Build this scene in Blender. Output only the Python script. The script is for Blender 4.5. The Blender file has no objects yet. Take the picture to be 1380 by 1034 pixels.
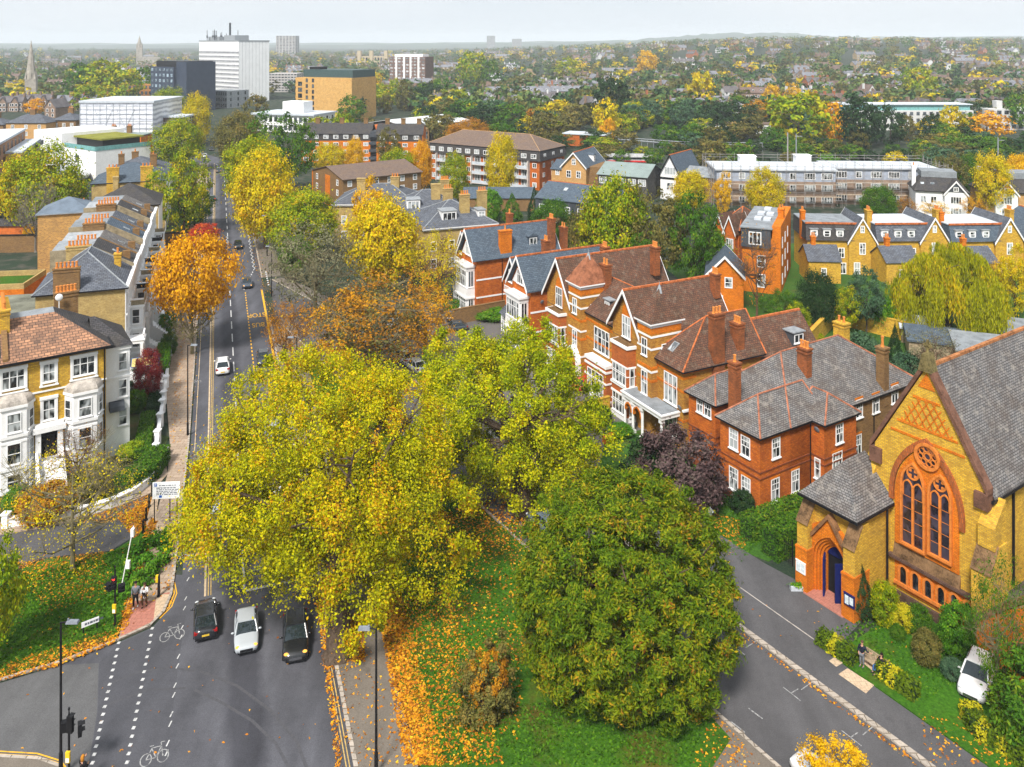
import bpy, math, random
import numpy as np
from mathutils import Vector, Matrix
R = math.radians
sc = bpy.context.scene
COL = sc.collection
# ---- camera model: level camera with a lens shift, 45 m above the street -----------------------
F = 1120.0; VH = 58.0; CU = 690.0; H = 45.0
def G(u, v, z=0.0):
    Y = F * (H - z) / (v - VH)
    return ((u - CU) * Y / F, Y)
cam = bpy.data.cameras.new('camera'); co = bpy.data.objects.new('camera', cam); COL.objects.link(co)
co.location = (0, 0, H); co.rotation_euler = (R(90), 0, 0)
cam.sensor_width = 36.0; cam.lens = F / 1380.0 * 36.0
cam.shift_y = -(517.0 - VH) / 1380.0
cam.clip_start = 1.0; cam.clip_end = 30000.0
sc.camera = co
sc.render.engine = 'CYCLES'
sc.cycles.max_bounces = 5; sc.cycles.diffuse_bounces = 3; sc.cycles.glossy_bounces = 2
sc.cycles.transmission_bounces = 2; sc.cycles.volume_bounces = 1; sc.cycles.transparent_max_bounces = 4
sc.cycles.use_denoising = True
sc.cycles.use_adaptive_sampling = True; sc.cycles.adaptive_threshold = 0.015
sc.view_settings.view_transform = 'Standard'; sc.view_settings.look = 'None'
sc.view_settings.exposure = 0.45; sc.view_settings.gamma = 1.0

# ---- object helpers ---------------------------------------------------------------------------
def tag(o, label=None, cat=None, group=None, kind=None):
    if label: o['label'] = label
    if cat: o['category'] = cat
    if group: o['group'] = group
    if kind: o['kind'] = kind
    return o
def empty(name, loc, rz=0.0, label=None, cat=None, group=None):
    o = bpy.data.objects.new(name, None); COL.objects.link(o)
    o.empty_display_size = 0.3
    o.location = loc if len(loc) == 3 else (loc[0], loc[1], 0.0)
    o.rotation_euler = (0, 0, rz)
    return tag(o, label, cat, group)
def link(name, me, parent=None, mats=None):
    o = bpy.data.objects.new(name, me); COL.objects.link(o)
    if parent is not None: o.parent = parent
    return o
def kids(o): return list(o.children)
def copy_tree(o, parent=None):
    c = o.copy(); COL.objects.link(c); c.parent = parent
    for ch in kids(o): copy_tree(ch, c)
    return c

def frame_of(n):
    if abs(n.z) > 0.999: return Vector((1, 0, 0)), Vector((0, 1, 0))
    t = Vector((0, 0, 1)).cross(n); t.normalize()
    return t, n.cross(t)

class MB:
    """collects faces and links them as one mesh object"""
    def __init__(s): s.v = []; s.f = []; s.m = []
    def face(s, pts, m=0):
        b = len(s.v); s.v += [tuple(p) for p in pts]; s.f.append(tuple(range(b, b + len(pts)))); s.m.append(m)
    def mesh(s, vs, fs, m=0):
        b = len(s.v); s.v += [tuple(p) for p in vs]
        for f in fs: s.f.append(tuple(b + i for i in f)); s.m.append(m)
    def box(s, x0, x1, y0, y1, z0, z1, m=0):
        vs = [(x0,y0,z0),(x1,y0,z0),(x1,y1,z0),(x0,y1,z0),(x0,y0,z1),(x1,y0,z1),(x1,y1,z1),(x0,y1,z1)]
        s.mesh(vs, [(0,3,2,1),(4,5,6,7),(0,1,5,4),(1,2,6,5),(2,3,7,6),(3,0,4,7)], m)
    def hexa(s, b, t, m=0):
        """b, t: 4 bottom / 4 top points, counter-clockwise from above"""
        s.mesh(list(b) + list(t), [(0,3,2,1),(4,5,6,7),(0,1,5,4),(1,2,6,5),(2,3,7,6),(3,0,4,7)], m)
    def prism_y(s, poly, y0, y1, m=0):
        """poly of (x,z), counter-clockwise seen from -y; extruded along y"""
        n = len(poly)
        vs = [(x, y0, z) for x, z in poly] + [(x, y1, z) for x, z in poly]
        fs = [tuple(range(n)), tuple(range(2*n-1, n-1, -1))]
        fs += [(j, i, n+i, n+j) for i, j in ((k, (k+1) % n) for k in range(n))]
        s.mesh(vs, fs, m)
    def prism_x(s, poly, x0, x1, m=0):
        """poly of (y,z), counter-clockwise seen from +x; extruded along x"""
        n = len(poly)
        vs = [(x1, y, z) for y, z in poly] + [(x0, y, z) for y, z in poly]
        fs = [tuple(range(n)), tuple(range(2*n-1, n-1, -1))]
        fs += [(j, i, n+i, n+j) for i, j in ((k, (k+1) % n) for k in range(n))]
        s.mesh(vs, fs, m)
    def prism_z(s, poly, z0, z1, m=0):
        n = len(poly)
        vs = [(x, y, z0) for x, y in poly] + [(x, y, z1) for x, y in poly]
        a = sum(poly[i][0]*poly[(i+1)%n][1]-poly[(i+1)%n][0]*poly[i][1] for i in range(n))
        fs = [tuple(range(n-1,-1,-1)), tuple(range(n, 2*n))] + [(i, j, n+j, n+i) for i, j in ((k, (k+1) % n) for k in range(n))]
        if a < 0: fs = [tuple(reversed(f)) for f in fs]
        s.mesh(vs, fs, m)
    def strip_y(s, outer, inner, y0, y1, m=0):
        """band between two (x,z) outlines of the same length (open), extruded along y (y0 is the front)"""
        n = len(outer)
        for i in range(n-1):
            a, b, c, d = outer[i], outer[i+1], inner[i+1], inner[i]
            s.mesh([(p[0], y0, p[1]) for p in (a,b,c,d)] + [(p[0], y1, p[1]) for p in (a,b,c,d)],
                   [(0,1,2,3),(7,6,5,4),(0,4,5,1),(1,5,6,2),(2,6,7,3),(3,7,4,0)], m)
    def cyl(s, x, y, z0, z1, r0, r1=None, n=10, m=0):
        r1 = r0 if r1 is None else r1
        vs = [(x+r0*math.cos(2*math.pi*i/n), y+r0*math.sin(2*math.pi*i/n), z0) for i in range(n)]
        vs += [(x+r1*math.cos(2*math.pi*i/n), y+r1*math.sin(2*math.pi*i/n), z1) for i in range(n)]
        s.mesh(vs, [tuple(range(n-1,-1,-1)), tuple(range(n,2*n))] + [(i,(i+1)%n,n+(i+1)%n,n+i) for i in range(n)], m)
    def tube(s, pts, rad, n=6, m=0):
        pts = [Vector(p) for p in pts]; b = len(s.v)
        for k, p in enumerate(pts):
            d = (pts[min(k+1,len(pts)-1)] - pts[max(k-1,0)]).normalized()
            a = Vector((0,0,1)) if abs(d.z) < .9 else Vector((1,0,0))
            u = d.cross(a).normalized(); w = d.cross(u)
            r = rad[k] if isinstance(rad, (list,tuple)) else rad
            for i in range(n):
                t = 2*math.pi*i/n
                s.v.append(tuple(p + u*(r*math.cos(t)) + w*(r*math.sin(t))))
        for k in range(len(pts)-1):
            for i in range(n):
                j = (i+1)%n
                s.f.append((b+k*n+i, b+k*n+j, b+(k+1)*n+j, b+(k+1)*n+i)); s.m.append(m)
        s.f.append(tuple(b+i for i in range(n-1,-1,-1))); s.m.append(m)
        e = b+(len(pts)-1)*n
        s.f.append(tuple(e+i for i in range(n))); s.m.append(m)
    def ball(s, c, r, n=10, k=6, m=0):
        rx, ry, rz = r if isinstance(r,(tuple,list)) else (r,r,r)
        vs = [(c[0],c[1],c[2]-rz)]
        for j in range(1,k):
            a = -math.pi/2 + math.pi*j/k
            vs += [(c[0]+rx*math.cos(a)*math.cos(2*math.pi*i/n), c[1]+ry*math.cos(a)*math.sin(2*math.pi*i/n), c[2]+rz*math.sin(a)) for i in range(n)]
        vs.append((c[0],c[1],c[2]+rz)); t = len(vs)-1
        fs = [(0,1+(i+1)%n,1+i) for i in range(n)]
        for j in range(k-2):
            fs += [(1+j*n+i,1+j*n+(i+1)%n,1+(j+1)*n+(i+1)%n,1+(j+1)*n+i) for i in range(n)]
        fs += [(1+(k-2)*n+i,1+(k-2)*n+(i+1)%n,t) for i in range(n)]
        s.mesh(vs, fs, m)
    def mesh_data(s, name, mats, smooth=False, uv=True):
        me = bpy.data.meshes.new(name); me.from_pydata(s.v, [], s.f)
        for mt in (mats if isinstance(mats,(list,tuple)) else [mats]): me.materials.append(mt)
        me.polygons.foreach_set('material_index', s.m)
        if smooth: me.polygons.foreach_set('use_smooth', [True]*len(s.f))
        me.update()
        if uv:
            l = me.uv_layers.new(name='UVMap'); d = [0.0]*(2*len(me.loops))
            for p in me.polygons:
                t, b = frame_of(p.normal)
                for li in p.loop_indices:
                    c = me.vertices[me.loops[li].vertex_index].co
                    d[2*li] = c.dot(t); d[2*li+1] = c.dot(b)
            l.data.foreach_set('uv', d)
        return me
    def build(s, name, mats, parent=None, smooth=False, uv=True):
        return link(name, s.mesh_data(name, mats, smooth, uv), parent)

# ---- materials --------------------------------------------------------------------------------
MATS = {}
class N:
    def __init__(s, name):
        s.m = bpy.data.materials.new(name); s.m.use_nodes = True; s.t = s.m.node_tree; s.t.nodes.clear()
        s.out = s.t.nodes.new('ShaderNodeOutputMaterial')
    def n(s, ty, **kw):
        o = s.t.nodes.new(ty)
        for k, val in kw.items():
            if k.startswith('_'): setattr(o, k[1:], val)
            else:
                i = o.inputs[int(k[1:])] if k[0] == 'i' and k[1:].isdigit() else o.inputs[k.replace('0',' ')]
                if hasattr(val, 'is_output') or isinstance(val, bpy.types.NodeSocket): s.t.links.new(val, i)
                else: i.default_value = val
        return o
    def l(s, a, b): s.t.links.new(a, b)
    def ramp(s, fac, stops, interp='LINEAR'):
        r = s.t.nodes.new('ShaderNodeValToRGB'); cr = r.color_ramp; cr.interpolation = interp
        while len(cr.elements) < len(stops): cr.elements.new(0.5)
        for e, (p, c) in zip(cr.elements, stops): e.position = p; e.color = (*c[:3], 1)
        s.l(fac, r.inputs[0]); return r.outputs[0]
    def mix(s, fac, a, b, mode='MIX'):
        r = s.t.nodes.new('ShaderNodeMix'); r.data_type = 'RGBA'; r.blend_type = mode
        for i, val in ((0, fac), (6, a), (7, b)):
            if isinstance(val, bpy.types.NodeSocket): s.l(val, r.inputs[i])
            elif i == 0: r.inputs[0].default_value = val
            else: r.inputs[i].default_value = (*val[:3], 1)
        return r.outputs[2]
    def math(s, op, a, b=0.0):
        r = s.t.nodes.new('ShaderNodeMath'); r.operation = op
        for i, val in ((0, a), (1, b)):
            if isinstance(val, bpy.types.NodeSocket): s.l(val, r.inputs[i])
            else: r.inputs[i].default_value = val
        return r.outputs[0]
    def coord(s, which='Object', scale=(1,1,1)):
        if which == 'World':
            o = s.t.nodes.new('ShaderNodeNewGeometry').outputs['Position']
        else: o = s.t.nodes.new('ShaderNodeTexCoord').outputs[which]
        mp = s.t.nodes.new('ShaderNodeMapping'); s.l(o, mp.inputs[0]); mp.inputs['Scale'].default_value = scale
        return mp.outputs[0]
    def noise(s, vec, scale, detail=4, rough=.6):
        o = s.t.nodes.new('ShaderNodeTexNoise'); s.l(vec, o.inputs['Vector'])
        o.inputs['Scale'].default_value = scale; o.inputs['Detail'].default_value = detail; o.inputs['Roughness'].default_value = rough
        return o.outputs['Fac']
    def bsdf(s, col, rough=.8, spec=.3, metal=0.0, bump=None, bstr=.3, bdist=.02):
        p = s.t.nodes.new('ShaderNodeBsdfPrincipled')
        if isinstance(col, bpy.types.NodeSocket): s.l(col, p.inputs['Base Color'])
        else: p.inputs['Base Color'].default_value = (*col[:3], 1)
        if isinstance(rough, bpy.types.NodeSocket): s.l(rough, p.inputs['Roughness'])
        else: p.inputs['Roughness'].default_value = rough
        p.inputs['Specular IOR Level'].default_value = spec; p.inputs['Metallic'].default_value = metal
        if bump is not None:
            b = s.t.nodes.new('ShaderNodeBump'); b.inputs['Strength'].default_value = bstr; b.inputs['Distance'].default_value = bdist
            s.l(bump, b.inputs['Height']); s.l(b.outputs[0], p.inputs['Normal'])
        s.l(p.outputs[0], s.out.inputs[0]); return p
def plain(name, c, rough=.7, var=.25, scale=1.2, spec=.15, metal=0.0, fine=9.0):
    if name in MATS: return MATS[name]
    a = N(name); co = a.coord('Object')
    n1 = a.noise(co, scale, 5); n2 = a.noise(co, fine, 3)
    k = a.math('ADD', a.math('MULTIPLY', n1, .65), a.math('MULTIPLY', n2, .35))
    lo = [max(0, x*(1-var*1.6)) for x in c]; hi = [min(1, x*(1+var*1.3)) for x in c]
    a.bsdf(a.ramp(k, [(.33, lo), (.5, c), (.68, hi)]), rough, spec, metal)
    MATS[name] = a.m; return a.m
def brick(name, c1, c2, mortar, bw=.45, bh=.15, stain=.45, msize=.02, dirt=(.10,.07,.05), bump=.25, lichen=None):
    """brick / tile / slate courses laid out in metres by each face's own UVs, with weather stains"""
    if name in MATS: return MATS[name]
    a = N(name); uv = a.coord('UV'); ob = a.coord('Object')
    br = a.n('ShaderNodeTexBrick', Vector=uv, Color1=(*c1,1), Color2=(*c2,1), Mortar=(*mortar,1), Scale=1.0)
    br.inputs['Mortar Size'].default_value = msize; br.inputs['Mortar Smooth'].default_value = .3
    br.inputs['Bias'].default_value = 0.0; br.inputs['Brick Width'].default_value = bw; br.inputs['Row Height'].default_value = bh
    n1 = a.noise(ob, .55, 6, .65); n2 = a.noise(ob, 5.5, 4, .7)
    col = a.mix(a.ramp(n1, [(.42,(0,0,0)),(.75,(stain,)*3)]), br.outputs[0], dirt)
    if lichen: col = a.mix(a.ramp(a.noise(ob, 1.3, 6, .75), [(.53,(0,0,0)),(.66,(.75,.75,.75))]), col, lichen)
    col = a.mix(.75, col, a.ramp(n2, [(.25,(.45,.45,.45)),(.5,(1,1,1)),(.75,(1.0,1.0,1.0))]), 'MULTIPLY')
    a.bsdf(col, .9, .10, bump=a.math('SUBTRACT', n2, br.outputs['Fac']), bstr=bump, bdist=.03)
    MATS[name] = a.m; return a.m
def glass(name='window_glass', dark=(.012,.016,.02), light=(.42,.45,.46)):
    if name in MATS: return MATS[name]
    a = N(name); oi = a.n('ShaderNodeObjectInfo'); co = a.coord('Object', (1.6,1,.8))
    ad = a.n('ShaderNodeVectorMath', _operation='ADD'); a.l(co, ad.inputs[0]); a.l(oi.outputs['Location'], ad.inputs[1])
    n1 = a.noise(ad.outputs[0], 1.1, 1)
    k = a.math('ADD', n1, a.math('MULTIPLY', a.math('SUBTRACT', oi.outputs['Random'], .5), .35))
    a.bsdf(a.ramp(k, [(.40, dark), (.50, [x*.35 for x in light]), (.60, light)]), .06, .7)
    MATS[name] = a.m; return a.m
def painted(name='car_paint'):
    if name in MATS: return MATS[name]
    a = N(name); oi = a.n('ShaderNodeObjectInfo'); p = a.bsdf(oi.outputs['Color'], .25, .5)
    p.inputs['Coat Weight'].default_value = .6; p.inputs['Coat Roughness'].default_value = .05
    MATS[name] = a.m; return a.m
def emit(name, c, s):
    if name in MATS: return MATS[name]
    a = N(name); e = a.n('ShaderNodeEmission', Color=(*c,1), Strength=s); a.l(e.outputs[0], a.out.inputs[0])
    MATS[name] = a.m; return a.m
def foliage(name, stops, trans=.25, clump=.5):
    """leaf colours picked per leaf (vertex attribute), shifted per clump and per tree"""
    if name in MATS: return MATS[name]
    a = N(name); at = a.n('ShaderNodeAttribute', _attribute_name='leaf'); sx = a.n('ShaderNodeSeparateColor'); a.l(at.outputs['Color'], sx.inputs[0])
    oi = a.n('ShaderNodeObjectInfo')
    k = a.math('ADD', a.math('MULTIPLY', sx.outputs[0], 1-clump), a.math('MULTIPLY', sx.outputs[1], clump))
    k = a.math('ADD', k, a.math('MULTIPLY', a.math('SUBTRACT', oi.outputs['Random'], .5), .16))
    col = a.ramp(k, stops)
    d = a.n('ShaderNodeBsdfPrincipled'); a.l(col, d.inputs['Base Color']); d.inputs['Roughness'].default_value = .65; d.inputs['Specular IOR Level'].default_value = .06
    t = a.n('ShaderNodeBsdfTranslucent'); a.l(col, t.inputs[0])
    mx = a.n('ShaderNodeMixShader'); mx.inputs[0].default_value = trans
    a.l(d.outputs[0], mx.inputs[1]); a.l(t.outputs[0], mx.inputs[2]); a.l(mx.outputs[0], a.out.inputs[0])
    MATS[name] = a.m; return a.m

# brickwork, roofs, paint
YB  = brick('yellow_stock_brick', (.80,.48,.034), (.52,.27,.016), (.38,.26,.08), .34, .13, .36)
YB2 = brick('pale_stock_brick', (.56,.40,.14), (.42,.27,.08), (.36,.29,.16), .34, .13, .45)
VB  = brick('brown_orange_brick', (.62,.30,.034), (.38,.15,.018), (.30,.17,.06), .34, .13, .45)
BB  = brick('brown_stock_brick', (.30,.16,.05), (.19,.09,.03), (.2,.15,.09), .34, .13, .4)
RB  = brick('red_brick', (.72,.185,.016), (.48,.098,.010), (.32,.11,.04), .34, .13, .55, dirt=(.09,.03,.015))
OB  = brick('orange_brick', (.82,.235,.012), (.62,.145,.008), (.44,.15,.02), .34, .13, .42, dirt=(.16,.05,.015))
TB  = brick('tan_brick', (.62,.36,.13), (.50,.27,.09), (.45,.3,.16), .5, .2, .3)
SL  = brick('grey_slate', (.155,.17,.20), (.095,.105,.13), (.035,.04,.05), .5, .28, .5, .025, (.06,.055,.05))
SL2 = brick('blue_slate', (.115,.15,.19), (.075,.10,.135), (.03,.04,.05), .5, .28, .35, .02, (.05,.055,.06))
SLW = brick('weathered_slate', (.24,.228,.222), (.14,.138,.142), (.045,.042,.042), .34, .19, .75, .025, (.085,.06,.045), lichen=(.29,.265,.235))
CT  = brick('brown_clay_tile', (.20,.092,.056), (.115,.062,.046), (.04,.03,.026), .32, .24, .6, .025, (.055,.045,.03), lichen=(.20,.155,.115))
CT2 = brick('mixed_clay_tile', (.50,.26,.15), (.22,.125,.085), (.10,.065,.05), .55, .36, .62, .04, (.07,.06,.055))
DT  = brick('dark_tile', (.085,.08,.085), (.05,.05,.055), (.025,.025,.025), .4, .26, .5, .025, (.10,.085,.06))
BT  = brick('brown_concrete_tile', (.21,.155,.125), (.15,.11,.095), (.07,.05,.045), .45, .32, .4, .03, (.24,.15,.08))
RDG = plain('terracotta_ridge', (.46,.135,.045), .85, .45, 2.2)
CHB = brick('chimney_brick', (.42,.115,.035), (.24,.07,.025), (.2,.1,.05), .34, .13, .65, dirt=(.05,.03,.02))
POT = plain('terracotta_pot', (.60,.22,.05), .8, .25, 4)
WH  = plain('white_paint', (.80,.80,.80), .55, .06, .8)
ST  = plain('white_stucco', (.80,.81,.82), .7, .07, .6)
STD = plain('weathered_stone', (.27,.22,.14), .85, .3, 1.2)
LED = plain('lead_sheet', (.26,.28,.30), .5, .25, 1.5)
FLT = plain('flat_roof_felt', (.22,.24,.26), .8, .25, .7)
FLW = plain('pale_flat_roof', (.50,.54,.59), .6, .12, .5)
BLK = plain('black_paint', (.012,.012,.014), .4, .2, 3)
BLU = plain('blue_door_paint', (.008,.014,.10), .5, .2, 2)
DGR = plain('dark_grey_cladding', (.06,.068,.08), .6, .2, .6)
GL  = glass()
GLD = glass('dark_window_glass', (.008,.01,.014), (.10,.12,.14))
GLC = glass('leaded_church_glass', (.016,.012,.018), (.05,.04,.06))
TMB = plain('weathered_timber', (.34,.26,.17), .85, .25, 4)

# ---- sky, sun, haze ---------------------------------------------------------------------------
HAZE = .000135
SUN_EL, SUN_AZ = R(50), R(200)      # azimuth clockwise from +Y: behind the camera, a little to its left
w = bpy.data.worlds.new('World'); sc.world = w; w.use_nodes = True
nt = w.node_tree; nt.nodes.clear()
wo = nt.nodes.new('ShaderNodeOutputWorld'); bg = nt.nodes.new('ShaderNodeBackground'); bg.inputs[1].default_value = .1
sky = nt.nodes.new('ShaderNodeTexSky'); sky.sky_type = 'NISHITA'; sky.sun_disc = False
sky.sun_elevation = SUN_EL; sky.sun_rotation = SUN_AZ; sky.air_density = 1.0; sky.dust_density = 3.0
tc = nt.nodes.new('ShaderNodeTexCoord'); mp = nt.nodes.new('ShaderNodeMapping'); mp.inputs['Scale'].default_value = (1,1,5)
nz = nt.nodes.new('ShaderNodeTexNoise'); nz.inputs['Scale'].default_value = 2.2; nz.inputs['Detail'].default_value = 5
cr = nt.nodes.new('ShaderNodeValToRGB')
cr.color_ramp.elements[0].position = .3; cr.color_ramp.elements[0].color = (.74,.81,.875,1)
cr.color_ramp.elements[1].position = .7; cr.color_ramp.elements[1].color = (.87,.905,.945,1)
ml = nt.nodes.new('ShaderNodeVectorMath'); ml.operation = 'SCALE'; ml.inputs['Scale'].default_value = 7.8
mx = nt.nodes.new('ShaderNodeMix'); mx.data_type = 'RGBA'; mx.inputs[0].default_value = .93
nt.links.new(tc.outputs['Generated'], mp.inputs[0]); nt.links.new(mp.outputs[0], nz.inputs['Vector']); nt.links.new(nz.outputs['Fac'], cr.inputs[0])
nt.links.new(cr.outputs[0], ml.inputs[0]); nt.links.new(sky.outputs[0], mx.inputs[6]); nt.links.new(ml.outputs[0], mx.inputs[7])
nt.links.new(mx.outputs[2], bg.inputs[0]); nt.links.new(bg.outputs[0], wo.inputs[0])
sd = bpy.data.lights.new('sun', 'SUN'); so = bpy.data.objects.new('sun', sd); COL.objects.link(so)
sd.energy = 4.3; sd.angle = R(11); sd.color = (1.0, .95, .88)
so.rotation_euler = (R(90) - SUN_EL, 0, math.pi - SUN_AZ); so.location = (0, 0, 300)
# ================================ THE GROUND ====================================================
rnd = random.Random(7)
DX, DY = -.3347, .9423
def RD(s, t, z=0.0):                      # main road: s along it, t to its right
    return (DX*s + DY*t, DY*s - DX*t, z)
def SR(s, t, z=0.0):                      # church street: s away from the camera, t towards the church
    return (-.5635*s + .826*t, .826*s + .5635*t, z)
def sm(a, b, x):
    k = min(1, max(0, (x-a)/(b-a))); return k*k*(3-2*k)
def hgt(x, y):                            # the land rises towards the right-hand skyline
    r = x / max(y, 1.0)
    return (34*sm(650, 1900, y)*sm(-.12, .42, r) + 10*sm(750, 2400, y) + 6*sm(500,900,y)*sm(.0,.3,r)
            + 5*math.sin(x*.0031+1)*sm(900,1800,y))
def asphalt(name, c, patch=.35, leafy=False):
    a = N(name); co = a.coord('World'); st = a.t.nodes.new('ShaderNodeMapping'); a.l(co, st.inputs[0])
    st.inputs['Rotation'].default_value = (0,0,R(-19.5)); st.inputs['Scale'].default_value = (.55,.05,1)
    n1 = a.noise(co, .22, 5, .6); n2 = a.noise(st.outputs[0], 1.0, 4, .55); n3 = a.noise(co, 14, 3, .8); n4 = a.noise(co, 1.7, 5, .7)
    k = a.math('ADD', a.math('MULTIPLY', n1, .35), a.math('MULTIPLY', n2, .45)); k = a.math('ADD', k, a.math('MULTIPLY', n4, .2))
    col = a.ramp(k, [(.34, [x*(1-patch) for x in c]), (.5, c), (.66, [x*(1+patch*1.1) for x in c])])
    col = a.mix(.8, col, a.ramp(n3, [(.3,(.62,.62,.62)),(.55,(1,1,1)),(.72,(1.25,1.25,1.25))]), 'MULTIPLY')
    if name == 'road_asphalt' or name == 'strip_asphalt':      # oil darkened wheel tracks along the lanes
        dt = a.n('ShaderNodeVectorMath', _operation='DOT_PRODUCT'); a.l(a.t.nodes.new('ShaderNodeNewGeometry').outputs['Position'], dt.inputs[0]); dt.inputs[1].default_value = (.9423,.3347,0)
        tt = a.math('ADD', dt.outputs['Value'], a.math('MULTIPLY', a.math('SUBTRACT', n1, .5), 1.6))
        tr = a.ramp(a.math('DIVIDE', a.math('ADD', tt, 4), 14), [(.14,(1,1,1)),(.31,(1.05,1.05,1.05)),(.36,(.62,.62,.64)),(.47,(.58,.58,.6)),(.53,(1.08,1.08,1.08)),(.62,(.86,.86,.86)),(.70,(1.1,1.1,1.1)),(.80,(.86,.86,.86))])
        col = a.mix(1.0, col, tr, 'MULTIPLY')
    a.bsdf(col, .8, .2, bump=n3, bstr=.15)
    MATS[name] = a.m; return a.m
ASP = asphalt('road_asphalt', (.086,.087,.101)); ASP2 = asphalt('side_asphalt', (.092,.09,.095), .28)
ASPD = asphalt('new_asphalt_patch', (.065,.066,.075), .3); PTH = asphalt('path_asphalt', (.17,.145,.12), .25)
PAV = brick('paving_slabs', (.43,.335,.255), (.34,.26,.195), (.24,.17,.12), .9, .6, .35, .03, (.22,.15,.10), .1)
PAVR = brick('red_tactile_paving', (.46,.19,.14), (.40,.16,.12), (.30,.13,.1), .4, .4, .3, .02, (.3,.16,.12), .1)
PAVB = brick('buff_tactile_paving', (.58,.44,.30), (.52,.38,.26), (.36,.28,.2), .4, .4, .3, .02, (.4,.3,.2), .1)
KRB = brick('kerb_stone', (.46,.40,.34), (.36,.32,.28), (.16,.13,.1), 1.0, .5, .4, .04, (.25,.2,.14), .1)
def wornpaint(name, c, lo=.42, hi=.6):
    a = N(name); co = a.coord('World'); k = a.math('ADD', a.math('MULTIPLY', a.noise(co, 3.2, 5, .75), .6), a.math('MULTIPLY', a.noise(co, 16, 3, .8), .4))
    a.bsdf(a.ramp(k, [(lo-.03,(.11,.11,.12)),(lo+.02,[x*.7 for x in c]),(hi,c)]), .8, .15); MATS[name] = a.m; return a.m
MRK = wornpaint('white_road_paint', (.60,.60,.60)); MRKW = wornpaint('worn_white_road_paint', (.42,.42,.42), .47, .64); MRY = wornpaint('yellow_road_paint', (.74,.40,.03), .36, .5)
def grassmat(name, a1, a2, brown, bf=.62):
    a = N(name); co = a.coord('World'); n1 = a.noise(co, .28, 5, .6); n2 = a.noise(co, 5, 4, .75); n3 = a.noise(co, .11, 4)
    col = a.ramp(n2, [(.28, [x*.55 for x in a1]), (.5, a1), (.72, a2)])
    col = a.mix(a.ramp(n1, [(bf,(0,0,0)),(bf+.16,(.8,.8,.8))]), col, brown)
    col = a.mix(.6, col, a.ramp(n3, [(.35,(.65,.7,.6)),(.6,(1.1,1.1,1.0))]), 'MULTIPLY')
    a.bsdf(col, .9, .15, bump=n2, bstr=.6, bdist=.06); MATS[name] = a.m; return a.m
GRS = grassmat('lawn_grass', (.036,.11,.006), (.08,.185,.010), (.10,.06,.012), .5)
GRC = grassmat('church_grass', (.034,.112,.006), (.07,.18,.010), (.08,.09,.012), .56)
SOIL = grassmat('rough_ground', (.05,.075,.02), (.08,.10,.03), (.10,.065,.03), .5)
LAND = grassmat('far_land', (.022,.04,.026), (.045,.06,.035), (.09,.08,.07), .48)

# one sheet to the horizon
def ground_sheet():
    ys = [-60,0,40,80,150,250,350,450,550] + [650+90*i for i in range(28)] + [3300,3800,4500,5500,7000,9000]
    xs = [-1,-.75,-.6,-.5,-.4,-.3,-.2,-.1,0,.1,.2,.3,.4,.5,.6,.75,1]
    m = MB(); vs = []; fs = []
    for y in ys:
        wd = max(200, abs(y)*1.0)
        for x in xs: vs.append((x*wd, y, hgt(x*wd, y)))
    n = len(xs)
    for j in range(len(ys)-1):
        for i in range(n-1): fs.append((j*n+i, j*n+i+1, (j+1)*n+i+1, (j+1)*n+i))
    m.mesh(vs, fs); return tag(m.build('ground', LAND, smooth=True, uv=False), kind='structure')
ground_sheet()
def slab(name, poly, z0, z1, mat, kind='structure'):
    m = MB(); m.prism_z([p[:2] for p in poly], z0, z1); return tag(m.build(name, mat), kind=kind)
def PX(pts, z=0.0): return [G(u, v, z) for u, v in pts]
def ribbon(f, s0, s1, t0, t1, n=1):
    a = [f(s0+(s1-s0)*i/n, t0) for i in range(n+1)]; b = [f(s0+(s1-s0)*i/n, t1) for i in range(n+1)]
    return a + b[::-1]

# roads: main road (with the junction in front), the two side streets
bend = lambda s, t, z=0.0: RD(s, t - max(0, s-300)**2*.0035, z)
slab('main_road', [RD(74,8.0)] + [bend(s,8.0) for s in range(100,421,20)] + [bend(s,-2.75) for s in range(420,99,-20)] + [RD(74,-2.75)]
     , 0.0, .010, ASP)
slab('junction_road', PX([(232,800),(236,775),(436,775),(520,1300),(700,2900),(-3500,2900),(-700,1300),(-500,1080),(-150,965),(0,921),(80,897),(160,866),(205,846),(222,828)]), 0.0, .014, ASP)
slab('side_lane', PX([(196,668),(186,720),(150,742),(60,752),(0,775),(-200,830),(-200,745),(0,722),(60,712),(120,697),(170,680)]), 0, .02, ASP2)
LE = [SR(60,42.9), (-13.5,97), (-25.5,115.5), (-37.5,134)]; RE = [SR(60,50.4), (-7,101), (-19,119.5), (-31,140), (-46,158)]
slab('church_street', [SR(-8,42.9), SR(-8,50.4)] + RE + [(-37.8,133)] + LE[::-1][1:], 0, .006, ASP2)
slab('asphalt_patch', [RD(s,t) for s,t in ((128,-.4),(128,.5),(129,.5),(129,-.4))], .0, .018, ASPD); slab('drain_cover', [RD(s,t) for s,t in ((76,.6),(76,1.5),(77.2,1.5),(77.2,.6))], .0, .02, ASP2); slab('drain_cover', [RD(s,t) for s,t in ((80.5,.6),(80.5,1.4),(81.5,1.4),(81.5,.6))], .0, .02, ASP2)
slab('asphalt_strip', PX([(120,1034),(132,960),(134,893),(160,868),(205,848),(222,830),(250,830),(240,900),(215,1100),(105,1100)]), 0, .018, asphalt('strip_asphalt', (.075,.076,.088), .22))

ASPL = asphalt('light_asphalt', (.108,.108,.112), .25); slab('side_street', PX([(-500,1080),(-150,965),(0,921),(80,897),(133,894),(131,960),(119,1034),(104,1100),(90,1200),(-600,1200)]), 0, .0165, ASPL)
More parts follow.
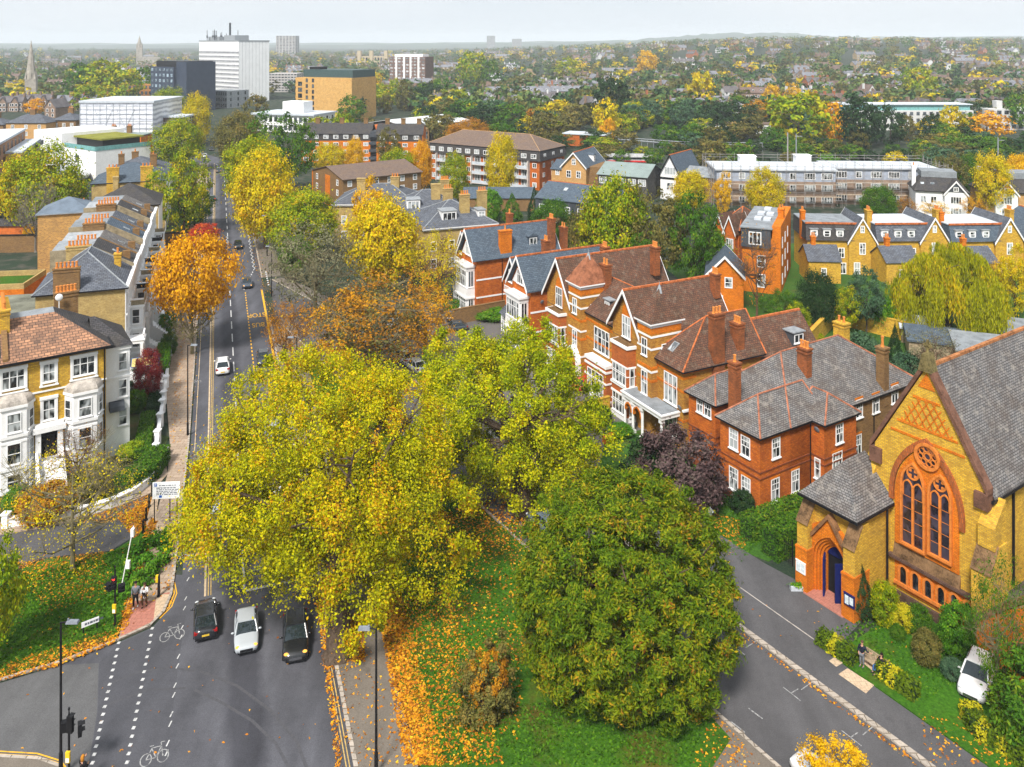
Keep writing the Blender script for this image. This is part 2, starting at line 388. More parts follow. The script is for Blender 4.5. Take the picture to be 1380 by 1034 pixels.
# pavements
slab('pavement', PX([(236,775),(232,803),(221,827),(203,845),(160,864),(168,825),(190,748),(212,690),(226,640),(229,600)]) + [RD(115,-6.1), RD(150,-6.1), RD(330,-6.1), RD(330,-2.9), RD(150,-2.9), RD(100,-2.9)], 0, .13, PAV)
slab('dropped_kerb_paving', PX([(232,800),(221,824),(203,841),(162,861),(170,823),(176,812),(208,812),(213,803)]), .13, .137, PAVR)
slab('buff_paving', PX([(232,803),(222,826),(207,838),(210,811),(212,803)]), .137, .141, PAVB)
slab('bollard_paving', PX([(206,738),(225,738),(231,715),(210,700),(214,670),(206,668),(197,706)]), .13, .135, PAVB)
slab('manhole_cover', PX([(218,745),(231,745),(229,760),(215,760)]), .13, .137, plain('worn_iron', (.16,.12,.10), .7))
slab('pavement', PX([(226,640),(205,665),(170,680),(120,697),(60,712),(0,722),(-200,745),(-200,722),(0,706),(60,695),(118,686),(165,668),(200,645),(222,615)]), 0, .12, PAV)
slab('pavement', PX([(-500,1040),(-100,1022),(0,1023),(50,1026),(78,1036),(95,1060),(95,1300),(-500,1300)]), 0, .13, PTH)
slab('pavement', [RD(s,t) for s,t in ((12,8.25),(140,8.25),(140,12),(84,11.8),(62,11.9),(46,11.7),(12,11.5))], 0, .12, PTH)
slab('pavement', [SR(s,t) for s,t in ((-8,50.6),(46,50.6),(60,50.6),(60,58.4),(47,58.4),(43.6,58.8),(38,58.8),(37.2,53.6),(24.2,53.4),(24,63),(17,63),(17,55.5),(-8,54))], 0, .12, ASP2)
slab('pavement', [RD(s,t) for s,t in ((166,8.25),(330,8.25),(330,11.5),(166,12))], 0, .12, PTH)
slab('pavement', RE + [(-43,159), (-28,141.5), (-16.5,121), (-4.7,102.5), SR(60,53.2)], 0, .118, PTH)
slab('pavement', PX([(962,1040),(985,1000),(1000,985),(1034,1040),(1060,1090),(930,1090)]), 0, .12, PTH)
# kerbs: one object per run of stones
def kerb(pts, w=.22, z=.15):
    m = MB()
    for a, b in zip(pts[:-1], pts[1:]):
        a = Vector(a[:2]); b = Vector(b[:2]); d = (b-a).normalized(); nn = Vector((-d.y, d.x))*w
        m.prism_z([a, b, b+nn, a+nn], 0, z)
    tag(m.build('kerb', KRB), kind='structure')
slab('path', [RD(12,11.6), RD(47,11.7), SR(42,42.6), SR(2,42.6)], 0, .112, PTH)
kerb([RD(12,8.0), RD(90,8.0), RD(140,8.0)][::-1], .26); kerb([RD(166,8.0), RD(300,8.0)][::-1], .26)
kerb([RD(330,-2.9), RD(150,-2.9), RD(100,-2.9), G(236,775), G(232,803), G(221,827), G(203,845), G(160,864), G(80,895), G(0,919), G(-150,962)][::-1], .2)
kerb([SR(s,50.36) for s in (-8,25,40,60)][::-1] , .42, .14)
kerb(RE[::-1], .3, .14)
kerb([SR(-8,42.85),SR(35,42.85)]+LE, .22, .14)
kerb(PX([(-500,1040),(-100,1022),(0,1023),(50,1026),(78,1036),(95,1060),(95,1300)]), .2, .14)
# grass
slab('lawn', PX([(-300,1010),(-150,955),(0,914),(80,890),(156,861),(165,825),(187,748),(196,710),(186,724),(150,746),(60,756),(0,780),(-200,835)]), 0, .14, GRS)
slab('lawn', [RD(46,11.9), RD(62,12.0), RD(84,11.9), RD(125,12.1), (-25.9,115.3), (-13.8,96.8), SR(60,42.6), SR(41,42.6)] + PX([(985,998),(955,1045),(930,1095)]), 0, .125, GRS)
slab('church_lawn', [SR(s,t,0) for s,t in ((37.1,53.7),(37,63.6),(24.3,63.6),(24.3,53.5))], 0, .135, GRC)
slab('bench_paving', PX([(1155,889),(1176,880),(1196,905),(1182,912)]), .12, .142, PAVB)
slab('paving_slab', PX([(1117,893),(1128,886),(1139,894),(1127,901)]), .12, .128, PAVB)
slab('paving_slab', PX([(1130,911),(1142,903),(1178,926),(1167,937)]), .12, .128, PAVB)
slab('vicarage_garden', [SR(s,t) for s,t in ((47,59),(47,90),(85,90),(85,53),(64,53),(60,55))], 0, .05, grassmat('garden_grass', (.04,.11,.014), (.07,.17,.02), (.11,.05,.02), .55))
slab('forecourt', [SR(64,53.3), (-4.6,102.6), (-16.4,121), (-27.9,141.5), (-22,150), (10,125), (22,100), SR(72,62)], 0, .06, asphalt('forecourt_asphalt', (.13,.12,.115), .2))
slab('front_gardens', [RD(s,t) for s,t in ((96,-6.3),(330,-6.3),(330,-11),(96,-14))] , 0, .05, SOIL)
slab('corner_garden', PX([(215,615),(198,645),(160,668),(60,690),(0,700),(-150,715),(-150,560),(140,560),(228,590)]), 0, .045, SOIL)
slab('back_yard', [RD(s,t) for s,t in ((122,-22.5),(175,-22.5),(185,-80),(100,-80),(104,-45))], 0, .04, asphalt('yard_paving', (.22,.15,.12), .35))
slab('garden_ground', [(x,y) for x,y in ((38,118),(130,112),(170,240),(30,170))], 0, .03, grassmat('back_garden_grass', (.04,.10,.015), (.07,.16,.02), (.10,.07,.03), .58))

# ---- painted markings ---------------------------------------------------------------------------
mk = {'w': MB(), 'y': MB()}
ZM = .024
def quad_s(m, f, s0, s1, t0, t1, z=ZM): m.face([f(s0,t0,z), f(s0,t1,z), f(s1,t1,z), f(s1,t0,z)][::1])
def paint(name, m, mat): tag(m.build(name, mat, uv=False), kind='structure')
m = MB()
for s in np.arange(84, 172, 6.0):                                  # centre dashes
    quad_s(m, RD, s, s+3.6, 2.15, 2.3)
for s in np.arange(196, 330, 8.0): quad_s(m, bend, s, s+4, 2.3, 2.46)
paint('lane_dashes', m, MRK)
m = MB(); quad_s(m, RD, 71.5, 100, 2.05, 2.22); quad_s(m, RD, 71.5, 71.8, 2.2, 7.6)   # stop line at the lights
for s in np.arange(78, 92, 2.4): quad_s(m, RD, s, s+1.2, 5.0, 5.1)
quad_s(m, RD, 78, 78.3, -2.5, -1.1)
paint('stop_line', m, MRK)
m = MB()
for tt in (2.15, 6.9):                                             # zigzags
    for i in range(20):
        s = 172+i*1.6; a = .22 if i % 2 else -.22
        p, q = RD(s, tt+a, ZM), RD(s+1.6, tt-a, ZM); r_, k_ = RD(s+1.6, tt-a+.16, ZM), RD(s, tt+a+.16, ZM)
        m.face([p, k_, r_, q])
paint('zigzag_line', m, MRK)
m = MB(); quad_s(m, RD, 72, 330, -.98, -.82); quad_s(m, RD, 97, 330, -2.35, -2.27)
paint('cycle_lane_line', m, plain('buff_line_paint', (.52,.40,.26), .8, .25, 2))
m = MB()
quad_s(m, RD, 72, 320, -.70, -.62); quad_s(m, RD, 72, 320, -.50, -.42)
quad_s(m, RD, 32, 120, 7.55, 7.62); quad_s(m, RD, 32, 120, 7.75, 7.82)
paint('double_yellow_line', m, plain('faded_yellow_paint', (.48,.33,.12), .8, .3, 3))
m = MB()
def pline(m, pts, w, z=ZM):
    for a, b in zip(pts[:-1], pts[1:]):
        a = Vector(a[:2]); b = Vector(b[:2]); d = (b-a).normalized(); nn = Vector((-d.y, d.x))*w
        m.face([(*(a-nn*.5),z), (*(b-nn*.5),z), (*(b+nn*.5),z), (*(a+nn*.5),z)])
for o in (0, 3.2): pline(m, PX([(232+o,785),(235+o,800),(228+o,818),(212+o,834)]), .09)
for o in (0, 4): pline(m, PX([(-300,1020-o),(-100,1016-o),(0,1017-o),(50,1020-o),(82,1030-o),(100,1055-o)]), .09)
paint('double_yellow_line', m, MRY)
m = MB()                                                           # bus stop bay
quad_s(m, RD, 112, 158, 7.55, 7.85)
for s in np.arange(113, 158, 1.5): quad_s(m, RD, s, s+.8, 4.75, 4.92)
paint('bus_bay_line', m, MRY)
m = MB()
for s in np.arange(159, 171, 1.6): quad_s(m, RD, s, s+.9, 4.6+(s-159)*.17, 4.8+(s-159)*.17)
for s in np.arange(160, 170, 1.5): quad_s(m, RD, s, s+.8, 8.9, 9.2, .14)
paint('lane_dashes', m, MRK)
m = MB()                                                           # two rows of crossing studs
for (u0,v0,u1,v1,n) in ((162,858,122,1040,19),(207,838,169,1040,20)):
    for i in range(n):
        k = i/(n-1); k = k*.86 + k*k*.14
        x, y = G(u0+(u1-u0)*k, v0+(v1-v0)*k); m.box(x-.105, x+.105, y-.12, y+.12, .018, .028)
for i in range(22):
    x, y = G(255-i*1.6, 768+i*13); 
    if i % 3 < 2: m.box(x-.04, x+.04, y-.24, y+.24, .018, .024)
paint('crossing_studs', m, MRK)
def bike_symbol(u, v, sc_=1.0, rot=0.0):
    x, y = G(u, v); m = MB(); c, s_ = math.cos(R(19.5)+rot), math.sin(R(19.5)+rot)
    def W(a, b): a *= sc_; b *= sc_*1.5; return (x+c*a-s_*b, y+s_*a+c*b)
    for ox in (-.55, .55):
        pline(m, [W(ox+.36*math.cos(t*math.pi/8), .36*math.sin(t*math.pi/8)) for t in range(17)], .065)
    for seg in (((-.55,0),(-.2,.62),(.42,.62),(.55,0)), ((-.2,.55),(.1,0),(.4,.6)), ((-.55,0),(.1,0)), ((-.38,.75),(-.1,.75)), ((.42,.62),(.36,.85),(.62,.85))):
        pline(m, [W(*p) for p in seg], .065)
    paint('bicycle_symbol', m, MRKW)
bike_symbol(246, 752, .85); bike_symbol(232, 857, .95); bike_symbol(208, 1022, .9); bike_symbol(264, 515, .7); bike_symbol(372,752,.8)
m = MB()                                                           # parking bay corner ticks
for (u,v) in ((997,877),(1071,938),(1152,998)):
    x, y = G(u, v); 
    for (a,b,c,d) in ((-.75,.0,.75,.12),):
        pline(m, [(x-.55,y+.75),(x+.25,y-.45)], .07); pline(m, [(x-.2,y+.2),(x+.45,y+.6)], .07)
for (u,v) in ((1012,869),(1087,925),(1170,985)):
    x, y = G(u, v); pline(m, [(x-.5,y-.35),(x+.5,y+.35)], .07)
for (u,v) in ((1018,962),(994,980)):
    x, y = G(u, v); pline(m, [(x-.35,y+.45),(x+.35,y-.45)], .1)
paint('parking_bay_ticks', m, MRKW)
m = MB()
for pts in ([(262,930),(300,948),(340,972),(372,1003),(392,1040)],[(270,905),(320,925),(365,958),(400,1000),(415,1040)],[(140,925),(190,905),(230,900),(262,905)],[(145,950),(200,930),(250,928)]): pline(m, PX(pts), .2, .0215)
paint('tyre_marks', m, wornpaint('tyre_rubber_mark', (.082,.082,.092), .40, .5))
m = MB(); pline(m, PX([(995,792),(1097,864)]), .1, .125); pline(m, PX([(1247,960),(1300,990)]), .1, .125)
paint('pavement_line', m, plain('pale_stone_line', (.36,.33,.3), .8))
def text_mesh(name, c, mat, parent=None):
    q = bpy.data.objects.new(name, c); COL.objects.link(q); dg = bpy.context.evaluated_depsgraph_get(); dg.update()
    me = bpy.data.meshes.new_from_object(q.evaluated_get(dg)); bpy.data.objects.remove(q); me.materials.clear(); me.materials.append(mat); return link(name, me, parent)
def ground_text(txt, s, t, size, mat, z=ZM+.002, flip=True):
    c = bpy.data.curves.new('road_text', 'FONT'); c.body = txt; c.size = size; c.align_x = 'CENTER'
    o = text_mesh('road_lettering', c, mat)
    x, y, _ = RD(s, t); o.location = (x, y, z); o.rotation_euler = (0, 0, math.atan2(DY, DX) - math.pi/2 + (math.pi if flip else 0)); o.scale = (1, 2.6, 1)
    tag(o, kind='structure')
ground_text('BUS', 139.5, 6.25, 1.15, MRY); ground_text('STOP', 144.5, 6.25, 1.15, MRY)

# ---- fallen leaves and grass blades (nobody could count them) -----------------------------------
LLIT = foliage('fallen_leaf_colours', [(.0,(.16,.055,.012)),(.25,(.36,.12,.012)),(.5,(.62,.24,.012)),(.75,(.76,.36,.015)),(.9,(.78,.48,.03)),(1,(.40,.26,.05))], .1, .2)
def leaf_quads(name, P, size, mats, seed, normal=None, flat=.25, vary=.5, elong=1.25, clump=None, crease=True, hang=False):
    """P: (n,3) positions. One little rhombus per position, with random 'leaf' attribute"""
    rg = np.random.default_rng(seed); n = len(P)
    nr = rg.normal(size=(n,3))*flat + (np.array([0,0,1.0]) if normal is None else normal)
    nr /= np.linalg.norm(nr, axis=1)[:,None] + 1e-9
    a = rg.normal(size=(n,3)); t = np.cross(nr, a) if not hang else np.array([0,0,1.0])+a*.22; t /= np.linalg.norm(t, axis=1)[:,None] + 1e-9
    b = np.cross(nr, t); sz = size*(1-vary/2+vary*rg.random(n))[:,None]
    V = np.empty((n,4,3)); V[:,0] = P - t*sz*elong; V[:,1] = P - b*sz*.7; V[:,2] = P + t*sz*elong; V[:,3] = P + b*sz*.7
    if crease: V[:,0] -= nr*sz*.35; V[:,2] -= nr*sz*.35
    me = bpy.data.meshes.new(name)
    me.vertices.add(n*4); me.vertices.foreach_set('co', V.reshape(-1).astype(np.float32))
    me.loops.add(n*4); me.loops.foreach_set('vertex_index', np.arange(n*4, dtype=np.int32))
    me.polygons.add(n); me.polygons.foreach_set('loop_start', np.arange(0, n*4, 4, dtype=np.int32)); me.polygons.foreach_set('loop_total', np.full(n, 4, dtype=np.int32))
    at = me.attributes.new('leaf', 'FLOAT_COLOR', 'POINT'); C = np.zeros((n,4,4), dtype=np.float32)
    C[:,:,0] = rg.random(n)[:,None]; C[:,:,1] = (rg.random(n) if clump is None else clump)[:,None]; C[:,:,3] = 1
    at.data.foreach_set('color', C.reshape(-1))
    for mt in (mats if isinstance(mats, list) else [mats]): me.materials.append(mt)
    me.update(); me.validate()
    return me
def scatter_px(polys, seed):
    """random ground points inside pixel-space quads given as (poly, count, z)"""
    out = []; rg = random.Random(seed)
    for poly, cnt, z in polys:
        tri = [(poly[0], poly[i], poly[i+1]) for i in range(1, len(poly)-1)]
        W = [PX(t) for t in tri]
        ar = [abs((b[0]-a[0])*(c[1]-a[1])-(b[1]-a[1])*(c[0]-a[0])) for a,b,c in W]
        for _ in range(cnt):
            a,b,c = rg.choices(W, ar)[0]; r1, r2 = math.sqrt(rg.random()), rg.random()
            out.append((a[0]*(1-r1)+b[0]*r1*(1-r2)+c[0]*r1*r2, a[1]*(1-r1)+b[1]*r1*(1-r2)+c[1]*r1*r2, z+rg.random()*.04))
    return np.array(out)
P = scatter_px([
    ([(505,800),(540,800),(600,1034),(545,1034)], 4600, .15), ([(520,780),(600,780),(680,1034),(560,1034)], 3400, .15),
    ([(440,840),(490,830),(492,895),(436,895)], 1500, .15), ([(600,700),(720,690),(700,1000),(600,1000)], 2000, .15),
    ([(560,700),(760,640),(760,740),(600,760)], 2400, .15), ([(425,800),(432,800),(462,1034),(452,1034)], 520, .03),
    ([(430,880),(500,880),(560,1034),(470,1034)], 260, .14),
    ([(-20,905),(80,880),(160,850),(160,866),(80,900),(-20,925)], 1300, .15), ([(155,860),(196,715),(204,700),(212,705),(200,745),(170,850)], 1500, .16),
    ([(0,780),(190,730),(160,850),(0,905)], 420, .15), ([(20,760),(140,745),(150,800),(60,830)], 1500, .15),
    ([(60,705),(130,692),(205,662),(200,690),(150,705)], 1300, .04), ([(160,700),(206,668),(200,715),(188,735)], 1500, .04),
    ([(228,770),(236,770),(232,815),(215,835),(212,830)], 240, .03), ([(160,865),(230,690),(240,690),(235,790)], 170, .15),
    ([(228,600),(236,600),(252,430),(243,430)], 420, .14), ([(236,640),(262,640),(270,440),(252,440)], 140, .14),
    ([(0,760),(190,700),(240,1030),(0,1030)], 50, .03), ([(200,800),(430,800),(460,1034),(100,1034)], 45, .03),
 ([(1000,853),(1240,1030),(1234,1033),(997,855)], 150, .03),
    ([(1240,960),(1330,990),(1330,1034),(1250,1034)], 120, .14), ([(1290,970),(1320,975),(1370,1034),(1340,1034)], 160, .14), ([(1010,790),(1300,880),(1250,950),(1000,840)], 22, .15),
    ([(960,960),(1000,1000),(1030,1040),(930,1040)], 160, .14), ([(960,690),(1020,710),(990,760),(940,740)], 800, .08),
    ([(350,420),(385,400),(420,520),(380,520)], 500, .14), ([(335,330),(350,330),(375,420),(360,420)], 260, .14),
], 3)
o = link('leaf_litter', leaf_quads('leaf_litter', P, .09, LLIT, 5, flat=.35, vary=1.0)); tag(o, 'orange fallen leaves drifted along the kerbs, paths and lawns', 'leaf litter', kind='stuff')
GBL = foliage('grass_blade_colours', [(0,(.03,.085,.006)),(.4,(.058,.16,.008)),(.75,(.10,.23,.012)),(1,(.16,.22,.025))], .2, .3)
P = scatter_px([([(520,760),(700,700),(700,1034),(580,1034)], 9000, .14), ([(0,790),(190,735),(160,855),(0,905)], 9000, .16),
                ([(700,950),(960,960),(930,1034),(700,1034)], 3000, .14), ([(1120,850),(1180,830),(1290,920),(1250,945)], 900, .14), ([(960,640),(1060,690),(1000,760),(940,720)], 3000, .08)], 9)
o = link('grass_blades', leaf_quads('grass_blades', P, .10, GBL, 6, normal=np.array([0,0,.35]), flat=.6, elong=1.1)); tag(o, 'short green grass on the lawns beside the roads', 'grass', kind='stuff')
# ================================ BUILDING KIT ==================================================
WIN = {}
def win_data(w, h, st):
    key = (round(w,2), round(h,2), st)
    if key in WIN: return WIN[key]
    m = MB(); g = MB(); f = .09; y0, y1 = -.07, .02
    hx = w/2
    m.box(-hx, -hx+f, y0, y1, 0, h); m.box(hx-f, hx, y0, y1, 0, h); m.box(-hx+f, hx-f, y0, y1, 0, f); m.box(-hx+f, hx-f, y0, y1, h-f, h)
    def vb(x, a=f, b=h-f, t=.03): m.box(x-t, x+t, y0+.015, y1, a, b)
    def hb(z, t=.035): m.box(-hx+f, hx-f, y0+.02, y1, z-t, z+t)
    if 'sash' in st: hb(h*.5); vb(0)
    if 'grid' in st: hb(h*.5); hb(h*.75, .02); vb(-w/6, h*.5, h-f, .02); vb(w/6, h*.5, h-f, .02); vb(0, f, h*.5, .02)
    if 'tri' in st: vb(-w/6, t=.05); vb(w/6, t=.05); hb(h*.62)
    if 'quad' in st: vb(-w/4, t=.05); vb(w/4, t=.05); vb(0, t=.05); hb(h*.62)
    if 'pair' in st: vb(0, t=.05)
    if 'five' in st:
        for k in range(1,5): vb(-hx+w*k/5, t=.05)
        hb(h*.66)
    if 'one' in st: hb(h*.5)
    m.box(-hx-.08, hx+.08, -.16, .02, -.10, 0)
    if 'sur' in st:
        a = .22
        m.box(-hx-a, -hx, -.10, .02, -.3, h+.05); m.box(hx, hx+a, -.10, .02, -.3, h+.05); m.box(-hx-a-.05, hx+a+.05, -.16, .02, h+.05, h+.35)
        m.box(-hx-a-.08, hx+a+.08, -.2, .02, -.42, -.3)
    if 'lin' in st: m.box(-hx-.1, hx+.1, -.05, .02, h, h+.2, 1)
    g.face([(-hx+f, -.015, f), (hx-f, -.015, f), (hx-f, -.015, h-f), (-hx+f, -.015, h-f)])
    fr = m.mesh_data('window', [BLK if 'blk' in st else WH, OB]); gd = g.mesh_data('window_pane', GLD if 'dark' in st else GL)
    both = None
    WIN[key] = (fr, gd); return WIN[key]
WIN1 = {}
def win1_data(w, h, st):
    key = (round(w,2), round(h,2), st)
    if key not in WIN1:
        m = MB(); f = .15; hx = w/2
        m.box(-hx, -hx+f, -.07, .02, 0, h); m.box(hx-f, hx, -.07, .02, 0, h); m.box(-hx+f, hx-f, -.07, .02, 0, f); m.box(-hx+f, hx-f, -.07, .02, h-f, h)
        n = {'tri':3,'quad':4,'pair':2,'sash':2,'five':5}.get(st.split()[0], 1)
        for k in range(1, n): m.box(-hx+w*k/n-.05, -hx+w*k/n+.05, -.05, .02, f, h-f)
        if 'one' in st or 'sash' in st: m.box(-hx+f, hx-f, -.055, .02, h*.5-.05, h*.5+.05)
        m.face([(-hx+f, -.015, f), (hx-f, -.015, f), (hx-f, -.015, h-f), (-hx+f, -.015, h-f)], 1)
        WIN1[key] = m.mesh_data('window', [BLK if 'blk' in st else WH, GLD if 'dark' in st else GL])
    return WIN1[key]
POTD = {}
def pot_data(n=8):
    if n not in POTD:
        m = MB(); m.cyl(0,0,0,.12,.2,.17,n); m.cyl(0,0,.12,.62,.15,.13,n); m.cyl(0,0,.62,.72,.17,.17,n)
        POTD[n] = m.mesh_data('chimney_pot', POT, smooth=False)
    return POTD[n]
class Bd:
    """a building: an Empty at its corner, local x along the facade, y into the depth, z up"""
    def __init__(s, name, label, P0, ang, cat='house', group=None, simple=False, z=0.0):
        s.P = Vector((P0[0], P0[1])); s.a = ang; s.simple = simple; s.z = z
        s.X = Vector((math.cos(ang), math.sin(ang))); s.Y = Vector((-math.sin(ang), math.cos(ang)))
        s.root = empty(name, (P0[0], P0[1], z), ang, label, cat, group)
    def pf(s, u, v, y=0.0):
        d = Vector(((u-CU)/F, 1.0)); k = (y + s.P.dot(s.Y)) / d.dot(s.Y); p = d*k - s.P
        return p.dot(s.X), H - (v-VH)/F*k - s.z
    def ps(s, u, v, x=0.0):
        d = Vector(((u-CU)/F, 1.0)); k = (x + s.P.dot(s.X)) / d.dot(s.X); p = d*k - s.P
        return p.dot(s.Y), H - (v-VH)/F*k - s.z
    def pz(s, u, v, z):
        x, y = G(u, v, z + s.z); p = Vector((x, y)) - s.P; return p.dot(s.X), p.dot(s.Y)
    def W(s, x, y): return s.P + s.X*x + s.Y*y
    def part(s, name, mb, mats, parent=None, smooth=False, uv=True):
        return mb.build(name, mats, parent or s.root, smooth, uv)
    def win(s, face, a, p, z, w, h, st='sash'):
        """face F/B/R/L; a: position along the wall (x for F/B, y for R/L), p: the wall plane"""
        if face in 'FB': loc = (a, p - (.01 if face == 'F' else -.01), z); rz = 0 if face == 'F' else math.pi
        else: loc = (p + (.01 if face == 'R' else -.01), a, z); rz = R(90) if face == 'R' else R(-90)
        if s.simple:
            o = link('window', win1_data(w, h, st), s.root)
        else:
            fr, gd = win_data(w, h, st); o = link('window', fr, s.root); link('pane', gd, o)
        o.location = loc; o.rotation_euler = (0, 0, rz); return o
    def walls(s, x0, x1, y0, y1, z0, z1, mat, name='wall', parent=None):
        m = MB(); m.box(x0, x1, y0, y1, z0, z1); return s.part(name, m, mat, parent)
    def gwall(s, x0, x1, y0, y1, z0, ze, zr, mat, axis='y', name='wall'):
        """walls with gables; axis: direction of the ridge"""
        m = MB()
        if axis == 'y':
            xc = (x0+x1)/2; m.prism_y([(x0,z0),(x1,z0),(x1,ze),(xc,zr),(x0,ze)], y0, y1)
        else:
            yc = (y0+y1)/2; m.prism_x([(y0,z0),(y1,z0),(y1,ze),(yc,zr),(y0,ze)], x0, x1)
        return s.part(name, m, mat)
    def groof(s, x0, x1, y0, y1, ze, zr, mat, axis='y', oh=.35, og=.35, t=.16, ridge=None, barge=None, name='roof'):
        """gabled roof of two slabs; eave height ze at the wall line, ridge zr; oh/og overhang at eaves/gables"""
        m = MB(); rm = MB(); bms = [MB(), MB()]
        if axis == 'y': c, hw, a0, a1 = (x0+x1)/2, (x1-x0)/2, y0-og, y1+og
        else: c, hw, a0, a1 = (y0+y1)/2, (y1-y0)/2, x0-og, x1+og
        sl = (zr-ze)/hw
        for sg in (-1, 1):
            e = (c+sg*(hw+oh), ze-sl*oh); r = (c, zr)
            if axis == 'y': P = lambda q, a, dz: (q[0], a, q[1]+dz)
            else: P = lambda q, a, dz: (a, q[0], q[1]+dz)
            lo = [P(e,a0,.02), P(r,a0,.02), P(r,a1,.02), P(e,a1,.02)]; hi = [P(e,a0,t), P(r,a0,t), P(r,a1,t), P(e,a1,t)]
            fl = (sg == -1) != (axis == 'y')
            if fl: lo, hi = lo[::-1], hi[::-1]
            m.hexa(lo, hi)
            if barge is not None:
                for a, bm in (((a0-.06, a0+.02), bms[0]), ((a1-.02, a1+.06), bms[1])):
                    lo = [P(e,a[0],-.28), P(r,a[0],-.28), P(r,a[1],-.28), P(e,a[1],-.28)]; hi = [P(e,a[0],t+.04), P(r,a[0],t+.04), P(r,a[1],t+.04), P(e,a[1],t+.04)]
                    if fl: lo, hi = lo[::-1], hi[::-1]
                    bm.hexa(lo, hi)
        o = s.part(name, m, mat)
        if ridge is not None:
            n = max(2, int((a1-a0)/.45))
            for i in range(n):
                b0 = a0+(a1-a0)*i/n; b1 = b0+(a1-a0)/n*.93
                if axis == 'y': rm.box(c-.15, c+.15, b0, b1, zr+.02, zr+.24)
                else: rm.box(b0, b1, c-.15, c+.15, zr+.02, zr+.24)
            s.part('ridge', rm, ridge, o)
        if barge is not None:
            for bm in bms: s.part('bargeboard', bm, barge, o)
        return o
    def hroof(s, x0, x1, y0, y1, ze, zr, mat, oh=.35, ridge=None, axis=None, inset=None, fascia=None, ra=None, rb=None, name='roof', flat=None):
        """hipped roof; ridge along the long side (or axis); ra/rb: ridge ends; flat: top cut to a flat at this height"""
        x0 -= oh; x1 += oh; y0 -= oh; y1 += oh
        dx, dy = x1-x0, y1-y0; ax = axis or ('x' if dx >= dy else 'y')
        ins = inset if inset is not None else min(dx, dy)/2
        if ax == 'x': a, b = (x0+ins if ra is None else ra, (y0+y1)/2), (x1-ins if rb is None else rb, (y0+y1)/2)
        else: a, b = ((x0+x1)/2, y0+ins if ra is None else ra), ((x0+x1)/2, y1-ins if rb is None else rb)
        A, B = (*a, zr), (*b, zr); z = ze; th = .18
        c = [(x0,y0,z),(x1,y0,z),(x1,y1,z),(x0,y1,z)]; lo = [(p[0],p[1],z-th) for p in c]
        m = MB()
        if ax == 'x': m.face([c[0],c[1],B,A]); m.face([c[1],c[2],B]); m.face([c[2],c[3],A,B]); m.face([c[3],c[0],A])
        else: m.face([c[0],c[1],A]); m.face([c[1],c[2],B,A]); m.face([c[2],c[3],B]); m.face([c[3],c[0],A,B])
        for i in range(4): j = (i+1)%4; m.face([lo[i],lo[j],c[j],c[i]], 1)
        m.face(lo[::-1], 1)
        o = s.part(name, m, [mat, fascia or BLK])
        if ridge is not None:
            rm = MB()
            hips = [(c[0],A),(c[1],B if ax=='x' else A),(c[2],B),(c[3],A if ax=='x' else B),(A,B)]
            for p, q in hips:
                if (Vector(p)-Vector(q)).length > .3: rm.tube([Vector(p)+Vector((0,0,.03)), Vector(q)+Vector((0,0,.02))], .095, 5)
            s.part('ridge', rm, ridge, o)
        return o
    def chim(s, x, y, z0, z1, wx, wy, mat, pots=0, cap=None, parent=None, along='x', ph=1.0):
        m = MB(); m.box(x-wx/2, x+wx/2, y-wy/2, y+wy/2, z0, z1)
        m.box(x-wx/2-.07, x+wx/2+.07, y-wy/2-.07, y+wy/2+.07, z1-.55, z1-.38); m.box(x-wx/2-.10, x+wx/2+.10, y-wy/2-.10, y+wy/2+.10, z1-.16, z1+.02)
        o = s.part('chimney', m, mat, parent)
        for i in range(pots):
            k = (i+.5)/pots - .5
            p = link('chimney_pot', pot_data(), o); p.location = (x+(k*wx*.9 if along=='x' else 0), y+(k*wy*.9 if along=='y' else 0), z1+.02); p.scale = (1,1,ph)
        return o
    def dormer(s, face, a, p, z, w, h, depth, roofmat, wallmat, st='sash', pitch=0.0, frame=WH):
        """box dormer whose window face sits at plane p (local), running back 'depth'"""
        m = MB()
        def T(q):       # (along, back, up) -> local
            if face == 'F': return (a+q[0], p+q[1], q[2])
            if face == 'R': return (p-q[1], a+q[0], q[2])
            if face == 'L': return (p+q[1], a-q[0], q[2])
            return (a-q[0], p-q[1], q[2])
        hw = w/2
        def hb(x0,x1,y0,y1,z0,z1,mm=0):
            m.hexa([T((x0,y0,z0)),T((x1,y0,z0)),T((x1,y1,z0)),T((x0,y1,z0))],[T((x0,y0,z1)),T((x1,y0,z1)),T((x1,y1,z1)),T((x0,y1,z1))],mm)
        hb(-hw,hw,0,depth,z-.4,z+h)
        if pitch: 
            m.hexa([T((-hw-.15,-.2,z+h)),T((0,-.2,z+h)),T((0,depth+pitch,z+h)),T((-hw-.15,depth,z+h))],[T((-hw-.15,-.2,z+h+.05)),T((0,-.2,z+h+pitch)),T((0,depth+pitch,z+h+pitch)),T((-hw-.15,depth,z+h+.05))],1)
            m.hexa([T((0,-.2,z+h)),T((hw+.15,-.2,z+h)),T((hw+.15,depth,z+h)),T((0,depth+pitch,z+h))],[T((0,-.2,z+h+pitch)),T((hw+.15,-.2,z+h+.05)),T((hw+.15,depth,z+h+.05)),T((0,depth+pitch,z+h+pitch))],1)
        else: hb(-hw-.15,hw+.15,-.2,depth+.3,z+h,z+h+.14,1)
        o = s.part('dormer', m, [wallmat, roofmat])
        if s.simple: q = link('window', win1_data(w-.25, h-.25, st), o)
        else:
            fr, gd = win_data(w-.25, h-.25, st); q = link('window', fr, o); link('pane', gd, q)
        q.location = T((0, -.015, z+.05)); q.rotation_euler = (0,0,{'F':0,'R':R(90),'L':R(-90),'B':math.pi}[face]); return o
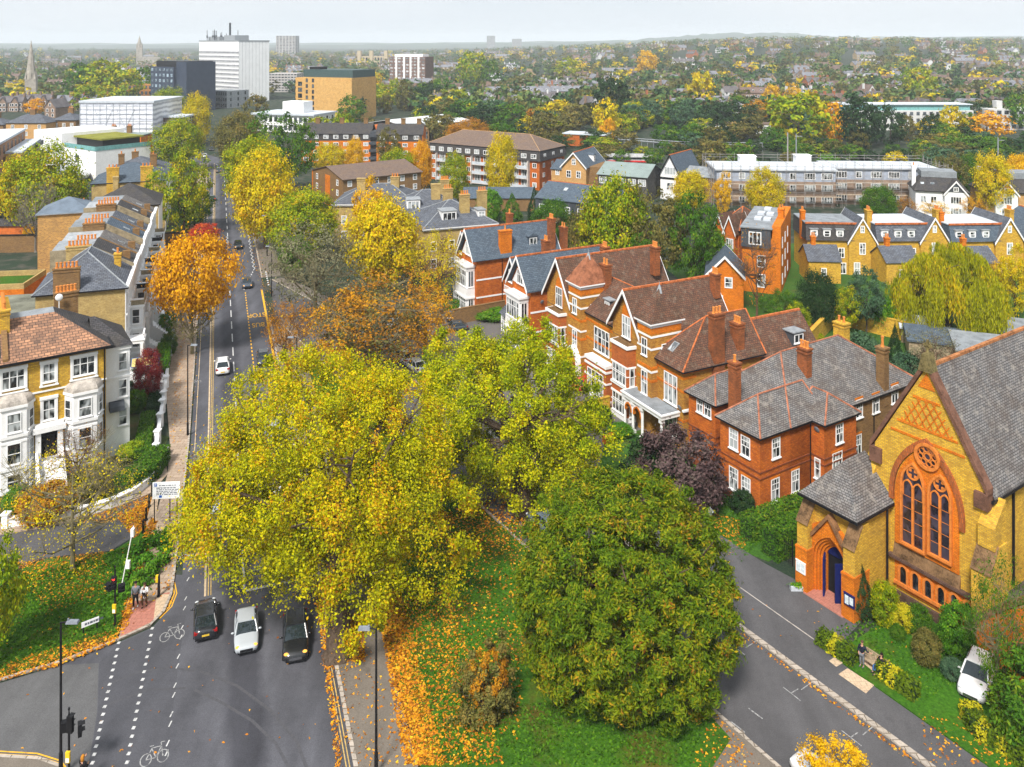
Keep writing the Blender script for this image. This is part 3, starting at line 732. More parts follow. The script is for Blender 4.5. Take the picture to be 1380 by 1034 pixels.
    def rooflight(s, T, slope_dir, pitch, w=.9, h=1.2, parent=None):
        """flat skylight lying on a slope: centre T, slope_dir: downhill direction angle in the local frame"""
        m = MB(); m.box(-w/2,w/2,-h/2,h/2,-.15,.08); g = MB(); g.face([(-w/2+.1,-h/2+.1,.09),(w/2-.1,-h/2+.1,.09),(w/2-.1,h/2-.1,.09),(-w/2+.1,h/2-.1,.09)])
        o = s.part('skylight', m, LED, parent); q = s.part('pane', g, glass('skylight_glass', (.10,.13,.15), (.5,.55,.6)), o)
        o.location = T; o.rotation_euler = Matrix.Rotation(slope_dir+math.pi/2, 3, 'Z').to_4x4().to_euler()
        o.rotation_euler = (Matrix.Rotation(slope_dir+math.pi/2,3,'Z') @ Matrix.Rotation(pitch,3,'X')).to_euler(); return o
    def pipe(s, pts, r=.06, mat=None):
        m = MB(); m.tube(pts, r, 6); return s.part('drainpipe', m, mat or BLK)
def dish(b, x, y, z, ang):
    m = MB(); m.ball((0,0,0), (.32,.09,.32), 10, 6); m.tube([(0,0,0),(0,.25,-.2),(0,.45,-.2)], .03, 5)
    o = b.part('satellite_dish', m, plain('grey_dish', (.16,.17,.19), .5)); o.location = (x,y,z); o.rotation_euler = (R(20),0,ang); return o
def arch(cx, z0, zs, w, n=7, k=1.0):
    """pointed arch outline (x,z) from bottom left over the apex to bottom right; zs: springing, k: radius/width"""
    r = w*k; pts = [(cx-w/2, z0)]
    cl = cx - w/2 + r; cr_ = cx + w/2 - r
    a1 = math.acos((r-w/2)/r)
    for i in range(n+1): t = math.pi - a1*i/n; pts.append((cl + r*math.cos(t), zs + r*math.sin(t)))
    for i in range(n-1,-1,-1): t = a1*i/n; pts.append((cr_ + r*math.cos(t), zs + r*math.sin(t)))
    pts.append((cx+w/2, z0)); return pts
def Fr(deg): return R(deg) - math.pi/2           # frame angle from the facade's inward normal direction (degrees from +x)
# ================================ CHURCH ========================================================
ch = Bd('church', 'golden brick church with a steep slate roof, rose window and orange arched porch', (30.0, 68.7), Fr(34.3), 'church')
WD, ZE, ZA = 8.75, 12.0, 19.6
cx = WD/2; sl = (ZA-ZE)/(WD/2)
ch.gwall(0, WD, 0, 34, 0, ZE, ZA, YB)
o = ch.groof(0, WD, .55, 34, ZE, ZA-.12, SLW, oh=.5, og=0, t=.2, ridge=plain('dull_ridge', (.36,.15,.06), .9, .45, 2))
# stone coping up the gable, kneelers and the cross
m = MB()
for sg in (-1, 1):
    e0 = (cx+sg*(cx+.35), ZE-.45); r0 = (cx, ZA+.12)
    a, b = (e0, r0) if sg < 0 else (r0, e0)
    m.prism_y([a, b, (b[0], b[1]+.55), (a[0], a[1]+.55)], -.22, .6)
    m.box(min(e0[0], e0[0]-sg*1.0), max(e0[0], e0[0]-sg*1.0), -.25, .6, ZE-1.5, ZE-.3)
ch.part('gable_coping', m, plain('brown_coping', (.15,.075,.05), .85, .35, 1.5))
m = MB(); m.prism_y([(cx-.55,ZA-.3),(cx+.55,ZA-.3),(cx+.2,ZA+1.1),(cx-.2,ZA+1.1)], -.3, .65); m.cyl(cx,.15,ZA+1.1,ZA+1.4,.14,.10,8)
m.box(cx-.08,cx+.08,.07,.23,ZA+1.3,ZA+2.15); m.box(cx-.34,cx+.34,.07,.23,ZA+1.6,ZA+1.76); m.strip_y([(cx+.28*math.cos(t*math.pi/8), ZA+1.68+.28*math.sin(t*math.pi/8)) for t in range(17)], [(cx+.19*math.cos(t*math.pi/8), ZA+1.68+.19*math.sin(t*math.pi/8)) for t in range(17)], .09,.21)
ch.part('finial', m, plain('mossy_stone', (.15,.12,.05), .9, .45, 3))
# the great west window
wl, wr = ch.pf(1206, 735)[0]+.05, ch.pf(1293, 770)[0]
wc = (wl+wr)/2; ww = wr-wl; zb = ch.pf(1250, 752)[1]; zs = ch.pf(1202, 660)[1]
print('church window', wl, wr, zb, zs, ch.pf(1247.5, 588))
ap = ch.pf(1247.5, 590)[1]
def fit(w, zs_, top):                       # radius factor so the apex reaches the wanted height
    h = top-zs_; return (h*h + w*w/4)/(w*w)
k0 = max(.5, fit(ww+.9, zs, ap)); outer = arch(wc, zs-.6, zs, ww+.9, 10, k0); mid = arch(wc, zs-.6, zs, ww+.15, 10, k0)
m = MB(); m.strip_y(outer, mid, -.22, .05); ch.part('hood_mould', m, brick('red_arch_brick', (.50,.13,.03), (.30,.08,.02), (.2,.09,.04), .14, .4, .4))
panel = arch(wc, zb, zs, ww, 10, k0)
m = MB(); m.prism_y(panel[::-1], -.10, .05); pan = ch.part('window_surround', m, OB)
g = MB(); t = MB()
for (ua, va, ub, vb, uap, vap) in ((1218,729,1246,741,1232,626), (1255,744,1282,756,1269,642)):
    xa, xb = ch.pf(ua, va)[0], ch.pf(ub, vb)[0]; c_ = (xa+xb)/2; w_ = xb-xa
    z0_ = (ch.pf(ua,va)[1]+ch.pf(ub,vb)[1])/2; zt = ch.pf(uap, vap)[1]; zs_ = zt-w_*1.02
    pts = arch(c_, z0_, zs_, w_, 8, max(.6,fit(w_, zs_, zt)))
    g.prism_y(pts[::-1], -.13, -.105)
    t.strip_y(arch(c_, z0_-.05, zs_, w_+.34, 8, max(.6,fit(w_+.34, zs_, zt+.2))), pts, -.3, -.1)       # frame
    t.box(c_-.09, c_+.09, -.24, -.12, z0_, zs_+.05)                                                      # mullion
    t.box(xa-.17, xb+.17, -.34, -.1, z0_-.2, z0_)
    for sx in (-1, 1):                                                                                   # two cusped lancet heads
        lc = c_+sx*w_*.25; lw = w_*.46
        t.strip_y(arch(lc, zs_-.9, zs_-.15, lw+.05, 6, .75), arch(lc, zs_-.9, zs_-.15, lw-.12, 6, .75), -.22, -.12)
    zc = zs_+w_*.62; 
    t.strip_y([(c_+.52*math.cos(a*math.pi/10), zc+.52*math.sin(a*math.pi/10)) for a in range(21)], [(c_+.40*math.cos(a*math.pi/10), zc+.40*math.sin(a*math.pi/10)) for a in range(21)], -.22, -.12)
    for a in range(4):                                                                                   # quatrefoil cusps
        px_, pz_ = c_+.3*math.cos(R(45+90*a)), zc+.3*math.sin(R(45+90*a)); t.box(px_-.1, px_+.1, -.21, -.12, pz_-.1, pz_+.1)
    hb = MB()
    for q in range(1,5): t.box(xa, xb, -.15, -.128, z0_+(zs_-z0_)*q/5-.015, z0_+(zs_-z0_)*q/5+.015)
rx, rz = ch.pf(1251.5, 615); rr = .82
circ = lambda r_, n=25, x=rx, z=rz: [(x+r_*math.cos(2*math.pi*i/(n-1)), z+r_*math.sin(2*math.pi*i/(n-1))) for i in range(n)]
g.prism_y(circ(rr)[:-1], -.13, -.105)
t.strip_y(circ(rr+.22), circ(rr-.02), -.3, -.1); t.strip_y(circ(.30), circ(.22), -.22, -.12)
for i in range(8):
    a = 2*math.pi*i/8+.2; x_, z_ = rx+.55*math.cos(a), rz+.55*math.sin(a)
    t.strip_y(circ(.24, 13, x_, z_), circ(.17, 13, x_, z_), -.22, -.12)
trc = ch.part('tracery', t, plain('orange_terracotta', (.60,.19,.035), .8, .2, 3), pan); ch.part('stained_glass', g, GLC, pan)
# sloping sill, string course, the blind arcade below
m = MB(); x0_, x1_ = wl-.1, wr+.1; m.hexa([(x0_,-.35,zb-1.25),(x1_,-.35,zb-1.25),(x1_,.02,zb-1.25),(x0_,.02,zb-1.25)],[(x0_,-.3,zb-1.2),(x1_,-.3,zb-1.2),(x1_,.02,zb+.02),(x0_,.02,zb+.02)])
ch.part('sloping_sill', m, plain('sooty_sill', (.17,.10,.05), .9, .5, 1.2))
zst = (ch.pf(1188,740)[1]+ch.pf(1306,795)[1])/2
m = MB(); m.box(-.1, WD+.3, -.42, .02, zst-.2, zst); m.box(-.1, WD+.3, -.2, .02, 0, .9); ch.part('string_course', m, plain('dark_stone_course', (.10,.06,.045), .9, .3, 2))
za, zc_ = ch.pf(1221,771)[1], ch.pf(1221,795)[1]
m = MB(); g = MB(); t = MB(); xa = ch.pf(1207,790)[0]; xb = min(WD-.2, xa+6.9)
m.box(xa, xb, -.12, .02, 1.2, zst-.22); ar = ch.part('arcade_panel', m, OB)
for i in range(6):
    c_ = xa+.75+i*1.02; w_ = .52; z0_ = 1.75; pts = arch(c_, z0_, z0_+1.0, w_, 6, .7)
    g.prism_y(pts[::-1], -.14, -.125); t.strip_y(arch(c_, z0_, z0_+1.0, w_+.34, 6, .7), pts, -.24, -.12)
t.box(xa, xb, -.3, -.1, 1.5, 1.75); ch.part('arcade_moulding', t, MATS['orange_terracotta'], ar); ch.part('arcade_glass', g, GLD, ar)
# diaper lattice in the gable
m = MB(); zl0, zl1 = ch.pf(1232,570)[1]-.2, ZA-2.6
def inside(x, z): return abs(x-cx) < (ZA-.9-z)/sl
for i in range(-7, 8):
    for dr in (-1, 1):
        p = None; seg = []
        for q in range(25):
            z_ = zl0+(zl1-zl0)*q/24; x_ = cx+i*.62+dr*(z_-zl0)*.62
            if inside(x_, z_): seg.append((x_, z_))
        if len(seg) > 2:
            (xa_, za_), (xb_, zb_) = seg[0], seg[-1]; m.prism_y([(xa_-.06,za_),(xa_+.06,za_),(xb_+.06,zb_),(xb_-.06,zb_)], -.05, .02)
for z_ in (zl0, zl1, zl0-.9): 
    hw_ = (ZA-.7-z_)/sl; m.box(cx-hw_, cx+hw_, -.055, .02, z_-.1, z_+.08)
m.prism_y([(cx-(ZA-.5-zl1-.9)/sl, zl1+.9),(cx+(ZA-.5-zl1-.9)/sl, zl1+.9),(cx,ZA-.5)], -.045, .02)
ch.part('diaper_brickwork', m, OB)
# buttresses
for (bx0, bx1) in ((-1.0, .25), (WD-.3, WD+1.1)):
    m = MB(); m.box(bx0, bx1, -1.3, 1.2, 0, 6.5); m.prism_x([(-1.3,6.5),(1.2,6.5),(1.2,8.2),(-.2,8.2)], bx0, bx1); m.box(bx0+.1, bx1-.1, -.55, 1.1, 8.0, ZE-2.4)
    m.prism_x([(-.55,ZE-2.4),(1.1,ZE-2.4),(1.1,ZE-.7)], bx0+.1, bx1-.1); ch.part('buttress', m, YB)
for xa_, xb_ in ((WD-.34, WD+1.14), (-1.04, .29)): m = MB(); m.prism_x([(-1.36,6.5),(-.2,8.2),(-.2,8.32),(-1.42,6.55)], xa_, xb_); ch.part('weathering', m, MATS['sooty_sill'])
# porch tower on the street side
px0, px1, py0, zp = -3.3, 1.35, -4.75, 7.6
m = MB(); m.box(px0, px1, py0+1.2, .5, 0, zp); pw = ch.part('porch_wall', m, YB)
o = ch.hroof(px0, px1, py0, .6, zp+.2, zp+3.3, SLW, oh=.35, axis='y', ra=-2.4, rb=.1, name='porch_roof')
# arched portal front with stepped orders
ac = (px0+px1)/2; aw = 3.3
m = MB(); full = [(px0, 0), (px1, 0), (px1, zp), (px0, zp)]
def portal(mm, w_, zs_, y0, y1, ww_=.30, k=.8): mm.strip_y(arch(ac, 0, zs_, w_+2*ww_, 9, k), arch(ac, 0, zs_, w_, 9, k), y0, y1)
for i in range(5): portal(m, aw-.2-i*.34, 2.9, py0+.02+i*.2, py0+1.25, .19)
pt = ch.part('portal', m, OB)
# front wall round the arch: two jambs and a spandrel with a gabled top
m = MB(); a_ = arch(ac, 0, 2.9, aw+.1, 9, .8)
top = [(px0+.2, z) for _, z in a_]; 
outl = [(px0+.25 if x < ac-1e-6 else px1-.25, z) for x, z in a_]; n_ = len(a_)
m.strip_y(outl[:n_//2+1][:-1]+[(ac, 6.6)], a_[:n_//2+1], py0, py0+1.2); m.strip_y([(ac, 6.6)]+outl[n_//2+1:], a_[n_//2:], py0, py0+1.2)
ch.part('porch_front', m, OB)
m = MB(); m.box(px0+.25, px1-.25, py0+.35, py0+1.2, 5.4, zp); ch.part('porch_wall', m, YB)
m = MB()
for sg in (-1, 1):
    a, b = ((ac-2.1, 3.9), (ac, 6.75)) if sg < 0 else ((ac, 6.75), (ac+2.1, 3.9)); m.prism_y([a, b, (b[0], b[1]+.42), (a[0], a[1]+.42)], py0-.25, py0+.5)
ch.part('porch_gable_coping', m, plain('stained_coping', (.22,.11,.05), .9, .45, 1.0))
for bx in (px0-.35, px1-.75):
    m = MB(); m.box(bx, bx+1.1, py0-.75, py0+1.3, 0, 3.6); m.box(bx-.02, bx+1.12, py0-.8, py0+1.3, 3.45, 3.62)
    ch.part('buttress', m, OB)
    m = MB(); m.box(bx+.05, bx+1.05, py0-.6, py0+1.3, 3.6, 5.6); m.prism_x([(py0-.6,5.6),(py0+1.3,5.6),(py0+1.3,7.2),(py0+.5,7.2)], bx+.05, bx+1.05); ch.part('buttress', m, YB)
    m = MB(); m.prism_x([(py0-.68,5.58),(py0+.45,7.22),(py0+.45,7.34),(py0-.74,5.62)], bx, bx+1.1); ch.part('weathering', m, MATS['sooty_sill'])
# blue doors, one leaf standing open; a black sheet paints the shade inside
m = MB(); m.box(ac-1.3, ac+1.3, py0+1.1, py0+1.18, 0, 5.2); ch.part('porch_shade_sheet', m, plain('interior_shade_black', (.01,.01,.012), .9))
m = MB(); m.box(0,.95,-.06,.06,.05,3.3)
for q in range(1,6): m.box(q*.16-.01,q*.16+.01,-.075,.075,.1,3.25)
for z_ in (.7,2.6): m.box(.04,.85,-.085,.085,z_,z_+.1)
d = ch.part('door', m, BLU); d.location = (ac-1.0, py0+.85, 0); d.rotation_euler = (0,0,R(-62))
m = MB(); m.box(-.95,0,-.06,.06,.05,3.3)
for q in range(1,6): m.box(-q*.16-.01,-q*.16+.01,-.075,.075,.1,3.25)
d = ch.part('door', m, BLU); d.location = (ac+1.0, py0+.85, 0); d.rotation_euler = (0,0,R(55))
m = MB(); a_ = arch(ac, 3.3, 3.3, 2.0, 8, .8); m.prism_y(a_[::-1], py0+.95, py0+1.09); ch.part('fanlight_panel', m, BLU)
m = MB(); m.box(ac-1.8, ac+1.8, py0-.9, py0+1.1, 0, .17); ch.part('porch_step', m, PAVR)
ch.pipe([(px1+.35,-1.0,.1),(px1+.35,-1.0,zp)], .09); ch.pipe([(WD+.12,4.2,3.5),(WD+.12,4.2,ZE-.5)], .1)
m = MB(); m.box(-.6,.6,WD,WD,0,0) if False else m.box(WD+.35, WD+.55, .3, 34, ZE-1.05, ZE-.85); ch.part('gutter', m, BLK)
m = MB(); m.box(px0-.42, px1+.42, py0-.42, py0-.3, zp-.02, zp+.16); m.box(px1+.3, px1+.42, py0-.3, 0, zp-.02, zp+.16); ch.part('gutter', m, BLK)
# south aisle with its own gable and slate roof
ax0, ax1, ay0 = WD+.35, WD+7.4, -1.9
m = MB(); m.prism_y([(ax0,0),(ax1,0),(ax1,3.2),((ax0+ax1)/2,6.45),(ax0,3.2)], ay0, 34); ch.part('aisle_wall', m, OB)
ch.groof(ax0, ax1, ay0+.4, 34, 3.2, 6.5, SLW, oh=.3, og=0, t=.18, ridge=RDG, name='aisle_roof')
m = MB()
for sg in (-1,1):
    c2 = (ax0+ax1)/2; e0 = (c2+sg*3.75, 2.95); r0 = (c2, 6.62); a, b = (e0, r0) if sg < 0 else (r0, e0)
    m.prism_y([a, b, (b[0], b[1]+.45), (a[0], a[1]+.45)], ay0-.2, ay0+.45)
ch.part('aisle_coping', m, MATS['stained_coping'])
m = MB(); g = MB(); c2 = (ax0+ax1)/2-.2; m.strip_y(arch(c2, 1.2, 2.6, 1.9, 8, .8), arch(c2, 1.2, 2.6, 1.3, 8, .8), ay0-.1, ay0+.05); g.prism_y(arch(c2, 1.2, 2.6, 1.3, 8, .8)[::-1], ay0-.03, ay0-.01)
q = ch.part('aisle_window', m, MATS['orange_terracotta']); ch.part('pane', g, GLD, q)
# notice boards (the paper notices are unreadable: plain sheets)
def board(name, lab, x, y, z, rz, col):
    m = MB(); m.box(-.62,.62,-.05,.05,-.55,.55); m.box(-.66,.66,-.08,.05,.55,.63)
    t = empty(name, tuple(ch.W(x,y))+(z,), ch.a+rz, lab, 'notice board'); t.scale = (.72,1,.8); m.build('frame', col, t)
    m = MB(); m.box(-.5,-.04,-.065,-.05,-.42,.42); m.box(.06,.5,-.065,-.05,-.3,.42); m.build('notice', plain('notice_paper', (.6,.68,.72), .6, .2, 4), t)
board('notice_board', 'pale framed notice board on the orange brick beside the church door', px0+.2, py0-.78, 2.0, 0, WH)
board('notice_board', 'blue framed notice board on the porch buttress behind the tall green shrub', px1+.0, py0-.82, 1.75, 0, BLU)
# ================================ VICARAGE ======================================================
vb = Bd('brick_house', 'red brick hip roofed house with tall chimneys beside the church', (23.6, 79.1), Fr(32))
RDW = plain('worn_terracotta_ridge', (.36,.14,.08), .9, .45, 2)
ZEV = 7.5
vb.walls(-5.1, 0, 0, 8.2, 0, ZEV, RB); vb.walls(-10.3, 0.0, 4.3, 25, 0, ZEV, RB); vb.walls(-11.2, -7.3, 1.6, 6, 0, ZEV, RB); vb.walls(0, 1.55, 7.4, 12.4, 0, ZEV, RB)
vb.walls(.0, .12, 13, 25, 0, ZEV-.1, BB)
vb.hroof(-10.3, 0, 4.3, 25, ZEV, 12.2, SLW, oh=.4, ridge=RDW, axis='y', ra=9.0, rb=18.5)
vb.hroof(-5.1, 0, 0, 9, ZEV+.02, 10.05, SLW, oh=.38, ridge=RDW, axis='y', rb=9.2)
vb.hroof(-11.2, -7.3, 1.6, 7, ZEV+.03, 9.6, SLW, oh=.36, ridge=RDW, axis='y', rb=7.3)
vb.hroof(-1.5, 1.55, 7.4, 12.4, ZEV+.04, 9.5, SLW, oh=.34, ridge=RDW, axis='x', ra=-1.8)
m = MB()
for (x0,x1,y0,y1) in ((-5.16,.06,-.06,8.3),(-.06,1.62,7.34,12.46),(-11.26,-7.24,1.54,4.2)):
    for z0, z1 in ((3.35,3.5),(3.95,4.1),(.0,.75)): m.box(x0,x1,y0,y1,z0,z1)
vb.part('string_course', m, brick('dark_red_brick', (.34,.075,.018), (.22,.05,.015), (.14,.06,.03), .34, .13, .5))
for (u, v) in ((1044.5, 600), ):
    pass
def wv(face, u, v, plane, w=1.15, h=1.95, st='grid lin'):
    p, z = (vb.pf if face == 'F' else vb.ps)(u, v, plane); vb.win(face, p, plane, z, w, h, st)
wv('R', 1045.5, 617, 0); wv('R', 1044.5, 675, 0, 1.15, 2.2); wv('R', 1071.5, 663, 0, 1.15, 2.2)
wv('F', 1005, 615, 0); wv('F', 989, 605, 0); wv('F', 1005.5, 673, 0, 1.15, 2.2); wv('F', 989, 660, 0, 1.15, 2.2)
wv('R', 1131, 597, 1.55); wv('R', 1128, 636, 1.55, 1.5, 2.0, 'tri lin'); wv('F', 1102, 645, 7.4, .7, 2.0, 'one')
wv('R', 1157.5, 563, .12); wv('R', 1180, 556, .12); wv('R', 1205.5, 543, .12); wv('R', 1156, 614, .12, 1.1, 2.2)
wv('F', 954, 562, 1.6, 1.0, 1.7); wv('F', 943.5, 556, 1.6, .9, 1.7)
vb.chim(-5.6, 2.6, 6, 12.3, 1.0, .8, CHB, 1); vb.chim(-3.2, 10.4, 8, 13.0, 1.25, .8, CHB, 3); vb.chim(-.3, 19.5, 6, 12.2, 1.0, .8, BB, 1, ph=1.6)
vb.chim(-9.6, 25.2, 0, 11.2, 1.5, 1.1, YB, 2)
vb.pipe([(.1,7.2,.1),(.1,7.2,ZEV-.2)]); vb.pipe([(.2,17.3,.1),(.2,17.3,ZEV-.2)]); dish(vb, .75, 7.3, 6.7, 0)
# ================================ VICTORIAN ROW =================================================
def vp(t, r): return (.888*t+.46*r, .46*t-.888*r)      # street frame of the row: t depth, r rightwards
VA = Fr(27.4); T0 = 57.5
BND = WH
BRD = brick('bay_orange_brick', (.60,.15,.025), (.44,.10,.02), (.3,.12,.05), .34, .13, .35)
def vic(label, rL, bayw, gz, ge, twx, twz, tap, xR, ze, zr, deep, chim=True, porch='long'):
    b = Bd('gabled_house', label, vp(T0, rL), VA, group='gabled brick houses in a row facing the green')
    gw = bayw; xc = gw/2
    # gabled bay block
    b.gwall(0, gw, .9, deep, 0, ge, gz, VB); b.groof(0, gw, .9, deep, ge, gz, CT, oh=.35, og=.7, ridge=RDG, barge=WH)
    m = MB(); m.prism_y(arch(xc, ge-1.2, ge+1.6, 1.75, 7, .6)[::-1], .8, .92); b.part('gable_panel', m, OB)
    b.win('F', xc, .8, ge-1.4, 1.7, 2.6, 'tri')
    # canted bay, two storeys and a balcony
    bx0, bx1 = xc-1.75, xc+1.75
    poly = [(bx0,.95),(bx0+.15,-.25),(bx1-.15,-.25),(bx1,.95)]
    m = MB(); m.prism_z(poly, 0, ge-1.9); by = b.part('bay', m, BRD)
    m = MB()
    for z0, z1, e in ((0,.6,.1),(2.9,3.15,.08),(3.9,4.15,.12),(6.4,6.6,.08),(ge-2.2,ge-1.85,.16),(1.9,2.0,.05),(5.4,5.5,.05)):
        m.prism_z([(bx0-e,.95),(bx0+.15-e,-.25-e),(bx1-.15+e,-.25-e),(bx1+e,.95)], z0, z1)
    b.part('bay_bands', m, BND, by)
    for z0, hh in ((.75,2.3),(4.3,2.2)): b.win('F', xc, -.26, z0, 2.7, hh, 'quad')
    for z0, hh in ((.75,2.3),(4.3,2.2)):
        for sx, fc, xx in ((1,'R',bx1-.02),): b.win(fc, .35, xx, z0, .7, hh, 'one')
    m = MB(); m.tube([(bx0+.1,-.2,ge-1.0),(bx1-.1,-.2,ge-1.0)], .03, 5)
    for q in range(13): x_ = bx0+.1+(bx1-bx0-.2)*q/12; m.tube([(x_,-.2,ge-1.9),(x_,-.2,ge-1.0)], .015, 4)
    b.part('balcony_rail', m, BLK); m = MB(); m.prism_z([(bx0+.1,.9),(bx0+.2,-.2),(bx1-.2,-.2),(bx1-.1,.9)], ge-1.86, ge-1.82); b.part('balcony_floor', m, BB)
    # tower with a pyramid roof
    tx0 = gw-.15; tx1 = tx0+twx
    b.walls(tx0, tx1, .35, 4.6, 0, twz, VB, 'tower_wall')
    for z in (twz-.35, twz-1.5, twz-2.9, 7.3, 4.0): m = MB(); m.box(tx0-.05, tx1+.06, .29, 4.66, z-.12, z+.1); b.part('tower_band', m, BND)
    m = MB(); m.box(tx0-.02, tx1+.03, .32, 4.63, twz-1.2, twz-.5); b.part('tower_frieze', m, OB)
    b.hroof(tx0, tx1, .35, 4.6, twz+.1, tap, plain('red_clay_roof', (.27,.105,.055), .9, .4, 1.3) if porch == 'short' else CT, oh=.35, axis='y', ra=2.5, rb=2.5, fascia=WH, ridge=None)
    m = MB(); m.cyl((tx0+tx1)/2, 2.5, tap-.8, tap+.1, .5, .12, 4); m.cyl((tx0+tx1)/2, 2.5, tap, tap+.5, .05, .03, 6); b.part('roof_finial', m, LED)
    b.win('F', (tx0+tx1)/2, .35, twz-3.9, 1.05, 2.0, 'sash'); b.win('F', (tx0+tx1)/2, .35, 4.4, 1.15, 2.7, 'sash'); b.win('R', 2.4, tx1, twz-3.0, 1.2, .5, 'pair')
    # main range to the right
    b.walls(tx1-.3, xR, 1.2, deep-1, 0, ze, VB)
    m = MB()
    for z in (3.4, 6.6, ze-.9): m.box(tx1-.28, xR+.03, 1.15, 3, z-.14, z+.14); m.box(tx0-.03, tx1+.04, .31, 4.64, z-.5, z-.2)
    b.part('brick_band', m, OB); return b, tx0, tx1, xc
# nearest of the row
b, tx0, tx1, xc = vic('gabled house with dark hipped roof and long white balcony porch behind the purple shrubs', -85.6, 6.1, 15.2, 10.9, 2.6, 12.8, 16.6, 13.2, 9.0, 13.4, 13.5)
h3 = b
b.hroof(tx1-.5, 13.2, 1.2, 12.5, 9.0, 13.4, CT, oh=.45, ridge=RDG, axis='y', ra=6.5, rb=12.6)
b.gwall(6.6, 12.2, 12.5, 22.5, 0, 8.2, 11.4, BB); b.groof(6.6, 12.2, 12.8, 22.5, 8.2, 11.4, CT, oh=.3, ridge=RDG, og=.2)
b.dormer('R', 19.5, 12.3, 8.7, 1.7, 1.3, 1.8, LED, DGR, 'pair'); b.win('R', 16.2, 12.2, 5.9, 2.4, 1.5, 'quad')
b.win('F', 11.0, 1.2, 4.6, 2.3, 3.3, 'tri'); m = MB(); m.box(9.7,12.3,.9,1.2,4.2,4.3); b.part('balcony_floor', m, BLK)
m = MB(); m.box(tx1-.3,13.35,1.1,12.6,8.55,8.75); b.part('eaves_course', m, OB)
b.rooflight((9.9, 2.5, 10.35), R(-90), math.atan2(4.4,5.8), .9, 1.3)
b.chim(13.1, 6.0, 5, 14.6, 1.0, 1.5, CHB, 3, along='y'); b.chim(12.5, 9.6, 4, 12.8, 1.2, 1.1, CHB, 3); b.chim(4.5, 13.3, 13, 16.0, 1.1, .8, CHB, 3); 
m = MB(); m.box(5.0, 12.6, -1.3, 1.25, 3.75, 4.15); m.box(4.9,12.7,-1.42,1.3,4.15,4.3); pc = b.part('porch', m, WH)
m = MB(); m.box(5.2,12.4,-1.15,1.1,4.3,4.36); b.part('porch_roof', m, FLT, pc)
for x_ in (5.3, 6.9, 8.7, 12.2):
    m = MB(); m.cyl(x_, -1.0, .4, 3.3, .17, .15, 10); m.box(x_-.26,x_+.26,-1.26,-.74,0,.4); m.box(x_-.24,x_+.24,-1.24,-.76,3.3,3.75); b.part('column', m, WH, pc)
for x0,x1 in ((5.45,6.75),(7.05,8.55)):
    m = MB(); c_ = (x0+x1)/2; w_ = x1-x0; a_ = arch(c_, 2.3, 2.5, w_, 7, .6); m.strip_y([(x0-.12 if x < c_ else x1+.12, 3.76) if 0 < i < len(a_)-1 else (x, z) for i,(x,z) in enumerate(a_)], a_, -1.1, -.85, ); b.part('arch', m, WH, pc)
    m = MB(); m.strip_y(arch(c_, 2.3, 2.5, w_+.05, 7, .6), arch(c_, 2.3, 2.5, w_-.3, 7, .6), -1.16, -.8); b.part('arch', m, OB, pc)
b.win('F', 11.0, 1.2, .9, 2.2, 2.6, 'tri')
m = MB(); m.box(6.0,7.1,1.12,1.2,.2,2.6); b.part('door', m, plain('dark_red_door', (.14,.02,.015), .5))
dish(b, 12.9, .9, 4.9, 0); m = MB(); m.box(13.2,13.5,1.0,8,4.5,4.7); b.part('string_course', m, BND)
b.win('R', 14.5, 12.2, 3.0, 1.2, 1.8, 'sash')
# second house
b, tx0, tx1, xc = vic('gabled house with red pyramid turret roof, white banding and red car on its forecourt', -101.9, 6.9, 15.3, 10.2, 3.0, 13.2, 17.0, 16.6, 9.9, 13.8, 16.5, porch='short')
b.hroof(tx1-.4, 16.4, 1.2, 10.0, 9.9, 13.6, CT, oh=.3, ridge=RDG, axis='x', ra=tx1-1, rb=17)
b.walls(11.3, 16.0, .1, 1.2, 0, 4.6, BRD, 'bay'); m = MB()
for z0,z1 in ((0,.5),(2.6,2.8),(4.0,4.25),(4.6,5.0)): m.box(11.2,16.1,-.02,1.2,z0,z1)
b.part('bay_bands', m, BND); b.win('F', 13.6, .1, .7, 3.6, 2.9, 'quad'); b.win('F', 13.4, 1.2, 5.6, 3.4, 3.0, 'quad'); b.dormer('F', 12.4, 2.7, 10.7, 1.3, 1.15, 1.6, LED, DGR, 'pair')
b.chim(tx1-.3, 4.4, 10, 15.6, 1.4, 1.0, CHB, 2); m = MB(); m.box(13.0, 17.0, 7, 10.5, 11.4, 13.2); b.part('flat_dormer', m, FLW)
m = MB(); a_ = arch(tx0+1.5, 0, 3.0, 2.4, 8, .8); m.strip_y(arch(tx0+1.5,0,3.0,3.0,8,.8), a_, -.3, .5); q = b.part('porch_arch', m, WH); m = MB(); m.strip_y(a_, arch(tx0+1.5,0,3.0,1.8,8,.8), -.2, .5); b.part('inner_arch', m, OB, q)
m = MB(); m.box(tx0+.9,tx0+2.1,.3,.36,0,2.6); b.part('door', m, MATS['dark_red_door']); b.chim(6.2, 15.0, 12, 16.0, 1.2, .9, CHB, 3)
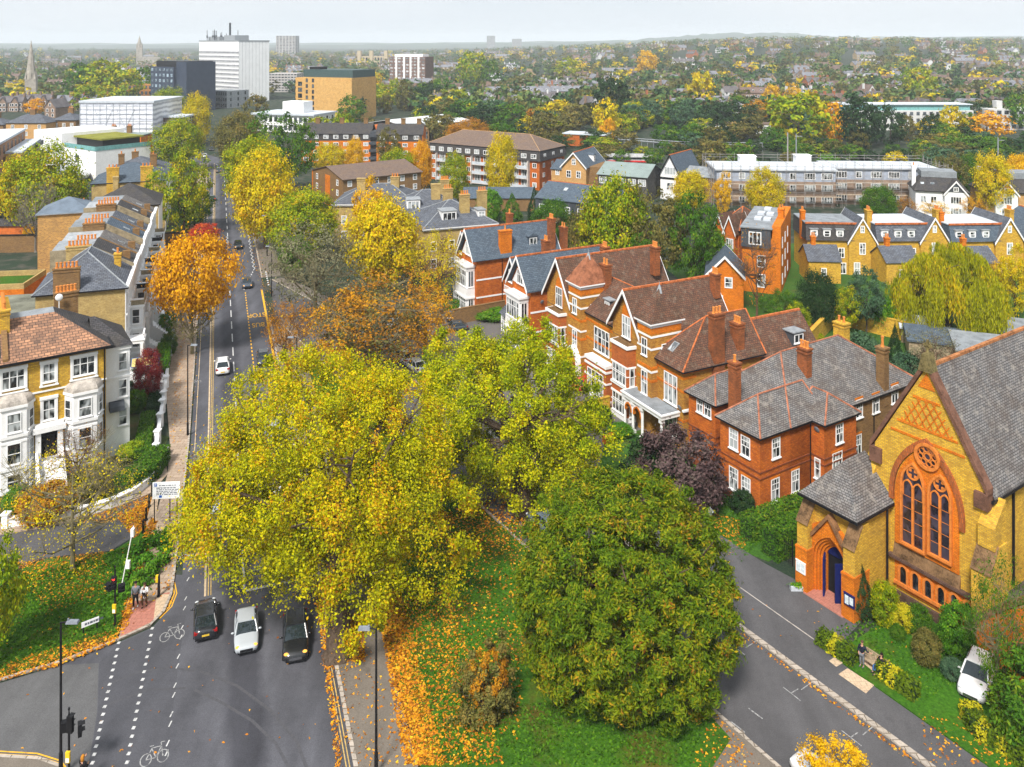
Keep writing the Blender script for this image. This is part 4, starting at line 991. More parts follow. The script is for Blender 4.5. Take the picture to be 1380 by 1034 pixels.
# third and fourth: slate roofed, half timbered white bays
def tudor(label, r, w, gz, ge, deep, side, slope_side=True):
    b = Bd('gabled_house', label, vp(T0, r), VA, group='gabled brick houses in a row facing the green')
    xc = w/2
    b.gwall(0, w, .5, deep, 0, ge, gz, side); b.groof(0, w, .5, deep, ge, gz, SL2, oh=.45, og=.9, ridge=RDG, barge=WH)
    m = MB(); m.prism_y([(.2,ge-.3),(w-.2,ge-.3),(xc,gz-.6)], .42, .52); gb = b.part('gable_panel', m, WH)
    m = MB(); m.prism_y([(xc-1.2,gz-2.2),(xc+1.2,gz-2.2),(xc,gz-.75)], .36, .45); b.part('gable_tiles', m, OB, gb)
    b.win('F', xc, .42, ge-.2, 2.2, 2.1, 'quad'); m = MB(); m.box(.6,w-.6,-1.2,.5,2.6,2.9); m.box(.5,w-.5,-1.2,.5,ge-1.7,ge-1.4); m.box(.7,w-.7,-1.0,.5,2.9,4.4); m.box(.7,w-.7,-1.0,.5,ge-2.2,ge-1.6); by = b.part('bay', m, WH)
    m = MB(); m.box(.8,w-.8,-.9,.5,0,2.6); m.box(.8,w-.8,-.9,.5,4.4,ge-2.2); b.part('bay_core', m, WH, by)
    b.win('F', xc, -.92, 4.5, w-2.0, ge-6.8, 'five'); b.win('F', xc, -.92, .5, w-2.2, 2.1, 'five'); b.win('R', -.2, w-.8, 4.5, 1.0, ge-6.8, 'pair dark'); b.win('R', -.2, w-.8, .6, .9, 1.9, 'pair dark')
    m = MB()
    for q in range(14): m.box(.6+(w-1.2)*q/13-.03,.6+(w-1.2)*q/13+.03,-1.15,-1.1,ge-1.4,ge-.7)
    m.box(.6,w-.6,-1.16,-1.09,ge-.75,ge-.65); b.part('balcony_rail', m, WH)
    m = MB(); m.box(w-.02,w+.05,.45,deep+.05,2.7,2.95); m.box(w-.02,w+.05,.45,deep+.05,5.6,5.85); b.part('white_band', m, WH)
    b.walls(-4.5, .1, 1.6, deep-2, 0, ge-1.2, side); b.groof(-4.5, .1, 1.6, deep-2, ge-1.2, gz-1.6, SL2, 'y', ridge=RDG, barge=WH)
    b.win('F', -2.4, 1.6, ge-1.5, 1.6, 1.9, 'tri'); b.win('F', -2.4, 1.6, 4.2, 2.6, 2.0, 'quad'); m = MB(); m.prism_x([(.4,2.9),(1.6,2.9),(1.6,4.0)], -4.3, -.3); b.part('lean_to_roof', m, SL); b.win('F', -2.4, .7, .5, 2.8, 2.2, 'five'); b.walls(-4.2,-.4,.7,1.6,0,2.9,WH,'bay_core')
    b.pipe([(w+.1,5.2,.1),(w+.1,5.2,ge-.4)]); return b
b = tudor('slate roofed gabled house with white boxed bay window between the turreted house and its twin', -111.9, 5.9, 13.3, 9.4, 14.5, RB)
b.chim(-.2, 6.5, 8, 14.4, 1.2, 1.0, CHB, 2); b.chim(5.7, 13.5, 8, 13.9, 1.2, 1.0, CHB, 3); dish(b, 6.2, 2.2, 7.2, R(90))
b = tudor('slate roofed gabled house with white bay, plain orange side wall and dormer, above clipped hedge', -130.7, 6.0, 13.6, 9.5, 15.5, RB)
b.chim(5.6, 6.0, 8.6, 13.4, .9, 2.1, OB, 1, along='y'); b.chim(5.6, 15, 9, 14.6, 1.4, .9, CHB, 3); b.dormer('R', 11.5, 5.4, 10.2, 1.7, 1.5, 2.0, SL2, SL2, 'pair', pitch=.7); b.chim(.4,9.5,11,15.0,1.2,.8,CHB,1); b.chim(5.5,17.5,0,12.8,1.6,.8,CHB,2)
# ================================ CORNER HOUSE AND TERRACE =======================================
AC = R(33.9)
cb = Bd('corner_house', 'white bayed yellow brick corner house with patchy clay tile roof above the curved garden wall', (-43.3-17*math.cos(AC), 88.6-17*math.sin(AC)), AC)
CW = 17.0; CZ = 12.8
cb.walls(0, CW, 0, 9.5, 2.4, CZ, YB); cb.walls(-.03, CW+.04, -.04, 9.5, 0, 2.4, ST, 'basement_wall')
m = MB(); m.box(-.1,CW+.12,-.14,9.6,CZ-.35,CZ); m.box(-.06,CW+.06,-.09,9.5,9.15,9.3); cb.part('cornice', m, WH)
# roof: mansard-like slope to a flat top; the left half is patchy clay tile, the right dark slate
def slope(b, pts, mat, name='roof', parent=None):
    m = MB(); m.face(pts); return b.part(name, m, mat, parent)
zf = 15.9; yo, yt = -.5, 4.6
slope(cb, [(-.5,yo,CZ),(CW+.5,yo,CZ),(CW-4.4,yt,zf),(-.5,yt,zf)], CT2)
slope(cb, [(CW+.5,yo,CZ+.01),(CW+.5,9.9,CZ),(CW-4.4,6.4,zf+.1),(CW-4.4,yt,zf)], DT)
slope(cb, [(-.5,yt,zf),(CW-4.4,yt,zf),(CW-4.4,6.4,zf+.1),(-.5,6.4,zf)], FLT); slope(cb, [(CW+.5,9.9,CZ),(-.5,9.9,CZ),(-.5,6.4,zf),(CW-4.4,6.4,zf+.1)], DT)
m = MB(); m.box(-.5,CW+.5,yo-.12,yo,CZ-.2,CZ+.06); m.box(CW+.5,CW+.62,yo-.12,9.9,CZ-.2,CZ+.06); cb.part('gutter', m, BLK)
m = MB(); m.hexa([(7.6,-.2,CZ+.1),(8.1,-.2,CZ+.1),(8.1,yt,zf-.1),(7.6,yt,zf-.1)],[(7.6,-.2,CZ+.45),(8.1,-.2,CZ+.45),(8.1,yt,zf+.4),(7.6,yt,zf+.4)]); cb.part('party_wall', m, BB)
m = MB(); rg = random.Random(4)                                    # slate patch repairs in the tile slope
for (xa,xb,ya,yb) in ((5.2,7.5,.3,2.6),(0.5,3.6,-.1,1.0),(6.3,7.5,2.4,4.2)):
    f_ = lambda x,y: (x,y,CZ+(y-yo)/(yt-yo)*(zf-CZ)+.02); m.face([f_(xa,ya),f_(xb,ya),f_(xb,yb),f_(xa,yb)])
cb.part('slate_patch', m, DT)
c_ = cb.chim(7.9, 5.6, 13, 17.3, .95, 5.2, YB, 9, along='y'); 
cb.rooflight((6.0, 2.9, 14.9), R(-90), math.atan2(zf-CZ, yt-yo), 1.0, 1.2)
# arched lead dormer
m = MB(); a_ = arch(3.4, 13.4, 14.6, 1.9, 8, .5); m.prism_y(a_[::-1], .5, 3.2); d = cb.part('dormer', m, LED)
m = MB(); m.strip_y(arch(3.4,13.5,14.6,1.5,8,.5), arch(3.4,13.5,14.6,1.2,8,.5), .42, .5); m.box(3.37,3.43,.44,.5,13.5,15.2); m.box(2.8,4.0,.44,.5,14.3,14.36); cb.part('window', m, WH, d)
m = MB(); m.prism_y(arch(3.4,13.5,14.6,1.25,8,.5)[::-1], .47, .49); cb.part('pane', m, GLD, d)
def canted(b, xc, w, z0, z1, dep=1.05, rings=(), name='bay'):
    hw = w/2; pl = lambda e: [(xc-hw-e,.1),(xc-hw+.75-e*.6,-dep-e),(xc+hw-.75+e*.6,-dep-e),(xc+hw+e,.1)]
    m = MB(); m.prism_z(pl(0), z0, z1); q = b.part(name, m, WH)
    m = MB()
    for a, c, e in rings: m.prism_z(pl(e), a, c)
    b.part('bay_cornice', m, WH, q); m = MB()
    n = 6
    for i in range(n):
        e0 = .12-(i/n)**2*1.1; e1 = .12-((i+1)/n)**2*1.1
        z_a, z_b = z1+.95*math.sin(i/n*math.pi/2), z1+.95*math.sin((i+1)/n*math.pi/2)
        P_, Q_ = pl(e0), pl(e1)
        for k in range(3): m.face([(*P_[k],z_a),(*P_[k+1],z_a),(*Q_[k+1],z_b),(*Q_[k],z_b)])
    b.part('bay_roof', m, plain('stained_lead', (.40,.36,.32), .7, .35, 1.5), q); return q
xr = cb.pf(113, 540)[0]; xl = cb.pf(18, 560)[0]; xm = cb.pf(66, 530)[0]; xd = cb.pf(66, 600)[0]
print('corner house', xr, xl, xm, xd, cb.pf(113,487), cb.pf(113, 470), cb.pf(22,500))
for xc in (xr, xl):
    canted(cb, xc, 3.7, 0, 8.7, rings=((5.55,5.85,.14),(5.0,5.2,.06),(8.45,8.72,.16),(2.35,2.6,.1)))
    for z0, h in ((6.1,1.9),(2.9,2.1),(.5,1.4)):
        cb.win('F', xc, -1.05, z0, 1.25, h, 'one')
        for sg in (-1, 1):
            o = cb.win('F', xc, -1.05, z0, .85, h, 'one'); hw = 1.85
            mx_, my_ = xc+sg*(hw-.36), -.48; an = math.atan2(1.15,.75)*sg
            o.location = (mx_+sg*.02, my_-.02, z0); o.rotation_euler = (0,0,an*.98)
for x_, st, w_ in ((xr,'tri sur',2.1),(xl,'tri sur',2.0),(xm,'sash sur',1.15)): cb.win('F', x_, 0, 10.1, w_, 1.9, st)
cb.win('F', xm, 0, 6.2, 1.15, 2.1, 'sash sur'); cb.win('F', CW/2-8, 0, 10.1, 1.35, 1.9, 'sash sur')
m = MB(); m.box(xd-1.25,xd-.75,-.5,.02,2.5,5.2); m.box(xd+.75,xd+1.25,-.5,.02,2.5,5.2); m.box(xd-1.5,xd+1.5,-.7,.02,5.2,5.75); m.box(xd-1.3,xd+1.3,-.55,.02,5.75,6.0); dc = cb.part('door_case', m, WH)
m = MB(); m.box(xd-.75,xd+.75,-.03,.0,2.5,5.2); cb.part('porch_shade_sheet', m, plain('interior_shade_black', (.01,.01,.012), .9), dc)  # flat black sheet stands in for the shade inside the porch
m = MB(); m.box(xd-.5,xd+.5,-.1,-.03,2.5,4.6); m.box(xd-.42,xd-.05,-.13,-.1,2.7,3.3); m.box(xd+.05,xd+.42,-.13,-.1,2.7,3.3); m.box(xd-.42,xd-.05,-.13,-.1,3.5,4.5); m.box(xd+.05,xd+.42,-.13,-.1,3.5,4.5); cb.part('door', m, BLK, dc)
m = MB()
for i in range(10): m.box(xd-1.0,xd+1.0,-.5-.36*(i+1),-.5-.36*i,0,2.5-.25*(i+1))
for sg in (-1,1): m.hexa([(xd+sg*1.15-.12,-4.3,0),(xd+sg*1.15+.12,-4.3,0),(xd+sg*1.15+.12,-.5,0),(xd+sg*1.15-.12,-.5,0)],[(xd+sg*1.15-.12,-4.3,.9),(xd+sg*1.15+.12,-4.3,.9),(xd+sg*1.15+.12,-.5,3.3),(xd+sg*1.15-.12,-.5,3.3)])
cb.part('steps', m, ST)
# right-hand flank: stucco wing with bays and bullnose canopy
cb.walls(CW-1, CW+2.6, 1.6, 8.5, 0, 11.8, ST, 'wing_wall'); m = MB(); m.box(CW-1,CW+2.75,1.45,8.65,11.5,11.85); m.box(CW-1,CW+2.7,1.5,8.6,8.4,8.6); cb.part('cornice', m, WH)
slope(cb, [(CW-1,1.3,11.9),(CW+2.9,1.3,11.9),(CW-.5,5,14.6),(CW-1,5,14.6)], DT); slope(cb, [(CW+2.9,1.3,11.9),(CW+2.9,8.8,11.9),(CW-.5,5,14.6)], DT); slope(cb, [(CW+2.9,8.8,11.9),(CW-1,8.8,11.9),(CW-1,5,14.6),(CW-.5,5,14.6)], DT)
for z0 in (3.2, 6.3, 9.2): cb.win('R', 3.4, CW+2.6, z0, 1.2, 1.9, 'one'); cb.win('F', CW+1.9, 1.6, z0, .9, 1.9, 'one'); cb.win('R', 6.5, CW+2.6, z0, 1.2, 1.9, 'one')
m = MB(); m.prism_x([(.7,5.1),(1.6,5.1),(1.6,6.0),(1.2,5.9),(.85,5.6)], CW+.5, CW+2.0); cb.part('canopy', m, DGR)
cb.pipe([(CW-.15,-.1,.2),(CW-.15,-.1,CZ-.2)], .07); 
m = MB(); m.ball((6.9,5.2,17.0),(.4,.15,.4),10,6); m.tube([(6.9,5.2,16.0),(6.9,5.2,17.0)],.04,5); cb.part('satellite_dish', m, WH); m = MB(); m.ball((13.4,8.6,16.3),(.4,.15,.4),10,6); m.tube([(13.4,8.6,14.9),(13.4,8.6,16.3)],.05,5); cb.part('satellite_dish', m, WH)
cb.chim(14.2, 9.6, 10, 16.6, 2.4, .8, BB, 6)
# ---- the long white terrace ------------------------------------------------------------------
TA = R(199.5) - math.pi/2
TS0, TT0 = 118.5, -11.2
def terr(i, x0, w, label, roof='slope', z=13.2):
    z += (0,.1,-.3,.15,-.2,.3,-.1)[i]
    P = RD(TS0+x0, TT0); b = Bd('terraced_house', label, P[:2], TA, group='white fronted terrace along the main road'); D = 10.3
    b.walls(0, w, 0.02, D, 0, z, YB2); m = MB(); m.box(0.0, w, -.06, .02, 0, z); b.part('stucco_front', m, ST)
    m = MB()
    for z0, z1, e in ((z-.1,z+.35,.4),(9.6,9.8,.2),(6.2,6.45,.22),(2.9,3.1,.15)): m.box(0, w, -e-.06, .0, z0, z1)
    b.part('cornice', m, WH)
    n = 3
    for z0, h in ((10.3,1.8),(7.1,2.0),(3.8,2.1)):
        for k in range(n):
            if z0 == 3.8 and k == 0: continue
            b.win('F', w*(k+.5)/n, -.06, z0, 1.1, h, 'one sur')
    # bay through two floors, portico with balcony, front steps
    m = MB(); bx = w*.66; m.box(bx-1.5,bx+1.5,-1.7,0,0,9.3); m.box(bx-1.7,bx+1.7,-1.95,0,9.15,9.45); m.box(bx-1.65,bx+1.65,-1.85,0,6.0,6.3); m.box(bx-1.65,bx+1.65,-1.85,0,2.8,3.05); q = b.part('bay', m, ST)
    for z0 in (3.7, 6.9): b.win('F', bx, -1.7, z0, 2.2, 2.0, 'tri'); b.win('L', -.85, bx-1.5, z0, 1.0, 2.0, 'one dark')
    m = MB(); m.box(bx-1.6,bx+1.6,-1.9,-1.8,9.45,10.1); m.box(bx-1.6,bx-1.5,-1.8,0,9.45,10.1); b.part('balcony_rail', m, BLK if i%2 else STD)
    m = MB(); m.box(.2,2.3,-2.2,0,5.7,6.1); m.box(.1,2.4,-2.35,0,6.1,6.25)
    for x_ in (.35,2.1): m.box(x_-.17,x_+.17,-2.1,-1.76,2.6,5.7)
    p = b.part('portico', m, WH); m = MB()
    for q_ in range(9): m.box(.25+q_*.25-.05,.25+q_*.25+.05,-2.2,-2.1,6.25,6.9)
    m.box(.1,2.4,-2.25,-2.05,6.9,7.0); b.part('balustrade', m, WH, p); m = MB(); m.box(.75,1.75,-.1,-.04,2.6,4.9); b.part('door', m, BLK, p)
    m = MB()
    for k in range(10): m.box(.35,2.15,-2.2-.33*(k+1),-2.2-.33*k,0,2.6-.26*(k+1))
    m.box(.35,2.15,-2.2,0,0,2.6); b.part('steps', m, ST)
    if roof == 'hip':
        b.hroof(0, w, 0, D, z+.1, z+3.7, SL, oh=.4, axis='x', ra=w*.62, rb=w-.5, ridge=LED); b.chim(w*.72, 1.6, 13, 16.2, .9, .8, YB, 1); 
    else:
        b.groof(.25, w-.02, 0.1, D, z+.05, z+2.9, (SL, DT, SLW, SL2)[i%4], axis='x', oh=.15, og=-.02)
        m = MB(); m.hexa([(0,-.2,z-.3),(.3,-.2,z-.3),(.3,D,z-.3),(0,D,z-.3)],[(0,-.2,z+.65),(.3,-.2,z+.65),(.3,D*.5,z+3.5),(0,D*.5,z+3.5)]); m.box(0,.3,D*.5,D,z-.3,z+3.2); b.part('party_wall', m, STD if i%2 else BB)
        m = MB(); m.box(.6,w-.3,D*.52,D-.2,z,z+2.75); b.part('rear_dormer', m, [FLT, DGR, LED][i%3])
        m = MB(); m.box(.4,w-.2,D*.5,D,z+2.75,z+2.95); b.part('rear_flat_roof', m, [FLT, LED, plain('grey_roof_sheet', (.34,.36,.38), .7)][i%3])
        b.rooflight((w*.6, 2.6, z+1.55), R(-90), math.atan2(2.85,5.1), .8, 1.1)
        m = MB(); m.box(w*.45,w*.45+.7,.6,1.6,z+.3,z+1.7); b.part('vent_stack', m, BB)
    b.chim(.15, D*.66, z, z+3.2+.5*(i%2), .7, 3.0, YB2 if i%3 == 1 else BB, 6, along='y')
    return b
terr(0, 0, 9.6, 'end of terrace house with hipped slate roof and bare yellow brick flank', 'hip')
xx = 9.6
for i, nm in enumerate(('first terraced house behind the hipped slate roof, with dark rear dormer', 'terraced house with grey flat rear roof and long row of orange pots', 'terraced house in the middle of the white terrace with lead grey rear roof', 'terraced house with brown chimney wall, fifth along the white terrace', 'terraced house with pale flat rear roof beside the tall brick back wing', 'terraced house at the far end of the white terrace before the brown hipped roof')):
    terr(i+1, xx, 7.6, nm); xx += 7.6
# rear brick wing
b = Bd('back_wing', 'tall rubbly brick block with grey hipped roof rising behind the white terrace', RD(174, -22.2)[:2], TA)
b.walls(0, 8.5, .0, 9.0, 0, 13.2, brick('rubble_brick', (.60,.32,.07), (.34,.17,.05), (.5,.36,.2), .4, .17, .35)); b.hroof(0, 8.5, 0, 9.0, 13.3, 15.6, plain('zinc_blue_roof', (.13,.165,.21), .6, .2, .6), oh=.35, fascia=LED)
# houses up the road beyond the terrace
def blockhouse(name, label, s, t, w, D, z, zr, wall, roof, pots=(), ax=None, cat='house', front=ST, group=None, wins=True):
    b = Bd(name, label, RD(s, t)[:2], TA, cat, group, simple=True); b.walls(0, w, 0, D, 0, z, wall)
    if front: m = MB(); m.box(-.0, w, -.07, -.005, 0, z); b.part('stucco_front', m, front)
    b.hroof(0, w, 0, D, z+.05, zr, roof, oh=.35, axis=ax)
    for (x, y, wx, wy, n) in pots: b.chim(x, y, z-1, zr+1.0, wx, wy, wall, n)
    if wins:
        for z0 in np.arange(1.2, z-2, 3.2):
            for k in range(max(2,int(w/3))): b.win('F', w*(k+.5)/max(2,int(w/3)), -.07 if front else 0, z0, 1.1, 1.8, 'one')
            for k in range(3): b.win('L', D*(k+.5)/3, 0, z0, 1.0, 1.7, 'one')
    return b
blockhouse('villa', 'villa with brown hipped roof next along the road from the white terrace', 187, -11.4, 12, 12, 11.5, 15.4, YB2, DT, ((9,9,1,1,0),), wins=False)
b = blockhouse('villa', 'slate roofed villa with two yellow capped chimneys behind the brown hipped roof', 216, -11.6, 14, 16, 12.0, 15.8, YB2, SL2, (), wins=False)
for y in (4.2, 11.5): b.chim(.3, y, 6, 15.6, 1.2, 2.6, YB, 3, along='y')
blockhouse('villa', 'slate roofed house with dark chimneys in front of the sheeted building', 236, -11.8, 16, 15, 11.0, 14.6, BB, SL, ((3,4,1.2,1.6,2),(10,9,1.2,1.6,2),(6,12,1,1.4,2)), wins=False)
blockhouse('outbuilding', 'low grey hipped roof behind the brown roofed villa', 205, -26, 12, 11, 5.5, 8.6, YB2, SL, ((2,2,1.1,1.1,1),), wins=False)
blockhouse('outbuilding', 'small grey hipped roof between the white curved building and the slate villa', 226, -30, 9, 9, 5.0, 7.5, BB, SL, (), wins=False)
# yard sheds and flat roofs on the left
yb = Bd('flat_roofed_building', 'mossy flat roofed building behind the corner house', (-88, 118), R(12), 'building')
yb.walls(0, 24, 0, 12, 0, 4.6, YB2); m = MB(); m.box(-.2,24.2,-.2,12.2,4.6,4.9); yb.part('flat_roof', m, plain('mossy_felt', (.16,.165,.13), .85, .45, .35)); m = MB(); m.box(-.25,24.25,-.25,0,4.9,5.1); m.box(-.25,0,-.25,12.25,4.9,5.1); yb.part('parapet', m, BLK)
yb = Bd('walled_terrace', 'brick walled roof terrace with green turf in the yard', (-95, 138), R(8), 'terrace'); yb.walls(0, 13, 0, 9, 0, 3.6, OB); m = MB(); m.box(.4,12.6,.4,8.6,3.6,3.64); yb.part('turf', m, GRS)
m = MB(); m.box(0,13,0,.3,3.6,4.5); m.box(0,13,8.7,9,3.6,4.5); m.box(0,.3,.3,8.7,3.6,4.5); m.box(12.7,13,.3,8.7,3.6,4.5); yb.part('parapet', m, YB2)
yb = Bd('yard_wall', 'long brown brick yard wall below the yellow hedge', (-112, 178), R(4), 'wall'); yb.walls(0, 42, 0, .5, 0, 3.6, BB); m = MB(); m.box(-.1,42.1,-.1,.6,3.6,3.8); yb.part('coping', m, BLK)
yb = Bd('shed', 'orange sided shed with dark roof beside the bare tree', (-118, 190), R(4), 'shed'); yb.walls(0, 13, 0, 5, 0, 3.2, plain('orange_boards', (.55,.14,.03), .8)); yb.groof(0, 13, 0, 5, 3.2, 4.2, DT, 'x')
# ================================ MIDDLE DISTANCE ================================================
def two(name, label, uL, vL, uR, vR, cat='house', group=None, simple=True):
    """a building standing on two ground points read off the street plan (front left and front right corner)"""
    a, b = Vector(G(uL, vL)), Vector(G(uR, vR)); d = b-a
    q = Bd(name, label, a, math.atan2(d.y, d.x), cat, group, simple); q.w = d.length; return q
# red scaffolding-clad flats
b = two('flats', 'three storey brown flats wrapped in scaffolding with white flat roof', 966, 277, 1126, 279, 'building'); w = b.w
SCF = plain('scaffold_tube', (.30,.28,.27), .6, .3, 3); SCB = plain('scaffold_board', (.40,.33,.25), .85, .3, 2)
print('scaffold w', w)
def scaff_block(b, x0, x1, y0, y1, z):
    b.walls(x0, x1, y0, y1, 0, z-3.0, brick('grey_brown_brick', (.36,.25,.18), (.26,.18,.13), (.3,.24,.2), .5, .2, .3)); b.walls(x0, x1, y0+.02, y1-.02, z-3.0, z, plain('blue_grey_cladding', (.34,.38,.46), .7, .15)); m = MB(); m.box(x0-.5,x1+.5,y0-.6,y1+.5,z,z+.35); b.part('flat_roof', m, FLW)
    k = int((x1-x0)/4.2)
    for fl in range(3):
        for i in range(k): b.win('F', x0+(x1-x0)*(i+.5)/k, y0, .9+fl*3.25, 3.0 if i%3 != 1 else 1.7, 1.8, 'quad' if i%3 != 1 else 'pair')
scaff_block(b, 0, w, 0, 15, 9.8); scaff_block(b, w+.5, w+29, 4, 17, 9.9)
for (x,y,a,c) in ((8,8,4.5,2.4),(24,9,4.2,2.6)): 
    m = MB(); m.box(x,x+a,y,y+3.4,10.1,10.1+c); m.box(x-.2,x+a+.2,y-.2,y+3.6,10.1+c,10.25+c); b.part('roof_hut', m, WH)
m = MB(); m.cyl(25,22,0,18,.25,.2,8); b.part('flue', m, SCF)
m = MB(); mb_ = MB()
for (x0,x1,y0) in ((-1.2,w+1,-1.4),(w+1,w+30.5,2.6)):
    n = int((x1-x0)/2.4)
    for i in range(n+1):
        x = x0+(x1-x0)*i/n
        for dy in (0,-1.1): m.tube([(x,y0+dy,0),(x,y0+dy,11.8+(i%3)*.3)], .045, 4)
        m.tube([(x,y0,10.9),(x,y0+19,10.9)], .05, 4) if i % 3 == 0 else None
    for z in (2.2,4.2,5.5,6.4,8.4,10.4,11.3): m.tube([(x0,y0-1.1,z),(x1,y0-1.1,z)], .04, 4)
    for z in (3.0,6.3): mb_.box(x0,x1,y0-1.1,y0,z,z+.06)
for x in (-1.2,w+30.5):
    for i in range(8): m.tube([(x,-1.4+2.6*i,0),(x,-1.4+2.6*i,11.9)], .06, 4)
    for z in (4.2,6.4,8.4,10.4): m.tube([(x,-1.4,z),(x,18,z)], .055, 4)
for i in range(16): m.tube([(i*4.2,18.2,7),(i*4.2,18.2,12.4)], .05, 4)
for z in (11,11.8): m.tube([(-1,18.2,z),(w+30,18.2,z)], .05, 4)
s_ = b.part('scaffold', m, SCF); b.part('scaffold_boards', mb_, SCB, s_)
# long red flats with mansard storey and brown hipped roof
b = two('flats', 'long red brick flats with white balconies and brown tiled hipped roof', 579, 241, 727, 257, 'building'); w = b.w; D = 16
b.walls(0, w, 0, D, 0, 8.9, RB); m = MB(); m.hexa([(-.6,-.6,8.9),(w+.6,-.6,8.9),(w+.6,D+.6,8.9),(-.6,D+.6,8.9)],[(-.1,-.1,12.0),(w+.1,-.1,12.0),(w+.1,D+.1,12.0),(-.1,D+.1,12.0)]); b.part('mansard', m, DT)
b.hroof(0, w, 0, D, 12.05, 16.0, BT, oh=.3, ridge=plain('pale_ridge', (.45,.28,.14), .8)); 
for i in range(12):
    x = w*(i+.5)/12
    b.win('F', x, -.55, 9.6, 1.9, 1.4, 'pair')
    for fl in range(3): b.win('F', x, 0, .8+fl*2.95, 1.5 if i in (0,4,8,11) else 2.5, 1.5 if i in (0,4,8,11) else 2.3, 'pair' if i in (0,4,8,11) else 'quad')
m = MB(); g = MB()
for i0,i1 in ((1,4),(5,8),(9,11)):
    x0, x1 = w*i0/12, w*i1/12
    for fl in range(3): m.box(x0+.2,x1-.2,-1.3,0,.3+fl*2.95,.5+fl*2.95); g.box(x0+.3,x1-.3,-1.28,-1.2,.5+fl*2.95,1.4+fl*2.95)
    for x in (x0,x1): m.box(x-.12,x+.12,-1.35,0,0,8.9)
q = b.part('balcony', m, plain('balcony_slab', (.55,.5,.46), .8)); b.part('balcony_panel', g, FLW, q)
for fl in range(3):
    for k in range(3): b.win('R', D*(k+.5)/3, w, .8+fl*2.95, 1.3, 1.4, 'pair')
for k in range(3): b.win('R', D*(k+.5)/3, w+.35, 9.7, 1.3, 1.3, 'pair')
# L-shaped flats
b = two('flats', 'L shaped brown brick flats with dark pitched roof and open stair tower', 432, 222, 569, 222, 'building'); w = b.w; D = 10
for (x0,x1,y0) in ((-8,w*.48,3),(w*.55,w,0)):
    b.walls(x0, x1, y0, y0+D, 0, 8.5, OB); b.walls(x0+.01, x1-.01, y0-.03, y0+D, 8.5, 11.2, DT, 'tile_hung_wall'); b.groof(x0, x1, y0, y0+D, 11.2, 14.6, DT, 'x', ridge=None)
    n = int((x1-x0)/3.4)
    for i in range(n):
        for fl in range(4): b.win('F', x0+(x1-x0)*(i+.5)/n, y0-(.04 if fl == 3 else 0), 1+fl*2.75, 1.9, 1.4, 'tri')
    for k in (.2,.55,.9): b.chim(x0+(x1-x0)*k, y0+D/2, 12, 16.6, 1.6, 1.0, BB, 0)
b.gwall(w-.01, w+.25, 0, D, 0, 11.2, 14.7, RB, 'x')
m = MB(); m.box(w*.48,w*.55,2,9,0,12)
for fl in range(4): m.box(w*.47,w*.56,.6,2,1.8+fl*2.75,2.7+fl*2.75)
b.part('stair_tower', m, DGR)
# brown pitched block and slate villas on the near side of them
b = two('flats', 'low flats with shallow brown ribbed roof and orange panels', 421, 268, 462, 284, 'building'); w = b.w
b.gwall(0, w, 0, 24, 0, 8.3, 10.6, BB); b.groof(0, w, 0, 24, 8.3, 10.6, BT, oh=.6)
for fl in range(3):
    for k in range(3): b.win('F', w*(k+.5)/3, 0, .8+fl*2.7, 1.3, 1.6, 'one')
    for k in range(6): b.win('R', 2+k*4, w, .8+fl*2.7, 1.3, 1.6, 'one')
m = MB(); m.box(-.1,.5,-.1,.3,0,8.3); m.box(w*.45,w*.6,-.12,0,0,8.3); b.part('orange_panel', m, OB)
def villa(label, uL, vL, uR, vR, D, z, zr, wall, roof, pots, extra=None):
    b = two('villa', label, uL, vL, uR, vR, 'house', 'slate roofed villas behind the yellow trees'); w = b.w
    b.walls(0, w, 0, D, 0, z, wall); b.hroof(0, w, 0, D, z+.06, zr, roof, oh=.5, fascia=WH, ridge=LED); m = MB(); m.box(-.35,w+.35,-.35,D+.3,z-.35,z); b.part('cornice', m, WH)
    for z0 in (1.2, 4.6, 7.6):
        if z0+2 < z:
            for k in range(4): b.win('F', w*(k+.5)/4, 0, z0, 1.2, 1.9, 'one')
            for k in range(3): b.win('R', D*(k+.5)/3, w, z0, 1.2, 1.9, 'one')
    for (x,y,n) in pots: b.chim(w*x, D*y, z-1, zr+1.6, 1.9, 1.1, YB2, n)
    return b
villa('wide slate roofed villa beside the brown ribbed roof', 450, 330, 560, 330, 13, 9.0, 12.6, YB2, SL, ((.7,.5,3),(.3,.3,0)))
b = villa('slate villa with big white roof dormer and yellow chimney', 532, 350, 625, 345, 13, 9.3, 13.2, YB2, SL, ((.62,.3,0),(.8,.7,5))); b.dormer('F', 4, 1.2, 10, 2.8, 2, 3, LED, WH, 'tri')
b = villa('slate villa with boxed glazed dormer between two chimneys of orange pots', 572, 372, 668, 362, 14, 9.0, 13.0, YB2, SL, ((.63,.25,4),(.95,.45,4),(.55,.8,4))); b.dormer('F', 5.5, 1.6, 9.8, 3.0, 2, 3, LED, WH, 'tri'); b.dormer('F', 12.3, 1.8, 9.8, 1.6, 1.7, 2.5, LED, WH, 'sash')
